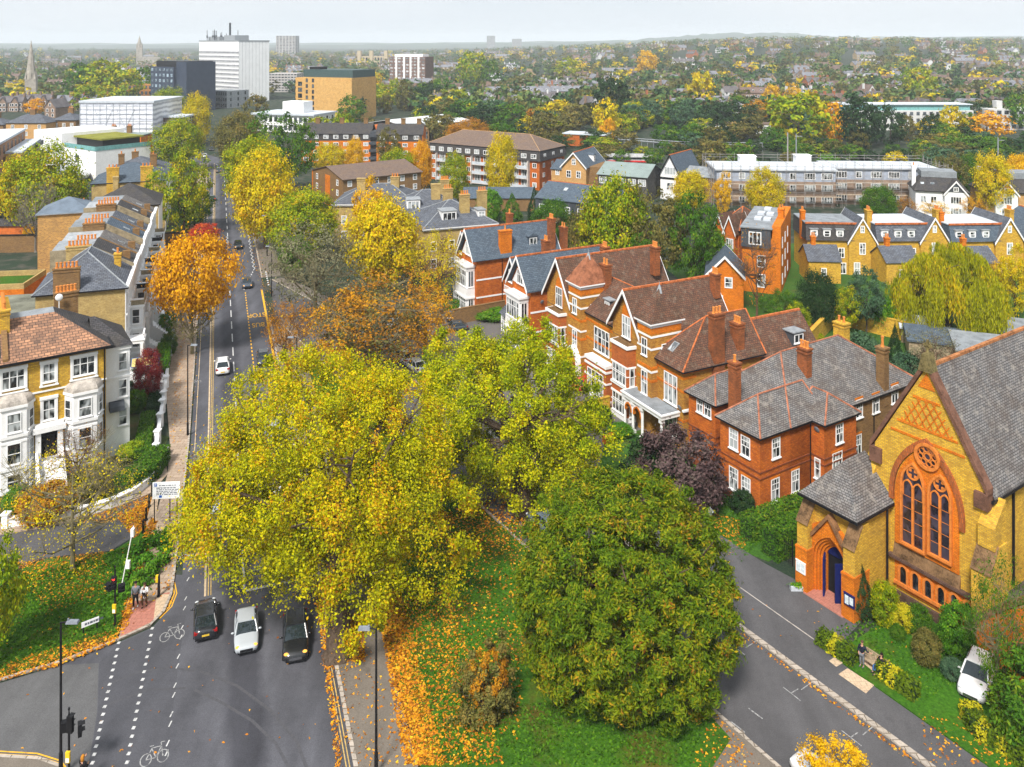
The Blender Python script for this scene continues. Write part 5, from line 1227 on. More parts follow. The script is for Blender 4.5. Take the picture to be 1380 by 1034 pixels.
# behind: low grey roofs
b = two('garage_row', 'low grey felted roof row in front of the red flats', 625, 285, 720, 285, 'garage'); b.walls(0, b.w, 0, 9, 0, 3.6, BB); b.groof(0, b.w, 0, 9, 3.6, 5.6, SL2, 'x')
b = two('flats', 'low house with shallow slate roof edged in orange tiles, dark tile-hung walls and skylights', 722, 312, 828, 328, 'house'); w = b.w
b.walls(0, w, 0, 12, 0, 4, BB); b.walls(-.03, w+.03, -.03, 12, 4, 8.2, DGR, 'tile_hung_wall'); b.groof(0, w, 0, 12, 8.2, 11.2, SL2, 'x', ridge=RDG, og=.2)
for k in range(6): b.win('F', w*(k+.5)/6, -.03, 5.2, 1.5, 1.6, 'sash'); b.win('F', w*(k+.5)/6, 0, 1.2, 1.5, 1.6, 'sash')
for k in (.3,.65): b.rooflight((w*k, 3.5, 10.15), R(-90), .46, 1, 1.2)
b = two('gabled_house', 'orange brick house with white bargeboards and slate roof beside the red flats', 757, 262, 801, 266, 'house'); w = b.w
b.gwall(0, w*.75, 0, 15, 0, 8.5, 12.6, TB); b.groof(0, w*.75, 0, 15, 8.5, 12.6, SL2, ridge=RDG, og=.6, barge=WH); b.walls(w*.72, w*1.15, 2, 14, 0, 8.5, BB); b.walls(-4.5,.1,2.5,12,0,7,TB); b.groof(-4.5,.2,2.5,12,7,9.2,SL2,'x')
for z0 in (1.4,5.2): b.win('F', w*.22, 0, z0, 1.5, 2.1, 'sash'); b.win('F', w*.52, 0, z0, 1.5, 2.1, 'sash'); b.win('F', -2.5, 2.5, z0, 1.3, 1.7, 'sash')
b.win('F', w*.375, 0, 9, 1.3, 1.8, 'sash'); b.dormer('R', 8, w*.75-.6, 9.2, 1.4, 2, 2, SL2, WH, pitch=.6)
b = two('hall', 'long hall with pale green metal roof and dark weathered end wall', 806, 268, 872, 274, 'building'); w = b.w
b.gwall(0, w, 0, 14, 0, 7.3, 9.9, plain('weathered_dark_boards', (.09,.085,.08), .9, .35), 'x'); b.groof(0, w, 0, 14, 7.3, 9.9, plain('green_metal_roof', (.21,.26,.25), .5, .12, .4), 'x', oh=.6)
for k in range(5): b.win('F', w*(k+.5)/5, 0, 4.6, 2.2, 1.9, 'tri')
b = two('gabled_house', 'white rendered black timbered gabled house beside the green roofed hall', 890, 268, 916, 271, 'house'); w = b.w
b.gwall(0, w, 0, 15, 0, 7.5, 12.8, WH); b.groof(0, w, 0, 15, 7.5, 12.8, SL2, oh=.5, og=.5, ridge=RDG, barge=BLK); b.walls(w-.1,w+9,3,13,0,7.0,BB); b.groof(w,w+9,3,13,7.0,9,FLT,'x')
b.win('F', w/2, 0, 7.2, 3.6, 2.2, 'quad'); b.win('F', w/2, 0, 2.8, 2.2, 2.2, 'sash'); m = MB(); m.box(0,w,-.08,.02,5.8,6.4); b.part('timber', m, BLK)
# yellow brick semis with grey mansards (backs towards us)
def semi(label, uL, vL, uR, vR, roof, top, gx):
    b = two('gabled_house', label, uL, vL, uR, vR, 'house', 'yellow brick houses with grey roofs behind the willow'); w = b.w; D = 10
    b.walls(0, w*.66, 0, D, 0, 6.6, YB); b.gwall(w*.60, w, -.35, D, 0, 6.6, 11.0, YB); b.groof(w*.60, w, -.35, D, 6.6, 11.0, SL, oh=.3, og=.3, ridge=None, barge=WH)
    m = MB(); m.hexa([(-.3,-.4,6.6),(w*.68,-.4,6.6),(w*.68,D,6.6),(-.3,D,6.6)],[(-.1,.9,9.6),(w*.72,.9,9.6),(w*.72,D,9.6),(-.1,D,9.6)]); b.part('mansard', m, roof)
    m = MB(); m.box(-.2,w*.76,.8,D,9.6,9.8); b.part('flat_roof', m, top); m = MB(); m.box(-.2,w*.76,.65,.85,9.6,9.95); b.part('ridge', m, RDG)
    for k in range(3): b.dormer('F', w*(.1+.19*k), .0, 7.2, 1.4, 1.5, 1.6, LED, WH, 'one')
    for a, z0, h in ((.8,8.2,1.4),(.8,4.0,2.3),(.72,.2,2.3)): b.win('F', w*a, -.35, z0, 1.2 if z0 < 8 else .8, h, 'sash')
    b.win('F', w*.5, 0, 3.2, 1.2, 2.0, 'sash'); b.win('F', w*.52, 0, .1, 1.3, 2.2, 'pair'); b.win('F', w*.2, 0, 3.4, 1.1, 1.7, 'sash')
    b.chim(w*.98, 3.5, 6, 12.0, .9, 1.6, YB, 3, along='y'); b.chim(.1, 4.0, 6, 11.6, .8, 1.3, OB, 2, along='y')
    b.gwall(-1.5, w*.34, -6.5, .1, 0, 4.2, 6.4, YB, 'x'); b.groof(-1.5, w*.34, -6.5, .1, 4.2, 6.4, SL, 'x', oh=.25, og=.2); b.win('F', w*.1, -6.5, 1.4, 1.0, 1.5, 'sash'); b.chim(w*.02, -3, 4, 8, .8, .8, OB, 2)
    for k in (.3,.7): b.rooflight((w*.9, D*k, 9.2), R(0), .85, .8, 1.2)
    return b
semi('yellow brick house with brown grey mansard and black fire escape', 1088, 369, 1180, 371, DT, FLT, 0); semi('yellow brick house with blue grey mansard and pale flat top, left of the willow', 1183, 371, 1277, 370, SL, FLW, 0); semi('yellow brick house with blue mansard half hidden by the willow', 1283, 372, 1378, 370, SL2, FLW, 0)
b = two('gabled_house', 'yellow brick house at the edge of the street with white fronted flat dormer', 1384, 372, 1480, 370, 'house'); b.gwall(0, b.w, 0, 12, 0, 6.6, 11, YB); b.groof(0, b.w, 0, 12, 6.6, 11, SL2, ridge=RDG)
# orange-red house with black flat-topped roof, and its red gabled neighbour
b = two('town_house', 'orange red brick house with black flat roofed attic and white skylights', 1000, 392, 1052, 398, 'house'); w = b.w
b.walls(0, w, 0, 20, 0, 9.8, OB); m = MB(); m.box(-.1,w*.75,-.5,17,8.2,11.6); b.part('attic', m, DGR); m = MB(); m.box(-.3,w*.8,-.7,20,11.6,11.8); b.part('flat_roof', m, FLT); b.walls(w*.78, w+.02, 0, 20.02, 9.8, 12.2, OB)
for (x,y) in ((.2,6),(.45,6),(.2,11),(.45,11),(.3,16)): m = MB(); m.box(w*x,w*x+1.3,y,y+2.2,11.8,12.2); b.part('skylight', m, FLW)
b.win('F', w*.35, -.5, 8.7, 2.2, 2.3, 'tri'); b.win('F', w*.5, 0, 4.6, 1.5, 2.2, 'one'); b.win('F', w*.5, 0, 1, 1.5, 2.4, 'one'); b.chim(w*.9, 8, 10, 14, 1.0, 2, OB, 2)
for z0 in (1.2,4.6,7.8):
    for y in (3,8,13): b.win('R', y, w, z0, 1.1, 1.9, 'one')
b = two('gabled_house', 'red brick house with twin white edged gables and hanging tiles', 962, 365, 992, 372, 'house'); w = b.w
b.walls(0, w, 1, 12, 0, 8.6, RB); b.hroof(0, w, 1, 12, 8.6, 12.2, CT, ridge=RDG, axis='x')
for x0 in (.1, w*.5):
    b.gwall(x0, x0+w*.45, 0, 5, 0, 8.6, 11.3, RB); b.groof(x0, x0+w*.45, 0, 5, 8.6, 11.3, CT, og=.4, barge=WH)
    for z0 in (1,4.8): b.win('F', x0+w*.22, 0, z0, 1.6, 2.2, 'tri')
b = two('gabled_house', 'yellow brick house with a round window gable below the orange red house', 952, 420, 1002, 424, 'house'); w = b.w
b.gwall(0, w, 0, 8, 0, 6.3, 9.4, OB); b.groof(0, w, 0, 8, 6.3, 9.4, SL2, og=.4, barge=WH); b.win('F', w*.3, 0, 1, 1.8, 1.9, 'tri'); b.win('F', w*.6, 0, 4.2, 1.3, 1.8, 'one')
# white gabled pair beyond
def whitegab(label, uL, vL, uR, vR, red):
    b = two('gabled_house', label, uL, vL, uR, vR, 'house'); w = b.w; D = 11
    b.walls(0, w, 0, D, 0, 6.5, WH if not red else TB); b.hroof(0, w, 0, D, 6.55, 11.0, DT, oh=.5, axis='x', inset=3.5)
    m = MB(); m.box(w*.15,w*.85,3.5,D-1,9.6,11.15); b.part('flat_roof', m, FLT)
    for x0, x1 in ((w*.55,w*.98),) if not red else ((w*.12,w*.45),(w*.62,w*.98)):
        b.gwall(x0, x1, -1, 4, 0, 6.2, 9.4, WH); b.groof(x0, x1, -1, 4, 6.2, 9.4, DT, og=.4, barge=WH); m = MB(); m.prism_y([(x0+.4,6.6),(x1-.4,6.6),((x0+x1)/2,8.9)], -1.08, -.98); b.part('gable_panel', m, OB if red else DGR)
        b.win('F', (x0+x1)/2, -1.08, 6.8, 1.2, 1.1, 'pair'); b.win('F', (x0+x1)/2, -1, 3.6, 2.6, 1.9, 'quad'); b.win('F', (x0+x1)/2, -1, .6, 2.6, 2.0, 'quad')
    for k in (.15,.35): b.win('F', w*k, 0, 3.4, 1.5, 1.8, 'pair'); b.rooflight((w*k, 1.6, 8.0), R(-90), .75, .9, 1.2)
    b.chim(.2, 5, 6, 12.4, .9, 1.4, WH, 1); return b
whitegab('white rendered house with one big gable beside the scaffolded flats', 1234, 290, 1304, 294, False); whitegab('house with red tile-hung gables and timber bays, on the far side of the lane', 1329, 293, 1420, 296, True)
# ---- left middle distance ---------------------------------------------------------------------
a_, c_ = Vector((-128.6,200)), Vector((-153.5,262)); d_ = c_-a_; b = Bd('flats', 'modern buff brick flats with recessed balconies at the picture edge', a_, math.atan2(d_.y,d_.x), 'building', simple=True); b.w = w = d_.length
b.walls(0, w, 0, 30, 0, 17.5, brick('pink_brick', (.46,.24,.13), (.36,.18,.10), (.35,.25,.18), .4, .16, .3)); b.walls(w*.5, w+.02, -4.2, 0, 0, 14.2, TB); m = MB(); m.box(-.2,w+.2,-.2,30.2,17.5,18.1); m.box(w*.5-.2,w+.2,-4.4,-.2,14.2,14.7); b.part('parapet', m, FLW)
for fl in range(5):
    for y in range(11): x_ = 3+y*5.9; b.win('F', x_, -4.2 if x_ > w*.5 and fl < 4 else 0, 1.2+fl*3.3, 1.5, 2.3, 'blk dark one')
m = MB()
for fl in range(1,5): m.box(w*.6,w*.72,-5.4,-4.2,fl*3.3,fl*3.3+1.3); m.box(w*.84,w*.97,-5.4,-4.2,fl*3.3,fl*3.3+1.3); m.box(w*.1,w*.22,-1.3,0,fl*3.3,fl*3.3+1.3)
b.part('balcony', m, DGR)
b = two('curved_building', 'white rendered modern building with green roof and glass balustrades', 62, 232, 125, 244, 'building'); w = b.w
b.walls(-9, w*.35, 0, 22, 0, 14.2, WH); b.walls(w*.35, w, 1, 20, 0, 9.6, WH); m = MB(); m.box(w*.36,w*.9,5,18,9.6,12.6); b.part('penthouse', m, BLK); m = MB(); m.box(w*.34,w*.93,4,19,12.6,13.1); b.part('green_roof', m, plain('sedum_roof', (.20,.20,.03), .9, .3, .5))
m = MB(); m.box(w*.36,w+.1,.8,.95,9.6,11); m.box(w-.05,w+.1,.95,20,9.6,11); b.part('glass_balustrade', m, plain('green_glass', (.16,.36,.36), .2)); 
for (x,z) in ((-5,7),(-2,5),(2,6),(w*.62,5)): b.win('F', x, 0 if x < w*.35 else 1, z, .9 if x < 8 else 2.4, 2.4, 'blk dark')
m = MB(); m.ball((w*.75,-5,2.2),(9,7,2.8),16,8); b.part('white_canopy', m, WH)
b = two('town_house', 'orange brick house with chimneys beside the white modern building', 118, 222, 190, 222, 'house'); w = b.w
b.walls(0, w*.25, -3, 10, 0, 10.5, OB); b.walls(w*.25, w, 0, 10, 0, 10.2, OB); m = MB(); m.box(-.2,w+.2,-.2,10.2,10.5,10.9); b.part('flat_roof', m, plain('green_metal_roof', (.21,.26,.25), .5, .12, .4))
for fl in range(3):
    for k in range(5): b.win('F', w*(.1+.19*k), -3 if k == 0 else 0, 1.2+fl*3.1, 1.5, 1.9, 'sash')
for k in (.3,.6): b.chim(w*k, 8, 9, 13.6, 1.6, 1.2, BB, 3)
b = two('sheeted_building', 'building wrapped in white scaffold sheeting', 108, 206, 206, 206, 'building'); w = b.w
SHT = N('scaffold_sheeting'); co_ = SHT.coord('Object'); wv_ = SHT.n('ShaderNodeTexWave', _bands_direction='Z'); SHT.l(co_, wv_.inputs['Vector']); wv_.inputs['Scale'].default_value = .16; wv_.inputs['Distortion'].default_value = 2.5; wv_.inputs['Detail'].default_value = 3
SHT.bsdf(SHT.ramp(SHT.math('ADD', SHT.math('MULTIPLY', wv_.outputs['Fac'], .6), SHT.math('MULTIPLY', SHT.noise(co_, .5, 5), .5)), [(.2,(.34,.36,.42)),(.5,(.62,.64,.70)),(.8,(.80,.82,.86))]), .5, .4); SHT = SHT.m
b.walls(0, w, 0, 30, 0, 20.5, SHT); m = MB(); m.box(-.4,w+.6,-.4,30.4,20.5,21.3); b.part('temporary_roof', m, FLW); b.walls(w, w+9, 10, 30, 0, 13.5, plain('dark_scaffold_wall', (.2,.15,.15), .9, .5, 1)); m = MB(); m.box(w,w+9.6,9.5,30,13.5,14.2); b.part('temporary_roof', m, FLW)  # side wing is a mottled dark brown
m = MB()
for i in range(12): m.tube([(w*i/11,-.2,0),(w*i/11,-.2,20.5)], .1, 4)
for i in range(7): m.tube([(0,-.2,3*i+1),(w,-.2,3*i+1)], .08, 4)
for (a,c) in ((.2,.45),(.5,.75),(.75,.5),(.45,.2)): m.tube([(w*a,-.3,2),(w*c,-.3,18)], .1, 4)
for i in range(6): m.tube([(w+9.2,11+i*3,0),(w+9.2,11+i*3,13.5)], .1, 4); m.tube([(w,9.6,2.2*i+.5),(w+9.2,9.6,2.2*i+.5)], .1, 4)
b.part('scaffold', m, FLW)
def oldhouse(label, uL, vL, uR, vR, z, zr, wall, D=11, white=False):
    b = two('villa', label, uL, vL, uR, vR, 'house', 'brown houses behind the white modern building'); w = b.w; b.walls(0, w, 0, D, 0, z, wall); b.hroof(0, w, 0, D, z+.05, zr, SL, oh=.4); b.chim(w*.5, D*.5, z, zr+2, 2.2, 1.2, BB, 3)
    for z0 in (2,5,8):
        if z0+2 < z:
            for k in range(3): b.win('F', w*(k+.5)/3, 0, z0, 1.4, 1.8, 'sash')
    if white: b.walls(-2, .0, 0, D, 0, z-.5, WH)
oldhouse('brown villa with shallow slate hip and dark weatherboarded extension', 8, 199, 62, 199, 10.5, 14, TB); oldhouse('square brown villa with white flank wall beside the sheeted building', 70, 196, 102, 196, 11, 14, BB, 12, True); oldhouse('small brown house at the left edge beyond the buff flats', -30, 196, 4, 196, 9, 12, BB)
# ================================ TREES ==========================================================
def C(*a): return a
PAL = {   # leaf colour ramps (base colours)
 'plane':   [(.0,(.09,.12,.004)),(.22,(.23,.27,.004)),(.48,(.44,.43,.004)),(.74,(.61,.51,.004)),(.88,(.60,.31,.006)),(1,(.34,.12,.008))],
 'plane2':  [(.0,(.10,.16,.004)),(.3,(.27,.34,.004)),(.55,(.50,.50,.004)),(.78,(.64,.54,.004)),(.9,(.52,.26,.006)),(1,(.34,.12,.008))],
 'chestnut':[(.0,(.032,.080,.005)),(.35,(.088,.16,.006)),(.6,(.175,.23,.007)),(.8,(.31,.28,.009)),(.9,(.42,.23,.012)),(1,(.30,.085,.016))],
 'orange':  [(.0,(.42,.19,.006)),(.35,(.70,.34,.006)),(.65,(.78,.43,.006)),(.85,(.74,.28,.006)),(1,(.42,.36,.012))],
 'yellow':  [(.0,(.22,.21,.005)),(.3,(.46,.40,.005)),(.65,(.70,.54,.005)),(.9,(.74,.44,.005)),(1,(.56,.25,.006))],
 'gold':    [(.0,(.42,.24,.006)),(.4,(.74,.43,.006)),(.8,(.80,.52,.008)),(1,(.66,.28,.008))],
 'ygreen':  [(.0,(.065,.13,.006)),(.35,(.17,.27,.006)),(.65,(.35,.38,.007)),(.88,(.52,.44,.007)),(1,(.48,.27,.008))],
 'green':   [(.0,(.022,.075,.008)),(.4,(.055,.15,.010)),(.75,(.115,.22,.013)),(1,(.23,.25,.018))],
 'bright':  [(.0,(.03,.11,.008)),(.4,(.07,.21,.012)),(.8,(.14,.30,.016)),(1,(.24,.32,.02))],
 'dark':    [(.0,(.010,.030,.010)),(.5,(.022,.058,.018)),(.85,(.04,.085,.024)),(1,(.09,.10,.03))],
 'blue':    [(.0,(.03,.075,.04)),(.5,(.06,.13,.065)),(1,(.12,.20,.10))],
 'olive':   [(.0,(.07,.072,.018)),(.4,(.13,.125,.03)),(.75,(.20,.18,.045)),(1,(.30,.19,.04))],
 'rust':    [(.0,(.20,.085,.012)),(.4,(.40,.17,.012)),(.75,(.54,.25,.010)),(1,(.30,.25,.02))],
 'red':     [(.0,(.30,.03,.02)),(.5,(.58,.06,.03)),(.8,(.66,.14,.02)),(1,(.60,.25,.03))],
 'purple':  [(.0,(.05,.030,.032)),(.4,(.10,.060,.060)),(.75,(.17,.118,.11)),(1,(.08,.10,.045))],
 'acer':    [(.0,(.09,.012,.02)),(.5,(.20,.022,.032)),(.9,(.34,.05,.03)),(1,(.40,.16,.03))],
 'willow':  [(.0,(.13,.16,.006)),(.35,(.30,.32,.007)),(.7,(.47,.44,.008)),(.9,(.62,.44,.008)),(1,(.6,.30,.008))],
 'grey':    [(.0,(.10,.10,.055)),(.5,(.18,.18,.10)),(1,(.27,.26,.14))],
 'lime':    [(.0,(.10,.17,.008)),(.5,(.24,.34,.012)),(1,(.42,.46,.02))],
 'hedgey':  [(.0,(.05,.10,.006)),(.4,(.12,.18,.008)),(.62,(.22,.26,.01)),(.74,(.40,.37,.012)),(1,(.60,.52,.02))],
 'fargreen':[(.0,(.025,.068,.024)),(.45,(.055,.120,.036)),(.8,(.115,.175,.045)),(1,(.20,.22,.05))],
 'lemon':   [(.0,(.36,.32,.01)),(.5,(.62,.54,.016)),(1,(.72,.62,.05))],
}
def FM(p, tr=.22, cl=.45): return foliage('leaves_'+p, PAL[p], tr, cl)
BRK = plain('bark', (.085,.06,.042), .95, .4, 5); BRKG = plain('grey_bark', (.17,.15,.125), .95, .35, 6); BRKB = plain('brown_twig_bark', (.13,.075,.045), .95, .35, 6); BRKO = plain('olive_twig_bark', (.18,.155,.085), .95, .35, 6)
def crown_pts(seed, ncl, nlf, r=(.5,.5,.40), cz=.60, crad=(.10,.17), lump=.22, fill=.5, low=-1.0, drop=0.0):
    rg = np.random.default_rng(seed)
    ld = rg.normal(size=(9,3)); ld /= np.linalg.norm(ld,axis=1)[:,None]; la = rg.uniform(-1,1.2,9)
    out = []; nrm = []; cl = []
    d = []
    i = 0
    while len(d) < ncl:                                            # even spread of clump directions
        k = len(d)+.5; ph = math.acos(1-2*k/ncl); th = math.pi*(1+5**.5)*k
        v = np.array([math.cos(th)*math.sin(ph), math.sin(th)*math.sin(ph), math.cos(ph)]) + rg.normal(size=3)*.16; d.append(v/np.linalg.norm(v))
    per = max(3, nlf//ncl)
    for v in d:
        if v[2] < low: continue
        f = 1 + lump*np.sum(la*np.maximum(0, ld@v)**6); rad = f*(fill+(1-fill)*rg.random()**.5)
        c = v*rad*np.array(r); c[2] += cz; s = rg.uniform(*crad)
        n = int(per*rg.uniform(.6,1.4)); q = rg.normal(size=(n,3)); q /= np.linalg.norm(q,axis=1)[:,None]; q *= np.minimum(1.7, np.abs(rg.normal(size=n))*.45+.35*rg.random(n)+.15)[:,None]
        p = c + q*s*np.array([1,1,.72]); p[:,2] -= drop*s*rg.random(n)
        out.append(p); nrm.append(v*.5+np.array([0,0,.4])+q*.5); cl.append(np.full(n, rg.random()))
    return np.concatenate(out), np.concatenate(nrm), np.concatenate(cl)
def crown_mesh(name, seed, ncl, nlf, lsize, vary=.7, flat=.55, elong=1.2, **kw):
    P, Nn, cl = crown_pts(seed, ncl, nlf, **kw); return leaf_quads(name, P, lsize, [None], seed+1, normal=Nn, flat=flat, vary=vary, elong=elong, clump=cl)
def limbs(mb, seed, h0, cz, r, rz, tr, n=9, sub=3, twig=0, sides=6, lean=.0):
    """trunk and limbs in unit tree space (height 1, crown radius r)"""
    rg = random.Random(seed)
    top = (lean, 0, cz+rz*.35); mb.tube([(0,0,-.01),(0,0,.02),(lean*.3,.005,h0),(lean*.7,-.01,(h0+cz)/2+.04),top], [tr*1.5,tr*1.05,tr*.85,tr*.6,tr*.2], sides+2)
    for i in range(n):
        a = i*2.4+rg.random(); z0 = h0*.85+(cz-h0*.6)*rg.random()*.9; rr = r*rg.uniform(.55,.95); z1 = cz+rz*rg.uniform(-.35,.8)
        p0 = Vector((lean*.5,0,z0)); p2 = Vector((rr*math.cos(a), rr*math.sin(a), z1)); p1 = p0*.45+p2*.55+Vector((0,0,-.04)); w0 = tr*rg.uniform(.35,.5)
        mb.tube([p0,p1,p2],[w0,w0*.65,w0*.18],5)
        for j in range(sub):
            k = rg.uniform(.35,.9); q0 = p1*(1-k)+p2*k if k > .3 else p1; dq = Vector((rg.uniform(-1,1),rg.uniform(-1,1),rg.uniform(-.1,.9))).normalized()*r*rg.uniform(.25,.5)
            mb.tube([q0,q0+dq*.5+Vector((0,0,.01)),q0+dq],[w0*.38,w0*.25,w0*.08],4)
            for t in range(twig):
                kk = rg.uniform(.3,1); s0 = q0+dq*kk; dt = (dq.normalized()*.5+Vector((rg.uniform(-1,1),rg.uniform(-1,1),rg.uniform(-.5,.8)))).normalized()*r*rg.uniform(.12,.28)
                mb.tube([s0,s0+dt*.5,s0+dt],[w0*.14,w0*.10,w0*.03],3)
PROTO = {}
def proto(kind):
    if kind in PROTO: return PROTO[kind]
    base = kind.split('.')[0]; var = int(kind.split('.')[1]) if '.' in kind else 0; sd = hash_(kind)
    m = MB(); cr = None
    if base == 'round': cr = crown_mesh('crown', sd, 150, 17000, .0135, r=(.5,.5,.42), cz=.57, lump=.20); limbs(m, sd, .22, .58, .42, .36, .028)
    elif base == 'oval': cr = crown_mesh('crown', sd, 140, 16000, .0135, r=(.48,.48,.46), cz=.53, lump=.14, fill=.6); limbs(m, sd, .15, .55, .40, .40, .026)
    elif base == 'loose': cr = crown_mesh('crown', sd, 100, 8500, .0145, r=(.5,.5,.40), cz=.58, lump=.35, crad=(.07,.13), fill=.35); limbs(m, sd, .2, .55, .46, .40, .022, 11, 4, 3)
    elif base == 'sparse': cr = crown_mesh('crown', sd, 110, 5200, .0095, r=(.5,.5,.40), cz=.58, lump=.3, crad=(.07,.14), fill=.35); limbs(m, sd, .2, .52, .48, .42, .024, 15, 6, 7)
    elif base == 'street': cr = crown_mesh('crown', sd, 130, 15000, .0135, r=(.5,.5,.33), cz=.66, lump=.22); limbs(m, sd, .3, .66, .42, .3, .022, 11, 4, 3)
    elif base == 'thin': cr = crown_mesh('crown', sd, 110, 3600, .0062, r=(.5,.5,.36), cz=.52, lump=.3, crad=(.07,.14), fill=.35); limbs(m, sd, .2, .52, .48, .44, .018, 19, 7, 10)
    elif base == 'bare': cr = crown_mesh('crown', sd, 70, 500, .012, r=(.5,.5,.40), cz=.58, fill=.35); limbs(m, sd, .2, .5, .48, .44, .024, 17, 7, 9)
    elif base == 'cone': cr = crown_mesh('crown', sd, 130, 11000, .015, r=(.42,.42,.52), cz=.48, lump=.1, crad=(.08,.12), fill=.7, low=-.8); cone_fix(cr); m.tube([(0,0,0),(0,0,.5)],[.03,.01],6)
    elif base == 'bush': cr = crown_mesh('crown', sd, 110, 11000, .02, r=(.46,.46,.46), cz=.46, lump=.12, crad=(.10,.16), fill=.75); m.tube([(0,0,0),(0,0,.4)],[.04,.02],6)
    elif base == 'far': cr = crown_mesh('crown', sd, 44, 1700, .036, r=(.48,.48,.46), cz=.50, lump=.22, crad=(.10,.18), fill=.6); m.tube([(0,0,0),(0,0,.5)],[.03,.015],5)
    PROTO[kind] = (m.mesh_data('trunk', BRK, uv=False), cr); return PROTO[kind]
def hash_(s_): return sum((i+1)*ord(c) for i, c in enumerate(s_)) % 9973
def cone_fix(me):
    n = len(me.vertices); a = np.empty(n*3, dtype=np.float32); me.vertices.foreach_get('co', a); a = a.reshape(-1,3); k = np.clip(1.15-a[:,2], .12, 1); a[:,0] *= k; a[:,1] *= k; me.vertices.foreach_set('co', a.reshape(-1))
def setmat(o, m):
    o.material_slots[0].link = 'OBJECT'; o.material_slots[0].material = m
TREES = []
def tree(x, y, h, w, kind, pal, label, name='tree', cat='tree', group=None, bark=BRK, z=0.0, seed=0, one=False):
    tr, cr = proto(kind); t = empty(name, (x, y, z), (seed*2.399 + x*.37 + y*.11) % 6.28, label, cat, group); t.scale = (w*.87, w*.87, h*.96)
    a = link('trunk', tr, t); 
    if bark is not BRK: setmat(a, bark)
    b = link('crown', cr, t); setmat(b, FM(pal)); return t
def T(u, vtop, vbase, wpx, kind, pal, label, **k):
    """a tree standing on the ground where its foot is seen; height and spread from its size in the street"""
    x, y = G(u, vbase); z = hgt(x, y); h = (vbase-vtop)*y/F; return tree(x, y, h, wpx*y/F, kind, pal, label, z=z, **k)

# ---- the three big crowns in front ---------------------------------------------------------------
def big(name, label, xy, lobes, nlf, ls, pal, tr, seed, crad, trunk_h, dens, lump=.16, elong=1.15, drop=.4, flat=.6, low=-.9, fill=.55):
    """lobes: (centre, radii) ellipsoids that make up the crown; dens: clumps per square metre of lobe surface"""
    t = empty(name, xy, 0, label, 'tree'); PP, NN, CC = [], [], []
    sf = [r[0]*r[1]+r[1]*r[2]+r[0]*r[2] for _, r in lobes]; tot = sum(sf)
    for i, (c, r) in enumerate(lobes):
        R_ = max(r); P, Nn, cl = crown_pts(seed+i, int(sf[i]*dens), int(nlf*sf[i]/tot), r=tuple(a/R_ for a in r), cz=0, crad=tuple(q/R_ for q in crad), lump=lump, fill=fill, low=low, drop=drop)
        P = P*R_+np.array([c[0]-xy[0], c[1]-xy[1], c[2]]); ok = P[:,2] > .4; PP.append(P[ok]); NN.append(Nn[ok]); CC.append(cl[ok])
    link('crown', leaf_quads('crown', np.concatenate(PP), ls, [FM(pal)], seed+1, normal=np.concatenate(NN), flat=flat, vary=1.1, elong=elong, clump=np.concatenate(CC)), t)
    m = MB(); rg = random.Random(seed); c, r = lobes[0]; cx_, cy_, cz_ = c[0]-xy[0], c[1]-xy[1], c[2]; hub = Vector((cx_*.3, cy_*.3, trunk_h)); m.tube([(0,0,-.1),(.05,0,.5),(cx_*.1,cy_*.1,trunk_h*.5),hub,(cx_*.7,cy_*.7,cz_+r[2]*.2)],[tr*1.5,tr*1.1,tr,tr*.85,tr*.25],10)
    ends = [Vector((q[0]-xy[0], q[1]-xy[1], q[2])) for q, _ in lobes[1:]]
    for i in range(18):
        a = i*2.4; e = rg.uniform(-.25,.75); p2 = ends[i] if i < len(ends) else Vector((cx_+r[0]*.85*math.cos(a)*math.cos(e), cy_+r[1]*.85*math.sin(a)*math.cos(e), cz_+r[2]*.8*math.sin(e))); p1 = hub*.5+p2*.5+Vector((0,0,.8)); w0 = tr*.4
        m.tube([hub+Vector((0,0,rg.uniform(-1,1.5))),p1,p2],[w0,w0*.6,w0*.15],6)
        for j in range(7):
            k = rg.uniform(.2,1); q0 = p1*(1-k)+p2*k; dq = Vector((rg.uniform(-1,1),rg.uniform(-1,1),rg.uniform(-.3,.8)))*rg.uniform(1,2.8); m.tube([q0,q0+dq*.5,q0+dq],[w0*.3,w0*.2,.02],4)
    m.build('trunk', BRK, t, uv=False); return t
x, y = G(456, 884)
big('plane_tree', 'huge yellow green plane tree overhanging the main road beside the waiting cars', (x,y), [((-14.8,68,11.4),(10.3,9.8,8.0)),((-22.8,67,8.8),(4.8,5,4.8)),((-7.6,65.5,7.8),(5.2,4.4,5.8)),((-17.5,71,15.0),(7,6,4.4)),((-10.5,69,14.0),(6,5,4.8)),((-11.2,60.9,5.4),(2.8,2.4,3.6)),((-18.6,63,9.6),(5,3.6,4.4)),((-24.9,71,7.0),(3.4,4,3.4)),((-13.5,61.8,9.4),(5.5,3.4,4.6)),((-14,66,9),(7,6,6))],
  225000, .080, 'plane', .85, 11, (.45,1.5), 6.5, .85, drop=1.4, flat=.95, fill=.5)
big('plane_tree', 'second great plane tree on the green, behind the dark sweet chestnut', (1.0,79.5), [((-.4,83.5,8.6),(8.4,8.6,7.0)),((5.6,82,6.2),(4.6,4.2,4.8)),((-5.4,87,11.2),(5.2,5,4.2)),((2.6,79,4.4),(4.6,3,3.6)),((1.5,88,12.4),(5,5,3.6)),((-5.4,80,5.6),(3.6,3.6,3.8))],
  175000, .088, 'plane2', .75, 23, (.45,1.5), 6.0, .85, drop=1.4, flat=.95, fill=.5)
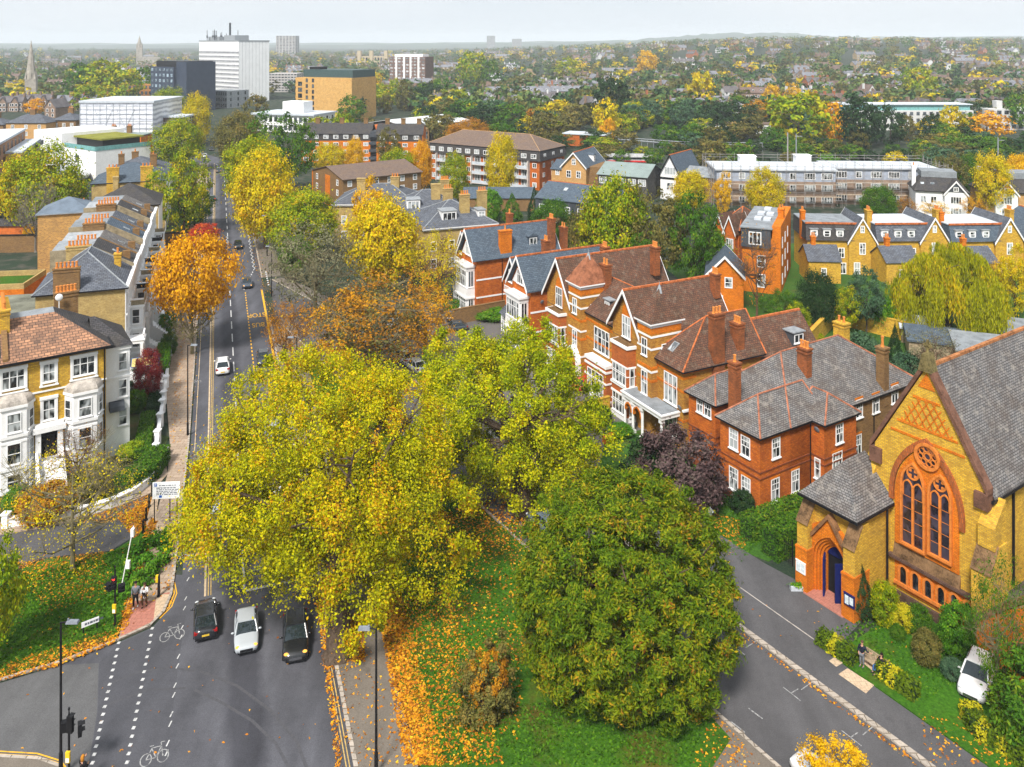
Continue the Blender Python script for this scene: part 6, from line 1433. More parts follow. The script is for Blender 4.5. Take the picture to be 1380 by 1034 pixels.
big('chestnut_tree', 'round dark green chestnut tree with browning leaf tips on the corner of the green', (8.2,57.8), [((8.0,58.4,7.0),(7.6,7.2,7.3)),((6.0,57.5,6.0),(5.8,5.8,6.2)),((9.7,57.3,5.8),(5.8,5.6,6.0)),((8.0,59,9.6),(5.6,5.6,4.8))],
  230000, .061, 'chestnut', .6, 31, (.38,.75), 4.0, 2.6, lump=.10, elong=2.1, drop=.9, flat=.6, low=-.97, fill=.78)

# ---- roadside and garden trees ----------------------------------------------------------------
T(259,312,478,112,'street.1','orange','orange street tree with a thin leafless lower crown on the left pavement', bark=BRKO)
T(259,395,478,80,'bare.1','olive','bare olive limbed young tree under the orange street tree', bark=BRKO)
T(274,297,338,56,'loose.2','red','scarlet tree just behind the orange street tree')
T(248,205,318,84,'loose.3','ygreen','loose yellow green street tree in front of the sheeted building'); T(262,252,306,56,'oval.1','green','dark green bushy tree below the loose yellow green street tree')
T(240,156,232,70,'round.2','ygreen','rounded olive yellow tree right of the sheeted building'); T(264,124,196,44,'oval.2','yellow','yellow street tree in front of the dark blue block'); T(227,117,165,48,'round.3','ygreen','rounded yellow green tree at the foot of the dark blue block')
T(357,204,336,92,'round.4','yellow','big bright yellow street tree right of the road'); T(338,181,285,82,'round.1','ygreen','yellow green street tree behind the big bright yellow one'); T(322,148,225,70,'round.5','olive','olive street tree where the road bends')
T(385,152,262,92,'loose.1','green','thin green tree with bare limbs in front of the yellow brick block', bark=BRKG); T(408,252,352,100,'round.3','ygreen','mid green bushy tree beside the big bright yellow street tree')
T(425,288,432,152,'sparse.1','grey','half bare grey green tree overhanging the bus stop', bark=BRKO); T(508,362,505,215,'sparse.2','rust','spreading brown tree losing its orange leaves', bark=BRKO); T(500,372,500,180,'sparse.3','olive','bare olive twigged tree woven into the spreading brown tree', bark=BRKO); T(470,385,498,110,'sparse.3','orange','thin orange tree beside the spreading brown tree', bark=BRKB); T(572,385,492,105,'sparse.4','orange','half bare amber tree on the green next to the brown one', bark=BRKO)
T(516,262,402,112,'round.2','yellow','golden yellow tree in front of the slate villas'); T(500,240,340,58,'loose.4','gold','narrow gold tree behind the golden yellow one'); T(590,302,415,86,'sparse.1','yellow','half bare yellow tree beside the slate villas', bark=BRKB); T(556,296,400,58,'bare.2','rust','bare brown tree before the slate villas', bark=BRKB); T(385,398,500,66,'sparse.3','rust','rust coloured small tree by the bus stop', bark=BRKB)
T(398,310,380,60,'loose.2','green','green tree behind the half bare grey green one')
T(62,198,318,112,'round.4','ygreen','broad olive yellow tree beside the buff flats'); T(30,206,318,66,'round.2','yellow','yellow tree at the foot of the buff flats'); T(48,228,340,74,'bare.3','grey','bare grey tree in the yard below the broad olive one', bark=BRKG); T(71,254,322,26,'cone.1','lime','lime green conifer beside the rubbly brick block', name='conifer')
for i, u in enumerate((40,52,64)): T(u,298,322,18,'bush.%d' % (i+1),'gold',('golden shrub left along the yard wall','golden shrub in the middle of the yard wall','golden shrub beside the rubbly brick block')[i], name='shrub', cat='shrub')
T(98,570,768,200,'thin.5','yellow','thin leaning tree with few yellow leaves on the left green', bark=BRKO); T(-8,712,900,100,'loose.5','ygreen','green and orange tree cut by the left picture edge'); T(105,575,660,90,'bare.4','rust','bare russet sapling in front of the corner house steps', bark=BRKB)
T(200,468,540,42,'oval.1','acer','small dark red maple in the walled front garden')
for a in ((745,265,335,58,'oval.3','green','mid green oval tree right of the slate roofed gable'),(772,278,345,30,'cone.2','dark','dark narrow conifer beside the oval green tree'),(720,250,305,34,'cone.3','dark','dark conifer behind the villas, left one of two'),(690,258,302,44,'cone.1','green','broad green conifer left of the dark one'),(660,250,300,40,'bush.4','bright','bright green bushy tree before the red flats'),
  (828,232,382,105,'round.5','ygreen','big yellow green tree behind the turreted houses'),(795,272,372,70,'round.2','olive','olive tree left of the big yellow green one'),(885,255,390,95,'loose.1','olive','loose olive tree in the gardens behind the row'),(862,300,392,70,'loose.5','green','shaded green tree behind the loose olive one'),(936,258,398,78,'loose.3','green','tall green tree before the orange red house'),(960,308,382,58,'round.3','bright','bright green tree in front of the red twin gables'),
  (930,228,290,52,'round.1','yellow','yellow green tree below the black timbered house'),(975,232,292,30,'loose.4','gold','thin gold tree beside the scaffolded flats'),(1030,228,296,54,'round.4','yellow','amber yellow tree in front of the scaffolded flats'),(1184,248,302,50,'round.2','green','green tree before the right wing of the scaffolded flats'),(1222,262,302,34,'sparse.2','rust','thin russet tree beside the white gabled house'),(1258,268,300,44,'sparse.3','gold','half bare gold tree before the white gabled house'),(1312,262,300,40,'sparse.1','orange','thin orange tree between the two gabled houses'),
  (1102,364,448,56,'round.1','dark','dark yew in the garden behind the wall'),(1142,378,450,48,'loose.2','ygreen','light yellow green tree beside the dark yew'),(1168,360,450,58,'loose.1','blue','grey green tree left of the willow'),(1190,392,448,40,'bush.2','bright','bright bush by the glass roofed shed'),(1020,300,428,72,'bare.5','rust','bare russet birch beside the orange red house',),(1052,390,445,50,'loose.3','green','tangled green tree in the gardens, left of the yew'),(1075,402,450,36,'bush.5','ygreen','yellowing bush below the tangled green tree'),
  (1164,442,522,58,'bush.1','blue','blue green bush behind the red brick house chimneys'),(1206,432,520,42,'cone.2','dark','dark yew between the red house and the church'),(1222,470,540,54,'bush.3','blue','spreading laurel behind the church gable'),(1262,440,545,82,'sparse.4','grey','sparse grey green tree beside the church roof ridge'),
  (1338,204,292,52,'round.3','yellow','bright yellow tree left of the red hung gables'),(1368,332,432,50,'loose.4','yellow','yellow tree at the right edge beyond the willow'),(1350,340,418,46,'sparse.5','gold','thin gold tree right of the willow'),(1280,200,272,52,'loose.2','olive','olive tree behind the white gabled house'),(1310,205,265,46,'round.5','green','green tree between the gabled houses, further back'),(1372,200,270,40,'bush.2','gold','gold tree at the right edge above the red gables'),
  (612,204,272,46,'oval.2','ygreen','neat round green tree with yellow shoulders before the red flats'),(676,176,272,46,'oval.1','yellow','tall yellow tree against the red flats'),(536,198,258,56,'round.5','ygreen','green and yellow tree before the L shaped flats'),(568,186,256,34,'oval.3','orange','amber tree at the brick end of the L shaped flats'),(445,192,246,48,'round.1','yellow','bright yellow tree above the ribbed roof'),(478,184,246,30,'oval.2','gold','thin gold tree by the stair tower'),(525,172,235,42,'loose.1','olive','olive yellow tree screening the L shaped flats'),
  (632,162,205,66,'round.4','rust','orange olive tree behind the red flats'),(640,182,215,50,'round.2','ygreen','yellow green tree next to the orange olive one'),(590,260,282,26,'bush.3','green','clipped green shrub on the flats lawn'),(845,228,262,50,'loose.3','gold','yellow tree behind the green roofed hall'),(800,205,240,36,'loose.2','olive','grey olive tree right of the red flats'),(782,208,240,28,'sparse.5','olive','bare olive tree right of the red flats end')):
    T(*a, **({'bark':BRKB} if a[4].startswith(('bare','sparse')) else {}))
# willow: weeping strands of leaves
x, y = G(1278, 452); wt = empty('willow', (x,y,0), 0, 'broad weeping willow with yellowing curtains of leaves', 'tree'); rg = np.random.default_rng(77)
P = []; cl = []; Rw = 145*y/F/2; Hw = (452-325)*y/F
bun = []
for i in range(95):
    a = rg.random()*6.283; k = rg.random()**.5; bun.append((a, k, Hw*(.99-.52*k**2.4)*rg.uniform(.86,1.02), rg.random(), rg.uniform(.2,.42)))
for i in range(2300):
    a0, k0, z0, cr_, l0 = bun[i % 95]; ox, oy = rg.normal(size=2)*.62; rx_, ry_ = Rw*k0*.95*math.cos(a0)+ox, Rw*k0*.95*math.sin(a0)+oy; rr = math.hypot(rx_, ry_); a = math.atan2(ry_, rx_); k = rr/Rw
    zt = z0-(ox*ox+oy*oy)*.55; L = Hw*l0*(.7+.9*k)*rg.uniform(.7,1.1)
    n = int(L/.16); zz = zt-np.arange(n)*.16; ok = zz > Hw*.10; zz = zz[ok]
    if not len(zz): continue
    q = np.stack([rr*math.cos(a)+rg.normal(size=len(zz))*.10+np.linspace(0,.5,len(zz))*math.cos(a), rr*math.sin(a)+rg.normal(size=len(zz))*.10+np.linspace(0,.5,len(zz))*math.sin(a), zz], 1); P.append(q); cl.append(np.full(len(zz), cr_))
P = np.concatenate(P); cl = np.concatenate(cl)
me = leaf_quads('crown', P, .10, [FM('willow', .25, .5)], 5, normal=np.array([0,0,.05]), flat=.8, elong=3.4, clump=cl, hang=True); link('crown', me, wt)
m = MB(); limbs(m, 3, .25, .6, .4, .3, .03, 12, 3); me = m.mesh_data('trunk', BRK, uv=False); o = link('trunk', me, wt); o.scale = (Rw*2, Rw*2, Hw*.95)
# purple drooping shrub mass, ivy, and the orange-topped thuja on the green
def mass(name, label, cx_, cy_, r, ncl, nlf, ls, pal, seed, crad, cat='shrub', drop=1.4, elong=1.6, trunk=True, lump=.2, fill=.6, z=0, sub='crown'):
    t = empty(name, (cx_,cy_,z), 0, label, cat); R_ = max(r)
    P, Nn, cl = crown_pts(seed, ncl, nlf, r=tuple(a/R_ for a in r), cz=r[2]/R_*.95, crad=tuple(c/R_ for c in crad), lump=lump, fill=fill, low=-.8, drop=drop); P = P*R_; P[:,2] = np.maximum(P[:,2], .05)
    link(sub, leaf_quads(sub, P, ls, [FM(pal)], seed, normal=Nn, flat=.6, elong=elong, clump=cl), t)
    if trunk:
        m = MB(); rg = random.Random(seed); m.tube([(0,0,0),(0,0,r[2]*.5)],[.16,.1],6)
        for i in range(10): a = i*2.4; m.tube([(0,0,r[2]*.2),(r[0]*.45*math.cos(a),r[1]*.45*math.sin(a),r[2]*(.8+.3*rg.random())),(r[0]*.85*math.cos(a),r[1]*.85*math.sin(a),r[2]*(.7+.9*rg.random()))],[.09,.05,.015],4)
        m.build('trunk', BRK, t, uv=False)
    return t
x, y = G(922, 705); mass('purple_tree', 'dark purple weeping tree in front of the red brick house', x, y+1.5, (4.2,3.6,4.3), 120, 15000, .12, 'purple', 41, (.5,1.0))
x, y = G(878, 690); mass('ivy_bush', 'dark ivy green bush against the purple weeping tree', x, y+1.5, (2.9,2.0,3.5), 70, 9000, .12, 'dark', 43, (.4,.8))
x, y = G(655, 968); t = mass('thuja', 'drooping olive conifer with an orange tip beside the chestnut tree', x, y, (1.9,1.7,2.1), 50, 8000, .07, 'olive', 47, (.25,.6), 'conifer', lump=.6, fill=.35); 
P, Nn, cl = crown_pts(48, 40, 3600, r=(1.4,1.3,1.5), cz=3.0, crad=(.12,.35), drop=2.0); link('orange_tip', leaf_quads('orange_tip', P, .055, [FM('rust')], 5, normal=Nn, clump=cl, elong=1.7), t)
# shrubs along the church wall
def shrub(u, vb_, wpx, hpx, pal, label, kind='bush.1', name='shrub'):
    x, y = G(u, vb_); return tree(x, y, hpx*y/F, wpx*y/F, kind, pal, label, name, 'shrub')
for a in ((1161,835,48,78,'dark','tall narrow dark shrub beside the church porch','cone.2'),(1192,842,42,64,'ygreen','light speckled green shrub next to the tall narrow one','bush.1'),(1216,850,36,40,'lemon','yellow rounded shrub below the church window','bush.2'),(1238,855,40,42,'green','dark green shrub right of the yellow one','bush.3'),(1248,895,44,50,'olive','brownish seed headed shrub on the church lawn','bush.4'),(1290,888,50,86,'bright','large glossy bright green shrub at the church corner','bush.5'),
   (1284,915,34,30,'blue','low blue grey shrub beside the white car','bush.2'),(1210,862,24,22,'green','small dark shrub before the yellow one','bush.4'),(1142,826,10,12,'grey','small potted grey shrub by the church door','bush.1'),
   (1200,700,0,0,'','','')):
    if a[2]: shrub(a[0], a[1], a[2], a[3], a[4], a[5], a[6])
T(1345,742,965,92,'sparse.2','green','wispy green tree in front of the church aisle', bark=BRKO); x, y = G(1400, 1015); mass('ivy_bush', 'big ivy clad bush with pale flowers over the white car', x+.4, y+.5, (2.9,2.4,3.2), 70, 9000, .10, 'green', 53, (.4,.8))
x, y = G(1128, 1100); tree(x, y, (1100-1000)*y/F, 4.4, 'loose.4', 'gold', 'top of a golden tree poking up at the bottom edge')
for a in ((800,566,46,24,'lemon','yellow clipped shrub by the white bay window','bush.2'),(812,574,28,30,'dark','dark green ball shrub beside the yellow one','bush.5'),(836,588,40,18,'bright','bright green low shrub at the brick steps','bush.3'),(1060,445,18,12,'ygreen','yellow green round bush in the walled court','bush.1'),(1094,452,22,16,'red','red rounded bush in the walled court','bush.3'),(1104,462,16,14,'ygreen','small clipped bush below the red rounded one','bush.4'),
   (25,690,40,40,'bright','bright green shrub by the corner house basement','bush.2'),(62,700,80,52,'rust','rusty brown shrub in front of the corner house','bush.4'),(120,668,60,40,'olive','olive shrub below the corner house steps','bush.1'),(182,556,32,34,'green','rounded green shrub by the white stepped wall','bush.5'),(187,520,34,30,'dark','dark green shrub behind the red maple','bush.3'),(170,540,26,30,'blue','pale green shrub against the stucco wing','bush.1'),(180,618,44,24,'lime','lime green shrub in the curved hedge','bush.2'),
   (226,452,26,36,'bright','bright green shrub beside the glazed porch canopy','bush.5'),(228,478,24,34,'green','square clipped green shrub by the pavement','bush.1'),(1000,690,40,30,'dark','dark shrub at the corner of the red brick house','bush.3'),(700,405,60,16,'bright','low green hedge bank by the black car','bush.4'),(662,430,52,16,'bright','bright hedge bank in front of the white bays','bush.1')):
    shrub(*a)
# clipped hedges: solid leafy blocks following a line
def hedge(label, pts, w, h, pal, seed, z=0.0, name='hedge', patches=None):
    t = empty(name, (0,0,z), 0, label, 'hedge'); rg = np.random.default_rng(seed); m = MB(); P = []; Nn = []; CL = []
    for a, b in zip(pts[:-1], pts[1:]):
        a = np.array(a[:2]); b = np.array(b[:2]); L = np.linalg.norm(b-a); d = (b-a)/L; nn = np.array([-d[1], d[0]])
        q = [a-nn*w*.38, b-nn*w*.38, b+nn*w*.38, a+nn*w*.38]; m.prism_z([tuple(p) for p in q], 0, h*.88)
        n = int(L*(w+2*h)*110); s_ = rg.random(n)*L; f = rg.random(n)*(w+2*h)
        for k in range(n):
            if f[k] < h: off, zz, nv = -w/2, f[k], -nn
            elif f[k] < h+w: off, zz, nv = f[k]-h-w/2, h, None
            else: off, zz, nv = w/2, f[k]-h-w, nn
            p = a+d*s_[k]+nn*off; P.append((p[0]+rg.normal()*.05, p[1]+rg.normal()*.05, zz+rg.normal()*.05)); Nn.append((0,0,1) if nv is None else (nv[0],nv[1],.3)); CL.append((.85 if math.sin(s_[k]*2.6+seed)+.5*math.sin(s_[k]*6.1) > .45 else .15)+rg.random()*.15 if pal == 'hedgey' else rg.random())
        for k in range(int(w*h*130)):
            o_, zz, e = (rg.random()-.5)*w, rg.random()*h, k % 2; p = (b if e else a)+nn*o_+d*(.06 if e else -.06); P.append((p[0],p[1],zz)); Nn.append((d[0]*(1 if e else -1),d[1]*(1 if e else -1),.3)); CL.append(rg.random()*.4)
    m.build('hedge_core', plain('hedge_core', (.02,.045,.012), .9), t, uv=False)
    link('leaves', leaf_quads('leaves', np.array(P), .085, [FM(pal, .2, .75 if pal == 'hedgey' else .1)], seed, normal=np.array(Nn), flat=.5, clump=np.array(CL)), t)
    return t
hedge('clipped hedge with yellow patches beside the church entrance', PX([(1104,868),(1152,898)]), 1.0, 1.0, 'hedgey', 61, .12); hedge('clipped hedge with yellow patches right of the bench', PX([(1184,911),(1235,945)]), 1.0, 1.0, 'hedgey', 62, .12)
hedge('yellow flowered hedge winding below the ivy clad bush', PX([(1306,965),(1318,992),(1350,1010),(1390,1040)]), 1.2, 1.0, 'hedgey', 63, .05); hedge('long dark hedge between the red brick house garden and the church drive', [SR(47.3,59.5), SR(46.3,75)], 1.9, 2.5, 'green', 64); hedge('sloping lower hedge on the garden side of the long dark hedge', [SR(50.3,60), SR(49,74)], 1.6, 2.0, 'green', 65)
hedge('dark green hedge behind the pillared white wall', [RD(97,-7.6), RD(107,-7.6)], 1.5, 1.5, 'green', 66); hedge('dark hedge curving behind the white garden wall', PX([(215,622),(198,648),(165,668)]), 2.2, 1.8, 'green', 67); hedge('hedge behind the white wall beside the red maple', [RD(108.5,-7.2), RD(113,-7.2)], 1.4, 1.4, 'dark', 68); hedge('tall square hedge along the pavement', [RD(121,-7.0), RD(128,-7.0)], 1.6, 2.4, 'bright', 69)
hedge('long trimmed hedge in front of the plain orange side wall', PX([(598,418),(655,414)]), 1.2, 1.6, 'bright', 70)
x, y = G(160, 800); mass('ground_shrubs', 'bright green ground cover bank beside the pavement', x+.6, y+3, (1.7,4.2,.55), 60, 6000, .10, 'bright', 71, (.4,.7), 'shrub', trunk=False, drop=0); 
# ================================ FAR DISTANCE ===================================================
rf = random.Random(21)
# white office tower
P_l, P_m = Vector((-252, 670)), Vector((-207, 630)); d = P_m-P_l
b = Bd('office_tower', 'tall white office tower with rows of windows and roof masts', P_l, math.atan2(d.y, d.x), 'tower', simple=True); w = d.length
b.walls(0, w, 0, 26, 0, 46.3, plain('white_tower_panels', (.80,.81,.82), .6, .05, .2)); m = MB(); m.box(-.3,w+.3,-.3,26.3,46.3,47.0); b.part('parapet', m, LED)
m = MB(); f = MB()
for fl in range(11):
    z = 3.5+fl*3.35
    m = MB()
    for i in range(34): x = w*(i+.08)/34; m.face([(x,-.12,z),(x+w/34*.8,-.12,z),(x+w/34*.7,-.12,z+1.45),(x,-.12,z+1.45)])
    b.part('window_band', m, plain('tower_window', (.21,.22,.25), .3, .4, .3)); f.box(0,w,-.3,-.05,z-.35,z-.15)
for i in range(35): f.box(w*i/34-.06, w*i/34+.06, -.2, 0, 2.5, 40.5)
b.part('facade_grid', f, WH)
m = MB()
for i in range(9): m.box(w-.02,w+.06,26*i/9-.06,26*i/9+.06,0,46)
b.part('panel_joint', m, LED); m = MB(); m.box(5,22,5,20,47,50); m.box(28,44,6,18,47,51); b.part('plant_room', m, LED)
m = MB()
for i in range(14): x, yy = rf.uniform(2,30), rf.uniform(2,22); m.tube([(x,yy,47),(x,yy,47+rf.uniform(3,9))], .25, 4); m.box(x-.5,x+.5,yy-.3,yy+.3,49,51)
m.tube([(28,11,50),(28,11,61)], .9, 6); b.part('antenna', m, DGR)
def slabtower(name, label, u0, u1, Y0, Y1, D, z, wall, nf, nc, st='one', zb=0, glassm=GLD, ww=.6, side=True):
    a, c = Vector(((u0-CU)/F*Y0, Y0)), Vector(((u1-CU)/F*Y1, Y1)); d = c-a; b = Bd(name, label, a, math.atan2(d.y,d.x), 'building', simple=True, z=zb); w = d.length
    b.walls(0, w, 0, D, 0, z, wall); fh = z/nf; m = MB(); k = w/nc*ww/2; m.face([(-k,0,.9),(k,0,.9),(k,0,fh*.78),(-k,0,fh*.78)]); wm = m.mesh_data('window', glassm, uv=False)
    for fl in range(nf):
        if ww > 0:
            for i in range(nc): o = link('window', wm, b.root); o.location = (w*(i+.5)/nc, -.1, fl*fh)
        if side and nf*nc < 80:
            for i in range(max(2,nc//3)): o = link('window', wm, b.root); o.location = (w+.1, D*(i+.5)/max(2,nc//3), fl*fh); o.rotation_euler = (0,0,R(90))
    b.w = w; return b
b = slabtower('dark_block', 'dark blue grey block left of the white office tower', 203, 234, 560, 545, 26, 29, plain('dark_blue_panels', (.042,.055,.085), .6, .1, .3), 8, 6, glassm=glass('pale_window_glass', (.06,.09,.12), (.3,.4,.48)), ww=.5); m = MB(); m.box(2,b.w+8,3,24,29,33); b.part('plant_room', m, BLK); b.walls(b.w, b.w+11, 2, 24, 0, 32.5, MATS['dark_blue_panels'])
b = slabtower('yellow_block', 'yellow brick apartment block with dark green top storeys', 408, 474, 500, 486, 26, 24.5, brick('pale_yellow_brick', (.66,.40,.14), (.55,.31,.09), (.5,.3,.12), .8, .4, .3), 5, 2, side=False, ww=.0); m = MB(); m.box(-.2,b.w,1,25,24.5,29); b.part('top_storey', m, plain('dark_green_cladding', (.05,.085,.085), .5, .15)); m = MB(); m.box(2,9,4,12,29,30.6); b.part('plant_room', m, BLK)
for fl in range(7): b.win('F', 3, 0, 1+fl*3.4, 1.6, 2.3, 'blk dark'); b.win('F', 7.5, 0, 1+fl*3.4, 1.6, 2.3, 'blk dark')
b.walls(-7, 0, 2, 24, 0, 24, MATS['pale_yellow_brick']); m = MB()
for fl in range(6): m.box(-8.4,-6.8,1,8,3+fl*3.6,4.2+fl*3.6)
b.part('balcony', m, MATS['dark_green_cladding'])
for fl in range(6): b.win('F', -3.5, 2, 1+fl*3.6, 3.0, 2.6, 'blk dark')
b = slabtower('tower_block', 'brown brick tower block with white bands', 525, 573, 812, 800, 20, 31.5, plain('brown_tower_brick', (.17,.105,.085), .8, .2, .4), 10, 9, ww=.66, glassm=glass('pale_tower_glass', (.12,.13,.14), (.6,.62,.64)))
for k in (.2,.42,.6,.82): m = MB(); m.box(b.w*k-.9,b.w*k+.9,-.8,.1,0,31.5); b.part('white_pier', m, WH)
m = MB(); m.box(4,b.w-4,3,17,31.5,34); b.part('plant_room', m, WH)
slabtower('tower_block', 'far pale tower block behind the white office tower', 372, 398, 2600, 2590, 30, 62, plain('pale_grey_panels', (.36,.34,.33), .8, .2, .2), 13, 6, zb=hgt(-700,2600)); slabtower('tower_block', 'hazy tower on the horizon above the red flats', 656, 667, 4300, 4300, 40, 82, plain('hazy_concrete', (.3,.3,.3), .8), 18, 6, zb=0); slabtower('tower_block', 'broader hazy block on the horizon', 690, 703, 4300, 4300, 40, 66, MATS['hazy_concrete'], 14, 8, zb=0)
# low blocks in front of the towers
b = slabtower('low_block', 'low white flat roofed building before the yellow block', 342, 422, 425, 415, 22, 8.5, WH, 2, 12); m = MB(); m.box(-1,b.w+1,-1,23,8.5,9.3); b.part('flat_roof', m, FLW); m = MB(); m.box(b.w*.4,b.w*.75,5,14,9.3,15); b.part('roof_hut', m, WH)
slabtower('low_block', 'grey podium at the foot of the white tower', 276, 306, 580, 570, 20, 12, LED, 3, 10); slabtower('low_block', 'terracotta clad low block behind the sheeted building', 140, 205, 640, 640, 20, 13, plain('rust_cladding', (.42,.19,.06), .8), 3, 12); slabtower('low_block', 'white and grey flats right of the white tower', 362, 400, 760, 760, 25, 17, plain('grey_white_flats', (.42,.40,.39), .8, .2), 7, 9, ww=.7); 
b = slabtower('low_block', 'low red brick building with flat roof by the railway trees', 494, 530, 385, 380, 14, 6.5, RB, 1, 5, glassm=GL); slabtower('low_block', 'brick hut beside the low red building', 553, 578, 382, 380, 10, 5.5, BB, 1, 3)
b = two('shed', 'long pale roofed railway shed', 488, 182, 552, 188, 'shed'); b.walls(0, b.w, 0, 45, 0, 5.5, WH); b.groof(0, b.w, 0, 45, 5.5, 8.0, plain('pale_sheet_roof', (.62,.66,.68), .5, .06), oh=.5)
# white flats and cabins beyond the railway
b = slabtower('white_flats', 'long white flats with green glass roof storey behind the dark trees', 1136, 1312, 428, 428, 16, 10.2, plain('off_white_render', (.56,.56,.55), .7, .1, .4), 3, 20, glassm=GLD, ww=.5); m = MB(); m.box(1,b.w-1,1.5,15,10.2,13); b.part('top_storey', m, plain('green_glass', (.16,.36,.36), .2)); m = MB(); m.box(0,b.w,.5,16,13,13.4); b.part('flat_roof', m, FLW)
b = slabtower('white_flats', 'white flats with a little tower at the right edge', 1332, 1420, 428, 428, 16, 11, MATS['off_white_render'], 3, 9); m = MB(); m.box(6,9,3,7,11,15); b.part('roof_hut', m, MATS['off_white_render'])
for i, (u0,u1,l) in enumerate(((943,982,'left'),(984,1020,'middle'),(1024,1046,'right'))): b = slabtower('cabin', '%s one of three white flat roofed cabins above the railway' % l, u0, u1, 412, 412, 9, 4.4, WH, 1, 5, ww=.35); m = MB(); m.box(-.3,b.w+.3,-.3,9.3,4.4,4.8); b.part('flat_roof', m, BT)
# railway viaduct rail, train and brick bridge house
m = MB(); 
for (x0,y0,x1,y1) in ((40,372,70,350),(70,350,104,345)):
    m.tube([(x0,y0,3.4),(x1,y1,3.4)], .18, 4); m.tube([(x0,y0,2.4),(x1,y1,2.4)], .3, 4)
    for i in range(14): k = i/13; m.tube([(x0+(x1-x0)*k,y0+(y1-y0)*k,0),(x0+(x1-x0)*k,y0+(y1-y0)*k,3.4)], .1, 4)
tag(m.build('railway_fence', LED), 'grey railway parapet running below the embankment trees', 'fence')
b = two('brick_hut', 'pinkish brick railway building with pale flat roof', 759, 196, 815, 199, 'building'); b.walls(0, b.w, 0, 9, 0, 5, RB); m = MB(); m.box(-.4,b.w+.4,-.4,9.4,5,5.5); b.part('flat_roof', m, FLW)
t = empty('train', (*G(846,219),-.2), R(-4), 'red and white train half hidden behind the houses', 'train'); m = MB(); m.box(-9,9,-1.4,1.4,.4,2.4); m.prism_x([(-1.4,2.4),(1.4,2.4),(1.1,3.4),(-1.1,3.4)],-9,9); m.build('body', plain('train_grey', (.42,.42,.43), .6), t); m = MB(); m.box(-9.01,9.01,-1.45,1.45,.5,1.1); m.build('stripe', plain('train_red', (.6,.03,.03), .4), t); m = MB(); m.box(-8.6,8.6,-1.44,1.44,1.5,2.3); m.build('window', GLD, t)
def mast(u, v, h, label): x, y = G(u, v); t = empty('rail_mast', (x,y,0), 0, label, 'mast'); m = MB(); m.cyl(0,0,0,h,.28,.18,8); m.build('pole', LED, t); m = MB(); m.box(-.1,2.2,-.1,.1,h-1,h-.8); m.build('bracket', LED, t)
mast(1073,230,13,'grey mast rising behind the scaffolded flats'); mast(1345,232,12,'grey mast above the yellow tree')
# church spires
def spire(label, u, Y, w_, zt, ztop, zb):
    x = (u-CU)/F*Y; t = empty('church_spire', (x,Y,zb), R(20), label, 'church'); m = MB(); m.box(-w_/2,w_/2,-w_/2,w_/2,0,zt); m.build('tower', plain('spire_stone', (.34,.31,.27), .9, .3, .3), t); m = MB(); m.cyl(0,0,zt,ztop,w_*.54,.12,8); m.build('spire', MATS['spire_stone'], t)
    m = MB()
    for sx in (-1,1):
        for sy in (-1,1): m.cyl(sx*w_*.42,sy*w_*.42,zt,zt+w_*.9,w_*.13,.05,6)
    for k in range(4): a = k*math.pi/2; m.box(w_*.4*math.cos(a)-.8,w_*.4*math.cos(a)+.8,w_*.4*math.sin(a)-.8,w_*.4*math.sin(a)+.8,zt,zt+w_*.75)
    m.build('pinnacle', MATS['spire_stone'], t)
    m = MB(); m.box(w_/2,w_*3.4,-w_*.8,w_*.8,0,zt*.45); m.build('nave', MATS['spire_stone'], t)
spire('old stone church with a tall spire among the left roofs', 42, 640, 7.5, 17, 47, 0); spire('slim far church spire on the horizon', 188, 1650, 11, 34, 58, hgt(-700,1650))
b = slabtower('far_hall', 'far sandstone building with two turrets on the horizon', 484, 520, 1450, 1450, 25, 17, plain('sandstone', (.46,.38,.26), .9, .2), 2, 9, zb=hgt(-270,1450))
for k in (.0,.45,1): m = MB(); m.box(b.w*k-3,b.w*k+3,-2,8,0,27); b.part('turret', m, MATS['sandstone'])
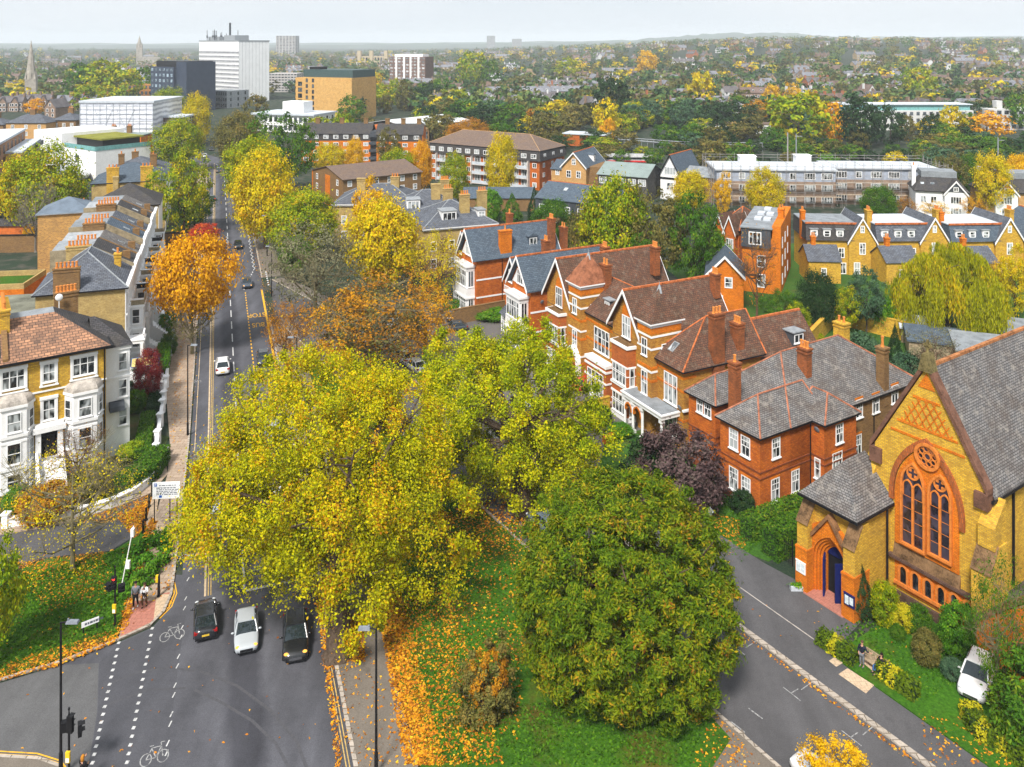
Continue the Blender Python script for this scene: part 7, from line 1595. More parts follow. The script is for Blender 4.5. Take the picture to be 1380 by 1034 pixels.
# ---- suburb houses: a few kinds, copied --------------------------------------------------------
FW = {'yb': plain('far_yellow_brick', (.36,.27,.16), .9, .25, .5), 'bb': plain('far_brown_brick', (.24,.165,.12), .9, .25, .5), 'wh': plain('far_white_render', (.62,.62,.62), .8, .08, .3), 'rb': plain('far_red_brick', (.36,.13,.06), .9, .25, .5)}
FR = {'s': plain('far_slate', (.18,.185,.21), .8, .25, .3), 't': plain('far_tile', (.15,.105,.09), .9, .3, .3), 'd': plain('far_dark_tile', (.12,.11,.115), .85, .3, .3)}
def kindhouse(kind, wall, roof):
    """(walls, roof, chimneys) meshes of one kind of house, 20 m row or a detached gable"""
    wl, rfm, cm = MB(), MB(), MB()
    g = Bd.__new__(Bd)
    def gable(x0,x1,y0,y1,ze,zr,ax):
        if ax == 'y':
            wl.prism_y([(x0,0),(x1,0),(x1,ze),((x0+x1)/2,zr),(x0,ze)], y0, y1); c = (x0+x1)/2
            for sg in (-1,1):
                e = (c+sg*((x1-x0)/2+.4), ze-.35); lo = [(e[0],y0-.4,e[1]),(c,y0-.4,zr+.05),(c,y1+.4,zr+.05),(e[0],y1+.4,e[1])]; lo = lo if sg < 0 else lo[::-1]; rfm.hexa(lo, [(p[0],p[1],p[2]+.25) for p in lo])
        else:
            wl.prism_x([(y0,0),(y1,0),(y1,ze),((y0+y1)/2,zr),(y0,ze)], x0, x1); c = (y0+y1)/2
            for sg in (-1,1):
                e = (c+sg*((y1-y0)/2+.4), ze-.35); lo = [(x0-.3,e[0],e[1]),(x1+.3,e[0],e[1]),(x1+.3,c,zr+.05),(x0-.3,c,zr+.05)]; lo = lo if sg < 0 else lo[::-1]; rfm.hexa(lo, [(p[0],p[1],p[2]+.25) for p in lo])
    def wins(x0,x1,y,n,zs):
        for z in zs:
            for i in range(n): x = x0+(x1-x0)*(i+.5)/n; wl.box(x-.75,x+.75,y-.08,y+.05,z-.15,z+1.75,2); wl.face([(x-.55,y-.1,z),(x+.55,y-.1,z),(x+.55,y-.1,z+1.55),(x-.55,y-.1,z+1.55)],1)
    if kind == 'row':
        gable(0,22,0,9,6.6,10.2,'x'); wins(0,22,0,8,(1,4)); 
        for i in range(3): gable(1.2+i*7.2,5.4+i*7.2,-1.2,4.5,6.4,9.6,'y'); wins(1.2+i*7.2,5.4+i*7.2,-1.2,2,(1,4))
        for x in (.1,7.3,14.6,21.8): cm.box(x-.5,x+.5,3.4,5.6,9,12.2)
    elif kind == 'long':
        gable(0,30,0,10,7.5,11.2,'x'); wins(0,30,0,11,(1,4.2))
        for i in range(5): x = 3+i*6; rfm.box(x-1.0,x+1.0,1.6,5,8,10); wl.box(x-.8,x+.8,1.45,1.6,8.2,9.8,2); wl.face([(x-.6,1.42,8.4),(x+.6,1.42,8.4),(x+.6,1.42,9.6),(x-.6,1.42,9.6)],1)
        for x in (.3,10,20,29.7): cm.box(x-.5,x+.5,4,6.4,10,13.2)
    elif kind == 'gab':
        gable(0,7.5,0,12,6.5,11.2,'y'); wins(0,7.5,0,2,(1,4)); wins(2.2,5.3,0,1,(7.4,)); cm.box(.1,1.0,5,6.6,7,12.2)
    elif kind == 'twin':
        gable(0,15,2,12,6.5,10.4,'x'); gable(.6,6.6,0,8,6.5,10.6,'y'); gable(8.4,14.4,0,8,6.5,10.6,'y'); wins(.6,6.6,0,2,(1,4)); wins(8.4,14.4,0,2,(1,4)); wins(2.6,4.6,0,1,(7.3,)); wins(10.4,12.4,0,1,(7.3,)); cm.box(7,8.2,5,7.4,9,13)
    return (wl.mesh_data('wall', [FW[wall], GLD, WH], uv=False), rfm.mesh_data('roof', FR[roof], uv=False), cm.mesh_data('chimney', FW['bb' if wall == 'wh' else wall], uv=False))
KH = {}
WN = {'yb':'yellow brick','bb':'brown brick','wh':'white rendered','rb':'red brick'}; RN = {'s':'slate','t':'brown tiled','d':'dark tiled'}; KN = {'row':'gabled terrace row','long':'long terrace with dormers','gab':'detached gabled house','twin':'twin gabled pair'}; KNAME = {'row':'terrace_row','long':'terrace_row','gab':'detached_house','twin':'gabled_pair'}
OCC = []
def zone(u, Y):
    d = 'near the skyline' if Y > 1300 else ('well past the railway' if Y > 700 else 'just past the railway') if u > 560 else 'left of the white tower' if u < 268 else 'right of the white tower'
    e = '' if u < 560 else (' behind the brown tower' if u < 700 else ' over the red flats' if u < 820 else ' over the green hall' if u < 960 else ' over the scaffolded flats' if u < 1180 else ' above the white flats')
    return d + e
def far_house(u, Y, kind, wall, roof, ang, parts):
    x = (u-CU)/F*Y; z = hgt(x,Y)-.3; k = (kind,wall,roof); lab = '%s %s, %s roof, %s' % (WN[wall], KN[kind].split(' with')[0], RN[roof], zone(u,Y))
    if k not in KH: KH[k] = kindhouse(*k)
    a, r, c = KH[k]; grp = 'suburban houses beyond the trees'
    if parts:
        t = empty(KNAME[kind], (x,Y,z), ang, lab, 'house', grp); link('wall', a, t); link('roof', r, t); link('chimney', c, t)
    else:
        if ('j',)+k not in KH:
            v, f, mi = [], [], []
            for me, off in ((a,0),(r,3),(c,0)):
                b0 = len(v); v += [tuple(q.co) for q in me.vertices]; f += [tuple(b0+i for i in p.vertices) for p in me.polygons]; mi += [p.material_index+off for p in me.polygons]
            q = MB(); q.v, q.f, q.m = v, f, mi; KH[('j',)+k] = q.mesh_data('far_house', [FW[wall], GLD, WH, FR[roof]], uv=False)
        o = link(KNAME[kind], KH[('j',)+k]); o.location = (x,Y,z); o.rotation_euler = (0,0,ang); tag(o, lab, 'house', grp)
    OCC.append((x, Y, 14))
# named rows seen clearly, then streets of others
for (u,Y,k,wl_,rf_,an) in ((545,560,'long','yb','d',.05),(650,640,'long','bb','s',.02),(690,645,'long','bb','s',.02),(722,650,'long','bb','s',.02),(755,650,'long','bb','s',.02),(610,600,'twin','wh','s',.4),(655,560,'gab','wh','s',.3),(690,540,'gab','yb','s',.5),(672,520,'gab','wh','d',.1),(795,520,'gab','wh','d',.5),(860,560,'twin','rb','t',.1),(905,520,'row','bb','s',.0),(945,540,'row','bb','s',.1),(982,505,'gab','yb','s',-.2),(992,480,'gab','wh','s',.25),(1020,478,'gab','wh','d',.2),(1046,500,'gab','bb','d',.2),(1145,500,'gab','wh','d',.3),(1178,490,'twin','wh','d',.1),(1215,492,'twin','wh','t',.1),(1245,500,'gab','bb','d',.2),(1272,505,'gab','wh','t',.1),(1300,510,'twin','wh','s',.2),(1345,515,'gab','bb','d',.1),(1372,500,'twin','bb','d',.1),(1105,560,'row','rb','t',.3),(1060,540,'row','rb','t',.2),(1000,610,'long','bb','t',.1),(1170,640,'gab','wh','t',.3),(1200,640,'gab','wh','t',.1),(1300,720,'long','bb','t',.05),(840,640,'row','yb','s',.1),(20,560,'row','bb','d',.2),(75,545,'twin','bb','s',.3),(95,560,'row','rb','s',.2),(-20,540,'row','bb','d',.2),(60,500,'gab','bb','d',-.2)):
    far_house(u, Y, k, wl_, rf_, an, Y < 580)
cnt = 0; tries = 0
while cnt < 225 and tries < 6000:
    tries += 1; Y = 560*(4.0**rf.random()); u = rf.uniform(-20, 1400); x = (u-CU)/F*Y
    if u < 560 and Y < 700: continue
    if 255 < u < 415 and Y < 700: continue
    street = .15*math.sin(x*.004)+.12
    if any((x-a)**2+(Y-b_)**2 < (r_+13*(1+Y/2500))**2 for a,b_,r_ in OCC[-400:]): continue
    far_house(u, Y, rf.choice(['row','row','long','twin','gab','gab']), rf.choices(['yb','bb','wh','rb'],[3,6,3,1])[0], rf.choice(['s','s','s','d','d','t']), street+rf.choice([0,0,0,math.pi/2])+rf.uniform(-.1,.1), False); cnt += 1
vs, fs, ms = [], [], []; rs = random.Random(5)
for i in range(300):                                              # hundreds of small roofs further off, as one mass
    Y = 640*(4.2**rs.random()); u = rs.uniform(-40, 1420)
    if u < 500 and Y < 760: continue
    x = (u-CU)/F*Y; z = hgt(x,Y)-.4; a = .15*math.sin(x*.004)+.12+rs.choice([0,0,math.pi/2])+rs.uniform(-.1,.1); L, D, e, r_ = rs.uniform(7,24), rs.uniform(7,10), rs.uniform(5,6.8), rs.uniform(8.5,10.8); c_, s_ = math.cos(a), math.sin(a); b0 = len(vs)
    for (px_,py_,pz_) in ((0,0,0),(L,0,0),(L,D,0),(0,D,0),(0,0,e),(L,0,e),(L,D,e),(0,D,e),(0,D/2,r_),(L,D/2,r_),(-.4,-.4,e-.1),(L+.4,-.4,e-.1),(L+.4,D/2,r_+.15),(-.4,D/2,r_+.15),(L+.4,D+.4,e-.1),(-.4,D+.4,e-.1)): vs.append((x+c_*px_-s_*py_, Y+s_*px_+c_*py_, z+pz_))
    wm_ = rs.choice([0,0,1,1,2]); rm_ = rs.choice([3,3,4,5])
    for f_, mm in (((0,1,5,4),wm_),((1,2,6,9,5),wm_),((3,0,4,8,7),wm_),((2,3,7,6),wm_),((10,11,12,13),rm_),((14,15,13,12),rm_)): fs.append(tuple(b0+q for q in f_)); ms.append(mm)
    n = max(1,int(L/3))
    for k in range(n):
        for zz in (1.2,3.7): b1 = len(vs); vs += [(x+c_*q-s_*-.06, Y+s_*q+c_*-.06, z+w_) for q, w_ in ((L*(k+.3)/n,zz),(L*(k+.7)/n,zz),(L*(k+.7)/n,zz+1.5),(L*(k+.3)/n,zz+1.5))]; fs.append((b1,b1+1,b1+2,b1+3)); ms.append(2 if k%2 else 6)
    for q in (0,L): 
        b1 = len(vs); vs += [(x+c_*px_-s_*py_, Y+s_*px_+c_*py_, z+pz_) for px_,py_,pz_ in ((q-.5,D/2-1,r_-1),(q+.5,D/2-1,r_-1),(q+.5,D/2+1,r_-1),(q-.5,D/2+1,r_-1),(q-.5,D/2-1,r_+2),(q+.5,D/2-1,r_+2),(q+.5,D/2+1,r_+2),(q-.5,D/2+1,r_+2))]
        for f_ in ((4,5,6,7),(0,1,5,4),(1,2,6,5),(2,3,7,6),(3,0,4,7)): fs.append(tuple(b1+i_ for i_ in f_)); ms.append(1)
q = MB(); q.v, q.f, q.m = vs, fs, ms; tag(q.build('far_rooftops', [FW['yb'],FW['bb'],FW['wh'],FR['s'],FR['d'],FR['t'],GLD], uv=False), 'small far off roofs and fronts crowding between the treetops', 'houses', kind='stuff')
# ---- far trees: the nearest 300 each their own, the rest one wood ----------------------------------
PN = {'dark':'dark evergreen','green':'mid green','ygreen':'yellow green','yellow':'yellow','gold':'bright gold','orange':'orange','rust':'russet','olive':'olive brown','blue':'blue green','red':'red leaved','purple':'purple leaved'}
ft = []
def addft(u, vtop, vbase, wpx, pal, kind='far', lab=None): x, y = G(u, vbase); ft.append((x, y, (vbase-vtop)*y/F, wpx*y/F, pal, lab))
for a in ((634,67,120,38,'ygreen','tall olive yellow tree right of the brown tower block'),(660,79,120,28,'green','green tree beside the tall olive yellow one'),(823,99,165,52,'dark','big dark evergreen above the railway trees'),(817,134,188,38,'yellow','yellow tree in the railway wood'),(820,158,195,22,'orange','small orange tree in front of the yellow one'),(764,80,112,28,'ygreen','bright round tree in the far streets'),(945,94,150,38,'yellow','tall yellow tree beyond the railway'),(872,74,110,28,'gold','far golden tree among roofs'),(1076,120,196,84,'ygreen','great rounded olive tree above the railway bank'),(1117,138,192,42,'orange','orange tree beside the great rounded olive one'),(1160,128,200,58,'dark','dark cedar in front of the white flats'),(1330,150,190,54,'orange','broad orange tree before the white flats with the little tower'),(1284,140,190,34,'yellow','yellow tree in front of the long white flats'),(1238,90,140,46,'ygreen','large yellow green tree over the white flats'),(1040,112,150,24,'gold','bright gold tree in the far gardens, left'),(1068,112,150,22,'gold','bright gold tree in the far gardens, right'),(957,140,175,38,'dark','dark rounded pine by the cabins'),(1200,142,196,40,'dark','tall dark tree left of the yellow one'),(1370,122,175,40,'green','green tree at the far right above the flats'),(1270,215,240,30,'bright','bright bush behind the scaffolding'),(1116,205,232,28,'bright','bright green bush above the scaffolded roof'),(1000,190,240,40,'green','green tree left of the scaffolded roof'),(960,188,230,50,'olive','olive tree by the black timbered house'),(1205,204,232,28,'yellow','yellow bush behind the scaffold end'),(1175,150,192,26,'green','green tree close before the long white flats'),(1222,152,190,24,'olive','olive tree close before the long white flats'),(1256,150,192,26,'dark','dark tree close before the long white flats'),(1306,152,190,26,'green','green tree between the two white flats'),
   (135,80,140,60,'ygreen','broad green yellow tree mass left of the dark blue block'),(165,84,140,50,'ygreen','second broad tree left of the dark blue block'),(110,82,140,50,'green','green tree over the sheeted building'),(190,88,135,40,'green','green tree against the dark blue block'),(120,110,150,45,'ygreen','olive tree behind the sheeted building, left end'),(150,115,150,38,'ygreen','olive tree behind the sheeted building, middle'),(48,132,155,26,'orange','orange tree at the foot of the stone spire'),(25,108,130,30,'yellow','yellow tree left of the stone spire'),(130,170,200,34,'green','dark green bush before the sheeted building'),(545,105,150,24,'olive','thin olive poplar before the brown tower'),(532,103,140,16,'ygreen','slim yellow green poplar before the brown tower'),(512,112,142,14,'ygreen','slim poplar left of the brown tower'),(570,118,150,36,'dark','dark tree at the foot of the brown tower'),(500,95,125,30,'yellow','yellow tree left of the brown tower block'),(465,150,200,40,'ygreen','yellow green tree at the foot of the yellow block'),(430,155,195,40,'ygreen','olive tree before the yellow block'),(345,125,165,34,'olive','bare looking tree at the foot of the white tower')):
    addft(*a[:5], lab=a[5])
for i in range(40): u = rf.uniform(750, 1250); vb_ = rf.uniform(204, 226); addft(u, vb_-rf.uniform(14,26), vb_, rf.uniform(20,36), rf.choices(['dark','green','olive','ygreen'],[5,5,4,1])[0])
for i in range(95):                                                # railway embankment wood
    u = rf.uniform(585, 1420); vb_ = rf.uniform(158, 206) if u < 1240 else rf.uniform(182, 222); hpx = rf.uniform(18, 38) if u < 1090 else rf.uniform(15, 28); addft(u, vb_-hpx, vb_, rf.uniform(26, 48), rf.choices(['dark','green','olive','blue','ygreen','yellow'],[6,5,4,3,2,.6])[0])
for i in range(30): u = rf.uniform(1240, 1420); vb_ = rf.uniform(196, 232); addft(u, vb_-rf.uniform(18,32), vb_, rf.uniform(24,40), rf.choice(['blue','green','green','olive']))
for i in range(30): u = rf.uniform(470, 640); vb_ = rf.uniform(135,178); addft(u, vb_-rf.uniform(18,36), vb_, rf.uniform(20,36), rf.choice(['dark','green','olive','ygreen']))
far_pts = []
for i in range(3300):
    Y = 430*(7.5**rf.random()); u = rf.uniform(-40, 1420)
    if u < 560 and Y < 600: continue
    if 200 < u < 480 and Y < 720: continue
    x = (u-CU)/F*Y; h = rf.uniform(8,16)*(1.25 if Y > 1300 else 1); far_pts.append((x, Y, h, h*rf.uniform(.8,1.35), rf.choices(['dark','green','olive','ygreen','blue','yellow','gold','rust','orange','purple'],[8,6,6,4,5,1.0,.45,.8,.35,.3])[0], None))
far_pts.sort(key=lambda t: t[1]); ft += far_pts[:300-0] if False else []
room = max(0, 298-len(ft)); ft += far_pts[:room]; rest = far_pts[room:]
for i, (x, y, h, w_, pal, lab) in enumerate(ft):
    tr, cr = proto('far.%d' % (i % 6)); u = CU+x*F/y
    o = empty('tree', (x,y,hgt(x,y)-.2), i*1.7, lab or '%s tree %s' % (PN[pal], 'in the wooded railway bank' + zone(u,y).split('railway')[-1] if y < 520 else zone(u,y)), 'tree', 'trees beyond the streets'); o.scale = (w_,w_,h)
    link('trunk', tr, o); c = link('crown', cr, o); setmat(c, FM(pal, .15, .5))
# one wood of small far crowns
rg = np.random.default_rng(99); byp = {}
Pm, Nm, Cm = crown_pts(5, 12, 110, r=(.48,.48,.46), cz=.5, crad=(.14,.24), fill=.7)
for grp in (['dark','blue','green'],['olive','ygreen'],['yellow','gold','rust','orange','purple']):
    P = []; Nn = []; cl = []; 
    sel = [t for t in rest if t[4] in grp]
    for (x,y,h,w_,pal,_) in sel:
        s_ = rg.permutation(len(Pm))[:max(26, int(min(110, 90000/y)))]; P.append(Pm[s_]*np.array([w_,w_,h])+np.array([x,y,hgt(x,y)-.2])); Nn.append(Nm[s_]); cl.append(np.full(len(s_), rg.random()))
    if sel:
        nm = {'dark':'far_evergreen_wood','olive':'far_olive_wood','yellow':'far_autumn_wood'}[grp[0]]; pal = {'dark':'fargreen','olive':'olive','yellow':'yellow'}[grp[0]]
        o = link(nm, leaf_quads(nm, np.concatenate(P), 1.5, [FM(pal,.12,.75)], 4, normal=np.concatenate(Nn), flat=.5, clump=np.concatenate(cl))); tag(o, {'dark':'far off dark green treetops reading as one wood up to the skyline','olive':'far off olive and yellow green treetops between the roofs','yellow':'far off scattered golden and russet treetops'}[grp[0]], 'woodland', kind='stuff')
# hills on the horizon
def hill(name, pts, Y, depth):
    m = MB(); top = []
    for (ua,va),(ub,vb_) in zip(pts[:-1],pts[1:]):
        for q in range(6): u, v = ua+(ub-ua)*q/6, va+(vb_-va)*q/6; top.append(((u-CU)/F*Y, H-(v-VH)/F*Y))
    vs = []; fs = []; n = 6
    for j in range(n+1):
        k = j/n; zf_ = math.sin(k*math.pi)
        for (x,z) in top: vs.append((x*(1+(k-.5)*depth/Y), Y+(k-.5)*depth, -6+(z+6)*zf_))
    c = len(top); vs = [(x, y_, z_+(rf.uniform(-5,7) if z_ > 2 else 0)) for x, y_, z_ in vs]
    for j in range(n):
        for i in range(c-1): fs.append((j*c+i, j*c+i+1, (j+1)*c+i+1, (j+1)*c+i))
    m.mesh(vs, fs); tag(m.build(name, plain('wooded_hill', (.05,.075,.045), .95, .3, .004), smooth=True, uv=False), kind='structure')
hill('hills', [(-200,64),(0,61),(150,60.5),(300,61),(450,61),(560,58.5),(640,59),(700,58),(780,57),(850,54),(900,50.5),(940,47),(980,44.5),(1010,45.5),(1040,44),(1075,45),(1100,48),(1140,52),(1180,51),(1230,53),(1300,50),(1380,52),(1500,52),(1700,60)], 6400, 1400)
hill('hills', [(-300,62),(0,59),(200,58.6),(400,58.4),(600,57.5),(760,56),(900,54),(1100,50),(1200,49.6),(1350,49),(1500,50),(1900,60)], 8000, 900)
# ---- haze: one closed box of pale air round everything -----------------------------------------
a = bpy.data.materials.new('haze'); a.use_nodes = True; t_ = a.node_tree; t_.nodes.clear(); ou = t_.nodes.new('ShaderNodeOutputMaterial'); pv = t_.nodes.new('ShaderNodeVolumePrincipled')
pv.inputs['Color'].default_value = (.86,.92,.99,1); pv.inputs['Density'].default_value = HAZE; pv.inputs['Anisotropy'].default_value = -.1; t_.links.new(pv.outputs[0], ou.inputs['Volume'])
m = MB(); m.box(-10500,10500,-400,10500,-9,150); tag(m.build('haze', a, uv=False), 'pale blue autumn haze over the whole town', 'haze', kind='stuff')
# ================================ VEHICLES =======================================================
TYR = plain('tyre_rubber', (.012,.012,.013), .9, .1); RIM = plain('alloy_rim', (.35,.36,.38), .3, .1, 3, .5, .8); CGL = plain('car_glass', (.010,.018,.022), .05, .2, 2, .8); PNT = painted()
HLB = emit('lit_headlamp', (1.0,.46,.08), 1.6); HLO = plain('headlamp_glass', (.55,.58,.6), .1, .1); TLR = emit('lit_tail_lamp', (1.0,.02,.02), 2.5); TLO = plain('tail_lamp_glass', (.30,.012,.012), .2, .2); PLY = plain('yellow_number_plate', (.75,.50,.05), .5); PLW = plain('white_number_plate', (.75,.75,.72), .5); CHR = plain('grille_chrome', (.35,.36,.38), .25, .1, 3, .5, .9)
CARD = {}
def car_parts(kind):
    """(name, mesh, material, children) of a car heading -y (front at -y), on the ground, by body kind"""
    if kind in CARD: return CARD[kind]
    L, W, hb, hr, hood, ws, rs, tail = {'hatch':(4.2,1.76,.86,1.47,-.92,-.55,1.62,.95), 'suv':(4.6,1.88,1.02,1.68,-1.15,-.65,1.9,1.1), 'saloon':(4.4,1.78,.86,1.42,-1.0,-.45,1.35,.92)}[kind]
    h = L/2; w = W/2; m = MB()
    # body shell lofted from stations along the length: (y, half width, low, shoulder height, top height)
    st = [(-h,w*.62,.34,.52,.60),(-h+.10,w*.84,.24,.60,.70),(-h+.38,w*.95,.20,.68,hb-.12),(-h+1.0,w,.18,.74,hb-.02),(-h+1.45,w,.18,.76,hb+.02),(0,w,.18,.78,hb+.04),(h-1.0,w,.18,.80,hb+.06),(h-.35,w*.96,.20,.78,hb+.06),(h-.08,w*.86,.26,.74,tail if kind!='suv' else hb+.02),(h,w*.68,.36,.62,.74)]
    rings = []
    for (y, ww, z0, z1, z2) in st: rings.append([(-ww*.88,y,z0),(-ww,y,z0+.12),(-ww*1.0,y,z1-.1),(-ww*.97,y,z1),(-ww*.86,y,z2-.02),(-ww*.5,y,z2+.015),(ww*.5,y,z2+.015),(ww*.86,y,z2-.02),(ww*.97,y,z1),(ww,y,z1-.1),(ww,y,z0+.12),(ww*.88,y,z0)])
    n = 12; vs = [p for r in rings for p in r]; fs = []
    for j in range(len(rings)-1):
        for i in range(n): fs.append((j*n+i, j*n+(i+1)%n, (j+1)*n+(i+1)%n, (j+1)*n+i))
    fs.append(tuple(range(n-1,-1,-1))); fs.append(tuple((len(rings)-1)*n+i for i in range(n))); m.mesh(vs, [f[::-1] for f in fs])
    for (x0,x1) in ((-w*.82,-w*.76),(w*.76,w*.82)):                # roof pillars in body colour
        pass
    body = m.mesh_data('body', PNT, smooth=True, uv=False)
    y0, y1, y2, y3 = hood+.05, ws+.28, rs-.55, min(rs+.12, h-.12); wr = w*.72; wb = w*.90
    g = MB(); A = [(-wb,y0,hb-.02),(wb,y0,hb-.02),(wb*.97,y3,hb+.03),(-wb*.97,y3,hb+.03)]; B = [(-wr,y1,hr-.05),(wr,y1,hr-.05),(wr*.97,y2,hr-.05),(-wr*.97,y2,hr-.05)]; g.hexa(A, B)
    r = MB(); ym = (y1+y2)/2
    rp = [(-wr-.02,y1-.03),(wr+.02,y1-.03),(wr,y2+.08),(-wr,y2+.08)]; r.hexa([(x,y,hr-.07) for x,y in rp], [(x*.9,y*.97+.0,hr+.01) for x,y in rp])
    for a, b in ((0,0),(1,1),(2,2),(3,3)): r.tube([Vector(A[a]), Vector(B[b])], .055, 5)
    for sx in (-1,1):
        for k in (.48,): r.tube([(sx*wb*.985,y0+(y3-y0)*k,hb),(sx*wr*1.0,y1+(y2-y1)*k,hr-.05)], .045, 5)
    parts = [('body', body, PNT, []), ('window', g.mesh_data('window', CGL, uv=False), CGL, []), ('roof', r.mesh_data('roof', PNT, uv=False), PNT, [])]
    if kind == 'suv':
        q = MB(); [q.tube([(sx*wr*.92,y1+.2,hr+.06),(sx*wr*.92,y2-.05,hr+.06)], .03, 5) for sx in (-1,1)]; parts.append(('roof_rail', q.mesh_data('roof_rail', CHR, uv=False), CHR, []))
    rad = .36 if kind == 'suv' else .31
    for sx in (-1,1):
        for yw in (-h+.78, h-.80):
            t = MB(); c = (sx*(w-.11), yw, rad); k = 14; vs = []
            for xo, rr in ((-.11,rad*.96),(-.08,rad),(.08,rad),(.11,rad*.96),(.11,rad*.66),(.07,rad*.64)): vs += [(c[0]+xo*sx, c[1]+rr*math.cos(2*math.pi*i/k), c[2]+rr*math.sin(2*math.pi*i/k)) for i in range(k)]
            t.mesh(vs, [(j*k+i,j*k+(i+1)%k,(j+1)*k+(i+1)%k,(j+1)*k+i) for j in range(5) for i in range(k)])
            q = MB(); vs = [(c[0]+.075*sx,c[1],c[2])]
            for i in range(10): a = 2*math.pi*i/10; rr = rad*.64 if i%2 == 0 else rad*.4; vs.append((c[0]+(.075)*sx, c[1]+rr*math.cos(a), c[2]+rr*math.sin(a)))
            q.mesh(vs, [(0,1+i,1+(i+1)%10) for i in range(10)])
            parts.append(('wheel', t.mesh_data('wheel', TYR, uv=False), TYR, [('rim', q.mesh_data('rim', RIM, uv=False), RIM)]))
        q = MB(); q.ball((sx*w*.70,-h+.19,.65 if kind != 'suv' else .76), (.17,.13,.085), 8, 5); parts.append(('headlight', q.mesh_data('headlight', HLO, smooth=True, uv=False), 'HEAD', []))
        q = MB(); q.box(min(sx*w*.55,sx*w*.94),max(sx*w*.55,sx*w*.94),h-.24,h-.03,.66 if kind != 'suv' else .8,.84 if kind != 'suv' else 1.0); parts.append(('taillight', q.mesh_data('taillight', TLO, uv=False), 'TAIL', []))
        q = MB(); q.ball((sx*(w+.10),ws-.12,hb+.08), (.13,.07,.08), 8, 5); q.tube([(sx*w*.9,ws-.1,hb+.03),(sx*(w+.08),ws-.12,hb+.06)], .03, 5); parts.append(('mirror', q.mesh_data('mirror', PNT, smooth=True, uv=False), PNT, []))
    q = MB(); q.box(-.45,.45,-h-.02,-h+.12,.36,.54); parts.append(('grille', q.mesh_data('grille', CHR if kind == 'suv' else BLK, uv=False), BLK, []))
    q = MB(); q.box(-.26,.26,h-.02,h+.03,.50,.62); parts.append(('number_plate', q.mesh_data('number_plate', PLY, uv=False), PLY, []))
    q = MB(); q.box(-w*.85,w*.85,h-.14,h+.01,.25,.36); q.box(-w*.7,w*.7,-h+.0,-h+.1,.24,.33); parts.append(('bumper_trim', q.mesh_data('bumper_trim', BLK, uv=False), BLK, []))
    CARD[kind] = parts; return parts
def car(x, y, head, kind, col, label, lights=False, brake=False, z=.02, group=None, small=False):
    """head: direction the car faces, as an angle of its nose from +x"""
    t = empty('car', (x,y,z), head+math.pi/2, label, 'car', group)
    for nm, me, mt, sub in car_parts(kind):
        if small and nm in ('mirror','number_plate','grille','bumper_trim'): continue
        o = link(nm, me, t); o.color = (*col,1)
        if mt == 'HEAD' and lights: setmat(o, HLB)
        if mt == 'TAIL' and brake: setmat(o, TLR)
        for n2, m2, t2 in sub:
            if not small: link(n2, m2, o)
    return t
RDIR = math.atan2(DY, DX)
def rcar(u, v, away, *a, **k): x, y = G(u, v); car(x, y, RDIR+(0 if away else math.pi)+k.pop('turn',0), *a, **k)
rcar(277,842,True,'hatch',(.018,.020,.025),'black hatchback driving away beside the silver one at the junction',turn=.015)
rcar(332,859,False,'hatch',(.42,.45,.48),'silver hatchback waiting in the middle lane with lit orange lamps',True,turn=-.03)
rcar(398,867,False,'suv',(.012,.013,.015),'black sports utility car with lit orange lamps next to the kerb',True,turn=-.08)
rcar(300,499,True,'suv',(.72,.72,.72),'white car driving away up the main road',)
rcar(333,386,False,'hatch',(.05,.065,.09),'dark blue grey car coming past the bus stop',True); rcar(321,334,False,'hatch',(.015,.016,.018),'black car with headlamps on behind the blue grey one',True)
rcar(286,270,True,'hatch',(.08,.08,.085),'dark car with red tail lamps far up the main road',brake=True,small=True); rcar(295,232,False,'hatch',(.05,.06,.07),'small dark blue car where the road bends',True,small=True); rcar(276,212,True,'hatch',(.6,.62,.64),'white car at the far bend of the main road',small=True); rcar(285,203,False,'hatch',(.03,.03,.035),'black car at the far bend of the main road',small=True)
rcar(292,703,True,'hatch',(.30,.33,.36),'grey car with red brake lamps under the plane tree',brake=True); rcar(355,488,False,'hatch',(.03,.035,.045),'dark car half hidden at the top of the plane tree'); rcar(372,690,False,'suv',(.7,.7,.7),'white car seen through the plane tree leaves'); rcar(368,590,False,'hatch',(.3,.33,.36),'grey car glimpsed through the plane tree leaves')
def scar(u, v, ang, *a, **k): x, y = G(u, v); car(x, y, R(ang), *a, **k)
SDEG = math.degrees(math.atan2(.826, -.5635))
scar(1318,922,229,'suv',(.72,.72,.73),'white car parked on the drive by the church shrubs'); scar(1112,1062,SDEG,'hatch',(.72,.72,.72),'white car at the bottom edge below the golden tree')
scar(734,712,SDEG,'hatch',(.10,.13,.18),'blue grey car parked under the second plane tree'); scar(544,487,SDEG,'suv',(.7,.7,.72),'white parked car between the plane tree and the brown tree'); scar(560,498,SDEG,'hatch',(.6,.62,.64),'pale parked car showing above the plane leaves'); scar(620,432,SDEG+70,'suv',(.015,.016,.02),'black car parked below the garden wall of the white bayed house'); scar(612,446,SDEG+70,'hatch',(.05,.06,.07),'dark car nearer the plane tree beside the black one')
scar(785,522,SDEG-60,'hatch',(.55,.02,.02),'red car on the forecourt of the turreted house',z=.07); scar(500,455,SDEG,'hatch',(.4,.42,.45),'silver parked car behind the spreading brown tree'); scar(530,440,SDEG,'hatch',(.7,.7,.7),'white parked car behind the spreading brown tree'); scar(705,560,SDEG,'hatch',(.5,.52,.55),'silver parked car glimpsed through the second plane tree'); scar(680,600,SDEG,'suv',(.65,.66,.68),'white car deep under the second plane tree')
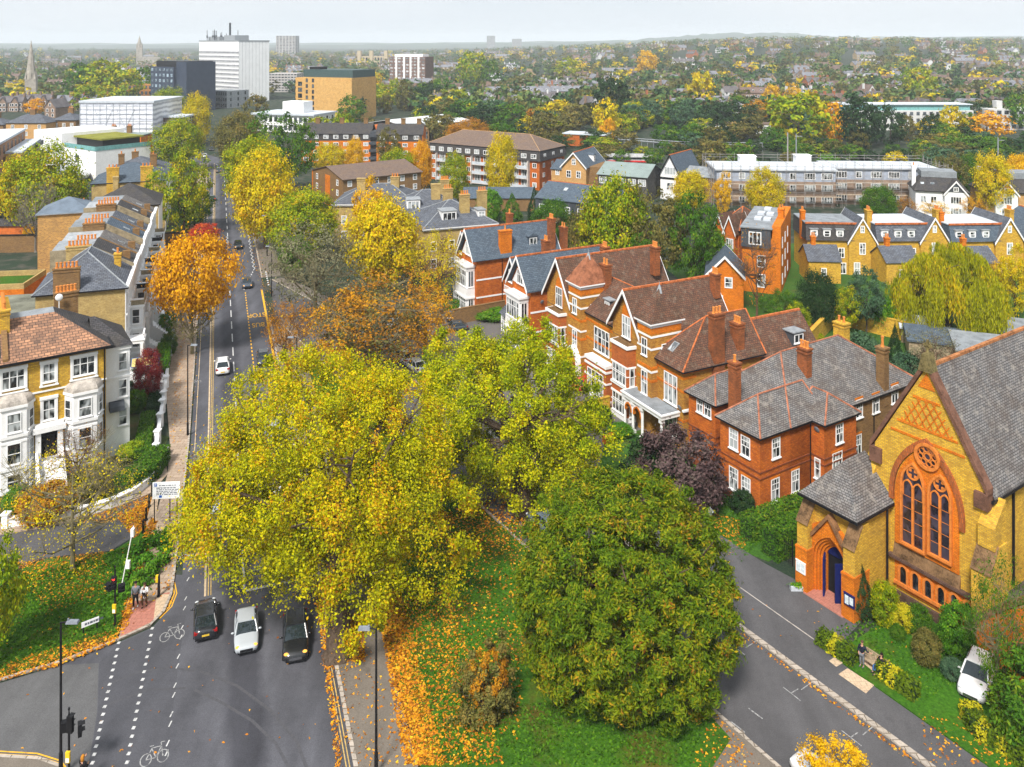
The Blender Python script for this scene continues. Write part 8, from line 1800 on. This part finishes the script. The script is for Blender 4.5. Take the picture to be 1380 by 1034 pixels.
# ================================ STREET FURNITURE ===============================================
IRON = BLK
def lamp(u, v, h, side, label, g='tall black street lamps'):
    x, y = G(u, v); t = empty('street_lamp', (x,y,.12), 0, label, 'street lamp', g); m = MB(); m.cyl(0,0,0,1.4,.13,.12,10); m.cyl(0,0,1.4,h,.085,.06,10); m.build('pole', IRON, t, uv=False)
    m = MB(); m.tube([(0,0,h-.05),(side*.35,0,h+.02),(side*.5,0,h+.02)], .045, 6); m.build('arm', IRON, t, uv=False)
    m = MB(); m.hexa([(side*.35-.0,-.17,h-.03),(side*1.1,-.17,h-.03),(side*1.1,.17,h-.03),(side*.35,.17,h-.03)] if side > 0 else [(side*1.1,-.17,h-.03),(side*.35,-.17,h-.03),(side*.35,.17,h-.03),(side*1.1,.17,h-.03)],[(min(side*.35,side*1.1)+.04,-.13,h+.1),(max(side*.35,side*1.1)-.04,-.13,h+.1),(max(side*.35,side*1.1)-.04,.13,h+.1),(min(side*.35,side*1.1)+.04,.13,h+.1)])
    m.cyl(side*.45,0,h+.1,h+.22,.05,.05,8); m.build('lamp_head', plain('lamp_head_grey', (.20,.22,.25), .5), t, uv=False)
    m = MB(); m.box(min(side*.4,side*1.05),max(side*.4,side*1.05),-.12,.12,h-.05,h-.032); m.build('lens', HLO, t, uv=False); return t
lamp(82,1048,9.4,1,'tall black street lamp on the corner island beside the traffic lights'); lamp(507,1048,9.0,-1,'tall black street lamp on the leafy path right of the road'); lamp(253,588,10.3,1,'tall black street lamp on the left pavement by the white wall'); lamp(400,560,9.3,-1,'black street lamp behind the plane tree top'); lamp(366,400,8.8,-1,'black street lamp on the right pavement near the bus bay'); lamp(360,346,8.5,-1,'far black street lamp beside the bright yellow tree')
REDL = emit('lit_red_signal', (1,.03,.02), 4.0)
def signal(u, v, h, heads, label, ang=0, lit=True):
    x, y = G(u, v); t = empty('traffic_light', (x,y,.12), ang, label, 'traffic light'); m = MB(); m.cyl(0,0,0,h,.075,.065,10); m.cyl(0,0,h,h+.35,.05,.03,8); m.cyl(0,0,h+.3,h+.42,.07,.07,8); m.build('pole', IRON, t, uv=False)
    for (dx,dy,z,an,wd,ht,lt) in heads:
        m = MB(); m.box(-wd/2,wd/2,-.12,.10,0,ht); n = max(1,int(round(ht/.32)))
        for k in range(n): m.cyl(0,0,0,0,0,0,3) if False else m.box(-wd*.42,wd*.42,-.30,-.12,ht*(k+1)/n-.05,ht*(k+1)/n-.03)
        hd = m.build('signal_head', IRON, t, uv=False); hd.location = (dx,dy,z); hd.rotation_euler = (0,0,an)
        for k in range(n):
            m = MB(); m.ball((0,-.12,ht*(k+.5)/n), (.11,.03,.11), 10, 5); l = m.build('lens', REDL if (lt and k == n-1) else plain('dark_lens', (.03,.03,.035), .3), hd, uv=False)
    m = MB(); m.box(-.13,.13,-.2,-.06,1.1,1.75); m.build('push_button', plain('signal_yellow', (.75,.48,.02), .5), t, uv=False)
    m = MB(); m.box(-.1,.1,-.215,-.2,1.15,1.4); m.build('button_panel', WH, t, uv=False); return t
signal(155,846,4.2,[(0,-.15,2.95,0,.34,.98,True),(-.46,0,2.75,R(-40),.5,.55,False),(.5,.0,2.65,R(30),.5,.62,False)],'black traffic light showing red on the left green corner'); signal(93,1052,3.9,[(.12,-.1,2.9,R(170),.36,1.0,False),(.62,.05,2.6,R(120),.42,.75,False),(-.35,.1,2.75,R(200),.36,.6,False)],'black traffic light with several heads on the corner island beside the lamp post')
def pole_obj(name, label, cat, u, v, h, r, mat, tilt=(0,0), extra=None):
    x, y = G(u, v); t = empty(name, (x,y,.12), 0, label, cat); m = MB(); m.tube([(0,0,0),(tilt[0],tilt[1],h)], r, 8); m.build('pole', mat, t, uv=False)
    if extra: extra(t)
    return t
def mastx(t):
    m = MB(); m.box(.55,.85,-.12,.12,2.3,2.9); m.box(.95,1.2,-.15,.15,4.9,5.5); m.build('sensor_box', WH, t, uv=False)
pole_obj('sensor_mast','thin white leaning sensor mast behind the traffic light','mast',161,806,5.6,.045,WH,(1.05,.2),mastx)
def bollard(u, v, h, label, cap=None, g=None):
    x, y = G(u, v); t = empty('bollard', (x,y,.12), 0, label, 'bollard', g); m = MB(); m.cyl(0,0,0,.1,.16,.16,10); m.cyl(0,0,.1,h,.115,.10,10); m.ball((0,0,h), (.10,.10,.06), 10, 4); m.build('post', IRON, t, uv=False)
    if cap: m = MB(); m.box(-.21,-.02,-.13,.06,h-.5,h+.05); m.build('sign_box', cap, t, uv=False)
for i, (u,v,l) in enumerate(((205,670,'black bollard under the white parking sign'),(201,685,'black bollard second from the white parking sign'),(197,703,'black bollard third along the leafy lane end'),(193,720,'black bollard nearest the grass at the lane end'))): bollard(u, v, 1.15, l, g='black bollards across the lane end')
bollard(214,806,1.7,'black bollard with a yellow box beside the walking couple', MATS['signal_yellow'])
# parking sign and blue cycle sign
x, y = G(211, 707); t = empty('parking_sign', (x-.2,y,.12), R(4), 'big white parking sign board on a black post beside the plane tree leaves', 'sign'); m = MB(); m.cyl(0,0,0,2.3,.05,.05,8); m.build('post', IRON, t, uv=False); m = MB(); m.cyl(2.05,0.02,0,2.3,.05,.05,8); m.build('post', IRON, t, uv=False)
m = MB(); m.box(-.15,2.35,-.08,-.03,2.3,3.85); m.build('board', plain('sign_white', (.8,.82,.85), .4, .03), t, uv=False)
SBL = plain('sign_blue', (.02,.10,.42), .4, .1); m = MB(); m.box(0,.26,-.09,-.08,3.45,3.75); m.box(.45,.70,-.09,-.08,2.4,2.62); m.build('blue_panel', SBL, t, uv=False)
rg = random.Random(8); m = MB(); m.box(-.05,2.25,-.086,-.08,3.36,3.375)
for row in range(6):
    z = 3.5 if row == 0 else 3.26-.15*(row-1); x0 = .45 if row == 0 else .2
    while x0 < 2.0: wd = rg.uniform(.1,.35); m.box(x0,x0+wd,-.088,-.08,z,z+.07); x0 += wd+.07
m.build('text_lines', plain('sign_ink', (.09,.10,.14), .6), t, uv=False)
c = bpy.data.curves.new('letter_p','FONT'); c.body = 'P'; c.size = .32; c.extrude = .004; o = text_mesh('lettering', c, WH, t); o.location = (.04,-.096,3.49); o.rotation_euler = (R(90),0,0)
x, y = G(229, 705); t = empty('cycle_sign', (x,y,.12), R(10), 'round blue sign on a black post right of the parking board', 'sign'); m = MB(); m.cyl(0,0,0,2.9,.05,.05,8); m.build('post', IRON, t, uv=False); m = MB(); m.ball((0,-.07,2.65), (.3,.03,.3), 14, 6); m.build('disc', SBL, t, uv=False)
# street name plate (illegible in the photograph)
x, y = G(112, 857); x2, y2 = G(131, 849.5); an = math.atan2(y2-y, x2-x); L = math.hypot(x2-x, y2-y); t = empty('street_name_sign', (x,y,.14), an, 'low white street name plate on two black legs in the left grass', 'sign')
for xx_ in (.02, L-.02): m = MB(); m.box(xx_-.05,xx_+.05,-.03,.03,0,.85); m.build('leg', IRON, t, uv=False)
m = MB(); m.box(-.12,L+.12,-.06,-.03,.5,.92); m.build('plate', MATS['sign_white'], t, uv=False); m = MB(); x0 = .1
for wd in (.16,.12,.2,.1,.18,.14,.15): m.box(x0,x0+wd,-.064,-.06,.62,.78); x0 += wd+.04
m.build('text_line', MATS['sign_ink'], t, uv=False)
# plaque on the curved wall, garden lantern, bench, planters
x, y = G(957, 722); t = empty('garden_lantern', (x,y,.05), 0, 'old grey garden lamp post beside the purple weeping tree', 'lamp'); m = MB(); m.cyl(0,0,0,1.8,.07,.05,8); m.build('post', IRON, t, uv=False); m = MB(); m.cyl(0,0,1.8,2.2,.16,.24,6); m.cyl(0,0,2.2,2.35,.36,.2,8); m.cyl(0,0,2.35,2.6,.10,.03,8); m.build('lantern', LED, t, uv=False)
for (u,v,l) in ((1141,832,'stone planter with a grey shrub by the church door'),(1075,797,'white trough planter left of the church door')):
    x, y = G(u, v); t = empty('planter', (x,y,.12), SDEG*0, l, 'planter'); m = MB(); (m.cyl(0,0,0,.5,.22,.34,10) if u > 1100 else m.box(-.6,.6,-.2,.2,0,.35)); m.build('pot', STD if u > 1100 else FLW, t, uv=False)
    if u < 1100: m = MB(); rg_ = np.random.default_rng(3); P = rg_.normal(size=(200,3))*np.array([.3,.12,.08])+np.array([0,0,.45]); link('plant', leaf_quads('plant', P, .08, [FM('bright')], 3), t)
bx, by = G(1181, 906); BA = math.atan2(-.826,.5635); t = empty('bench', (bx,by,.135), BA, 'weathered wooden bench with two people on the church lawn', 'bench')
m = MB(); [m.box(-.95,.95,-.27+i*.11,-.18+i*.11,.42,.46) for i in range(5)]; m.build('seat', TMB, t, uv=False); m = MB(); m.box(-.97,.97,.27,.33,.9,.98); m.box(-.97,.97,.27,.32,.5,.56); [m.box(-.9+i*.14,-.82+i*.14,.28,.31,.56,.9) for i in range(13)]; m.build('backrest', TMB, t, uv=False)
for sx in (-.93,.93):
    m = MB(); m.box(sx-.04,sx+.04,-.3,-.22,0,.66); m.build('leg', TMB, t, uv=False); m = MB(); m.box(sx-.04,sx+.04,.26,.34,0,.95); m.build('leg', TMB, t, uv=False); m = MB(); m.box(sx-.05,sx+.05,-.33,.3,.64,.69); m.build('armrest', TMB, t, uv=False)
# ---- walls ------------------------------------------------------------------------------------
def wall(name, label, pts, th, h, mat, cap=None, piers=None, z=0.0):
    t = empty(name, (0,0,z), 0, label, 'wall'); m = MB(); c = MB()
    for a, b in zip(pts[:-1], pts[1:]):
        a = Vector(a[:2]); b = Vector(b[:2]); d = (b-a).normalized(); nn = Vector((-d.y,d.x))*th*.5
        m.prism_z([a-nn,b-nn,b+nn,a+nn],0,h); e = nn*1.3; c.prism_z([a-e,b-e,b+e,a+e],h,h+.1)
    m.build('wall_body', mat, t); c.build('coping', cap or mat, t)
    for p in (piers or []):
        q = MB(); q.box(p[0]-.28,p[0]+.28,p[1]-.28,p[1]+.28,0,h+.45); q.box(p[0]-.36,p[0]+.36,p[1]-.36,p[1]+.36,h+.45,h+.58); q.build('pier', mat, t)
wall('garden_wall','white pillared wall along the left pavement', [RD(s,-6.25) for s in (94,97,101,105,109,114,119,121)], .3, 1.1, ST, WH, [RD(s,-6.25) for s in (97.5,101,105.5,109.5,112,117)])
wall('garden_wall','white wall curving round the corner garden', [RD(94,-6.25)]+PX([(224,612),(214,636),(199,655),(178,672),(150,685),(120,694),(60,704),(8,712)]), .45, .85, ST, WH, PX([(8,712)]))
m = MB(); x, y = G(176, 677)
t = empty('plaque', (x,y-.1,.45), R(35), 'small black railing plaque frame on the curved white wall', 'sign'); m = MB(); m.box(-.9,.9,-.33,-.29,.0,.05); m.box(-.9,.9,-.33,-.29,.4,.45); m.box(-.9,-.85,-.33,-.29,.05,.4); m.box(.85,.9,-.33,-.29,.05,.4); m.build('frame', BLK, t, uv=False)
wall('garden_wall','white stepped wall between the two front gardens', [RD(114,-6.3), RD(115.5,-11)], .3, 1.9, ST, WH); wall('garden_wall','low white wall at the far end of the first front garden', [RD(119,-6.3), RD(120,-10.8)], .3, 1.0, ST, WH)
for k, s in enumerate((132,140,148,156,164,172)): wall('garden_wall', 'white garden wall of front garden %s along the terrace' % ('one two three four five six'.split()[k]), [RD(s,-6.4), RD(s+.3,-10.9)], .25, 1.1, ST, WH)
wall('boundary_wall','dark pavement wall below the terrace front gardens', [RD(122,-6.3), RD(184,-6.3)], .3, .9, BB, FLW)
wall('boundary_wall','yellow brick wall dividing the forecourts of the two turreted houses', [vp(57.4,-84.9), vp(50.5,-84.6)], .35, 1.7, YB); wall('boundary_wall','brown brick wall beside the plain orange side wall', [vp(64,-122.6), vp(52.5,-122)], .35, 2.4, BB)
wall('court_wall','tall yellow brick wall of the courtyard behind the red house', PX([(1092,472),(1125,436),(1190,452),(1262,470)]), .5, 2.8, YB); wall('boundary_wall','red brick steps wall by the white porch', [vp(56,-79), vp(52,-78)], .5, .7, RB)
m = MB(); t = empty('entrance_gate', (*SR(46.4,60.2),.1), Fr(34.3), 'black iron gate beside the church porch', 'gate')
for i in range(10): m.tube([(-.9+i*.2,0,0),(-.9+i*.2,0,1.9)], .025, 4)
m.tube([(-.9,0,1.7),(.9,0,1.7)], .03, 4); m.tube([(-.9,0,.3),(.9,0,.3)], .03, 4); m.tube([(-.95,0,0),(-.95,0,2.3)], .06, 6); m.tube([(.95,0,0),(.95,0,2.3)], .06, 6); m.build('bars', BLK, t, uv=False)
# glazed porch canopy over steps
x, y, _ = RD(118.5,-10.6); t = empty('porch_canopy', (x,y,0), TA, 'blue framed glazed canopy over white steps of the end terrace house', 'canopy'); BLF = plain('blue_frame_paint', (.06,.12,.28), .5); m = MB()
for q in ((-1.2,-3.4),(1.2,-3.4)): m.box(q[0]-.06,q[0]+.06,q[1]-.06,q[1]+.06,0,3.2)
for i in range(6): y_ = -.2-i*.65; m.tube([(-1.3,y_,3.2),(0,y_,3.9)], .05, 4); m.tube([(1.3,y_,3.2),(0,y_,3.9)], .05, 4)
m.tube([(0,-.2,3.9),(0,-3.45,3.9)], .06, 4); m.tube([(-1.3,-.2,3.2),(-1.3,-3.45,3.2)], .06, 4); m.tube([(1.3,-.2,3.2),(1.3,-3.45,3.2)], .06, 4); m.build('frame', BLF, t, uv=False)
m = MB(); m.face([(-1.3,-.2,3.22),(0,-.2,3.92),(0,-3.4,3.92),(-1.3,-3.4,3.22)]); m.face([(1.3,-.2,3.22),(1.3,-3.4,3.22),(0,-3.4,3.92),(0,-.2,3.92)]); m.build('glazing', plain('amber_glazing', (.52,.42,.16), .3, .2), t, uv=False)
m = MB(); [m.box(-.8,.8,-1.0-.4*(i+1),-1.0-.4*i,0,1.9-.26*i) for i in range(7)]; m.box(-.8,.8,-1,0,0,2.1); m.build('steps', ST, t)
# sheds under the willow
for (u,v,w_,d_,h_,mt,l) in ((1215,462,5,4,2.2,FLW,'white glass roofed shed by the courtyard wall'),(1290,498,9,6,2.6,FLT,'flat grey roofed garage behind the church gable'),(1225,482,8,5,2.4,SL2,'blue grey flat roofed outbuilding beside the willow'),(1345,470,5,5,2.4,FLT,'small grey garden shed right of the willow')):
    x, y = G(u, v); t = empty('garden_shed', (x,y,0), R(-20), l, 'shed'); m = MB(); m.box(0,w_,0,d_,0,h_); m.build('wall', TMB, t); m = MB(); m.prism_x([(-.3,h_),(d_+.3,h_),(d_+.3,h_+.9),(-.3,h_+.25)], -.3, w_+.3); m.build('roof', mt, t)
# ================================ PEOPLE =========================================================
SKN = plain('skin', (.50,.27,.18), .55, .06, 3)
def skin_mesh(name, pts, edges, rad, mat, parent, sub=1):
    me = bpy.data.meshes.new(name); me.from_pydata([tuple(p) for p in pts], edges, []); me.materials.append(mat); o = link(name, me, parent)
    md = o.modifiers.new('skin', 'SKIN'); md.use_smooth_shade = True
    if not me.skin_vertices: me.skin_vertices.new(name='')
    for i, r_ in enumerate(rad): me.skin_vertices[0].data[i].radius = (r_, r_) if not isinstance(r_, tuple) else r_
    me.skin_vertices[0].data[0].use_root = True
    s_ = o.modifiers.new('sub', 'SUBSURF'); s_.levels = sub; s_.render_levels = sub; return o
def person(loc, rz, label, top, legs, shoe, hair, pose='stand', coat=False, longhair=False, scale=1.0, arms=None, extras=None, z=.14):
    t = empty('person', (loc[0],loc[1],z), rz, label, 'person'); t.scale = (scale,)*3
    M = lambda n, c: plain(n, c, .8, .15, 4)
    if pose == 'sit':
        hip = .50; J = {'pel':(0,0,hip),'che':(0,.06,hip+.42),'nec':(0,.05,hip+.60),'hl':(-.10,0,hip),'kl':(-.11,-.45,hip+.02),'al':(-.11,-.47,.09),'tl':(-.11,-.62,.05),'hr':(.10,0,hip),'kr':(.12,-.45,hip+.02),'ar':(.14,-.5,.09),'tr':(.15,-.65,.05)}
    else:
        hip = .90; st = .16 if pose == 'walk' else .02
        J = {'pel':(0,0,hip),'che':(0,.02,hip+.42),'nec':(0,0,hip+.60),'hl':(-.09,0,hip-.04),'kl':(-.10,-st-.03,.48),'al':(-.10,-st*.6,.09),'tl':(-.11,-st*.6-.16,.05),'hr':(.09,0,hip-.04),'kr':(.10,st*.2-.03,.48),'ar':(.10,st,.09),'tr':(.11,st-.16,.05)}
    cz = J['che'][2]; sy = J['che'][1]
    A = arms or {'l':((-.21,sy,cz+.06),(-.26,sy+.03,cz-.20),(-.25,sy-.06,cz-.44)),'r':((.21,sy,cz+.06),(.26,sy+.03,cz-.20),(.25,sy-.06,cz-.44))}
    nz_ = J['nec'][2]; ny = J['nec'][1]
    # body: one skinned figure, head on a neck, hands with five fingers
    pts = [J['pel'],(0,sy*.5,(J['pel'][2]+cz)/2),(0,sy,cz),(0,ny,nz_),(0,ny-.01,nz_+.08),(0,ny-.02,nz_+.15),(0,ny-.01,nz_+.23)]; rad = [.13,.125,.14,.055,.07,.085,.07]; ed = [(0,1),(1,2),(2,3),(3,4),(4,5),(5,6)]
    for s_ in 'lr':
        b = len(pts); pts += [J['h'+s_],J['k'+s_],J['a'+s_],J['t'+s_]]; rad += [.085,.06,.04,.035]; ed += [(0,b),(b,b+1),(b+1,b+2),(b+2,b+3)]
        b = len(pts); a = A[s_]; d = (Vector(a[2])-Vector(a[1])).normalized(); hd = Vector(a[2])+d*.08; sg = -1 if s_ == 'l' else 1
        pts += [a[0],a[1],a[2],tuple(hd)]; rad += [.055,.042,.028,(.035,.018)]; ed += [(2,b),(b,b+1),(b+1,b+2),(b+2,b+3)]
        sx = d.cross(Vector((0,1,0))); sx = sx.normalized() if sx.length > .1 else Vector((1,0,0)); fw = sx.cross(d)
        for k, (o_, l_) in enumerate(((-.03,.075),(-.01,.085),(.01,.08),(.03,.06))):
            c = len(pts); p1 = hd+sx*o_+d*.03; p2 = p1+d*l_*.55+fw*.012; p3 = p2+d*l_*.4+fw*.03; pts += [tuple(p1),tuple(p2),tuple(p3)]; rad += [.010,.009,.008]; ed += [(b+3,c),(c,c+1),(c+1,c+2)]
        c = len(pts); p1 = Vector(a[2])+d*.035+fw*.035; p2 = p1+d*.035+fw*.02; pts += [tuple(p1),tuple(p2)]; rad += [.011,.009]; ed += [(b+2,c),(c,c+1)]
    body = skin_mesh('body', pts, ed, rad, SKN, t)
    hz = nz_+.165; m = MB(); m.ball((0,ny-.105,hz-.02), (.016,.022,.022), 6, 4); m.build('nose', SKN, body, smooth=True, uv=False)
    for sx in (-1,1): m = MB(); m.ball((sx*.085,ny-.005,hz-.01), (.012,.02,.03), 6, 4); m.build('ear', SKN, body, smooth=True, uv=False)
    for sx in (-1,1): m = MB(); m.ball((sx*.032,ny-.092,hz+.015), (.012,.008,.008), 6, 4); m.build('eye', BLK, body, uv=False)
    m = MB(); m = MB(); m.ball((0,ny-.093,hz-.065), (.024,.008,.006), 6, 4); m.build('mouth', plain('lips', (.35,.10,.09), .5), body, uv=False)
    m = MB(); m.ball((0,ny+.012,hz+.045), (.098,.108,.098), 12, 8)
    if longhair: m.ball((0,ny+.06,hz-.07), (.115,.075,.20), 10, 8)
    m.build('hair', M('hair_'+label[:12].replace(' ','_'), hair), t, smooth=True, uv=False)
    # clothes a little larger than the body
    p2, r2, e2 = [J['pel'],(0,sy*.5,(J['pel'][2]+cz)/2),(0,sy,cz),(0,ny,nz_-.02)], [.155,.15,.17,.075], [(0,1),(1,2),(2,3)]
    if coat: b = len(p2); p2 += [(0,J['pel'][1]-(.0 if pose != 'sit' else .2),J['pel'][2]-(.26 if pose != 'sit' else .02))]; r2 += [.19]; e2 += [(0,b)]
    for s_ in 'lr': b = len(p2); a = A[s_]; p2 += [a[0],a[1],tuple(Vector(a[1])*.08+Vector(a[2])*.92)]; r2 += [.075,.06,.045]; e2 += [(2,b),(b,b+1),(b+1,b+2)]
    skin_mesh('jacket', p2, e2, r2, M('jacket_'+label[:12].replace(' ','_'), top), t)
    p3, r3, e3 = [J['pel']], [.145], []
    for s_ in 'lr': b = len(p3); p3 += [J['h'+s_],J['k'+s_],tuple(Vector(J['a'+s_])+Vector((0,0,.03)))]; r3 += [.10,.075,.06]; e3 += [(0,b),(b,b+1),(b+1,b+2)]
    skin_mesh('trousers', p3, e3, r3, M('trousers_'+label[:12].replace(' ','_'), legs), t)
    for s_ in 'lr':
        m = MB(); a, q = Vector(J['a'+s_]), Vector(J['t'+s_]); c = (a+q)/2; m.ball((c.x,c.y,.05), (.05,.135,.052), 10, 6); m.build('shoe', M('shoe_'+label[:12].replace(' ','_'), shoe), t, smooth=True, uv=False)
    if extras: extras(t, J, cz, sy)
    return t
x, y = G(183, 821); person((x,y), R(8), 'man in grey padded jacket, black trousers and white trainers walking towards us', (.17,.185,.21), (.012,.012,.015), (.7,.7,.7), (.012,.010,.010), 'walk', scale=1.16)
def bag(t, J, cz, sy):
    m = MB(); m.box(-.12,.12,-.27,-.17,cz-.34,cz-.16); m.tube([(-.11,-.2,cz-.18),(-.17,-.1,cz+.14),(0,.02,cz+.2)], .014, 5); m.build('bag', BLK, t, uv=False); m = MB(); m.tube([(-.08,-.17,cz+.05),(0,-.12,cz+.17),(.08,-.17,cz+.05)], .035, 6); m.build('scarf', BLK, t, uv=False)
AR = {'l':((-.21,.02,1.38),(-.27,-.02,1.12),(-.12,-.24,1.10)),'r':((.21,.02,1.38),(.27,-.06,1.14),(.06,-.26,1.42))}
x, y = G(195, 820); person((x,y), R(-4), 'woman in white coat and brown trousers carrying a black bag', (.74,.74,.76), (.10,.055,.025), (.05,.03,.02), (.05,.03,.015), 'walk', coat=True, longhair=True, scale=1.07, arms=AR, extras=bag)
x, y = G(112, 1062); person((x,y), R(160), 'person with long orange hair and black coat at the bottom picture edge', (.012,.012,.014), (.012,.012,.014), (.02,.02,.02), (.42,.17,.02), 'walk', coat=True, longhair=True, scale=1.05, arms={'l':AR['l'],'r':((.21,.02,1.38),(.28,-.05,1.15),(.16,-.25,1.40))})
def bench_at(px_, py_): return (bx+px_*math.cos(BA)-py_*math.sin(BA), by+px_*math.sin(BA)+py_*math.cos(BA))
SA = {'l':((-.21,.06,.98),(-.26,-.04,.74),(-.10,-.24,.72)),'r':((.21,.06,.98),(.40,-.02,.90),(.60,-.10,.98))}
person(bench_at(-.78,-.52), BA+.1, 'man in dark navy jumper and grey trousers standing at the left end of the bench', (.012,.016,.03), (.16,.17,.19), (.12,.12,.13), (.10,.06,.04), 'stand', scale=1.05, arms={'l':((-.21,.02,1.38),(-.26,-.02,1.12),(-.14,-.22,1.06)),'r':((.21,.02,1.38),(.38,-.06,1.25),(.58,-.12,1.32))})
person(bench_at(.35,-.02), BA-.5, 'woman in black top and blue jeans sitting on the bench', (.012,.012,.014), (.06,.16,.42), (.03,.03,.03), (.015,.010,.008), 'sit', longhair=True, scale=1.05, arms={'l':((-.21,.06,.98),(-.26,-.08,.76),(-.06,-.26,.80)),'r':((.21,.06,.98),(.26,-.08,.76),(.06,-.26,.80))})
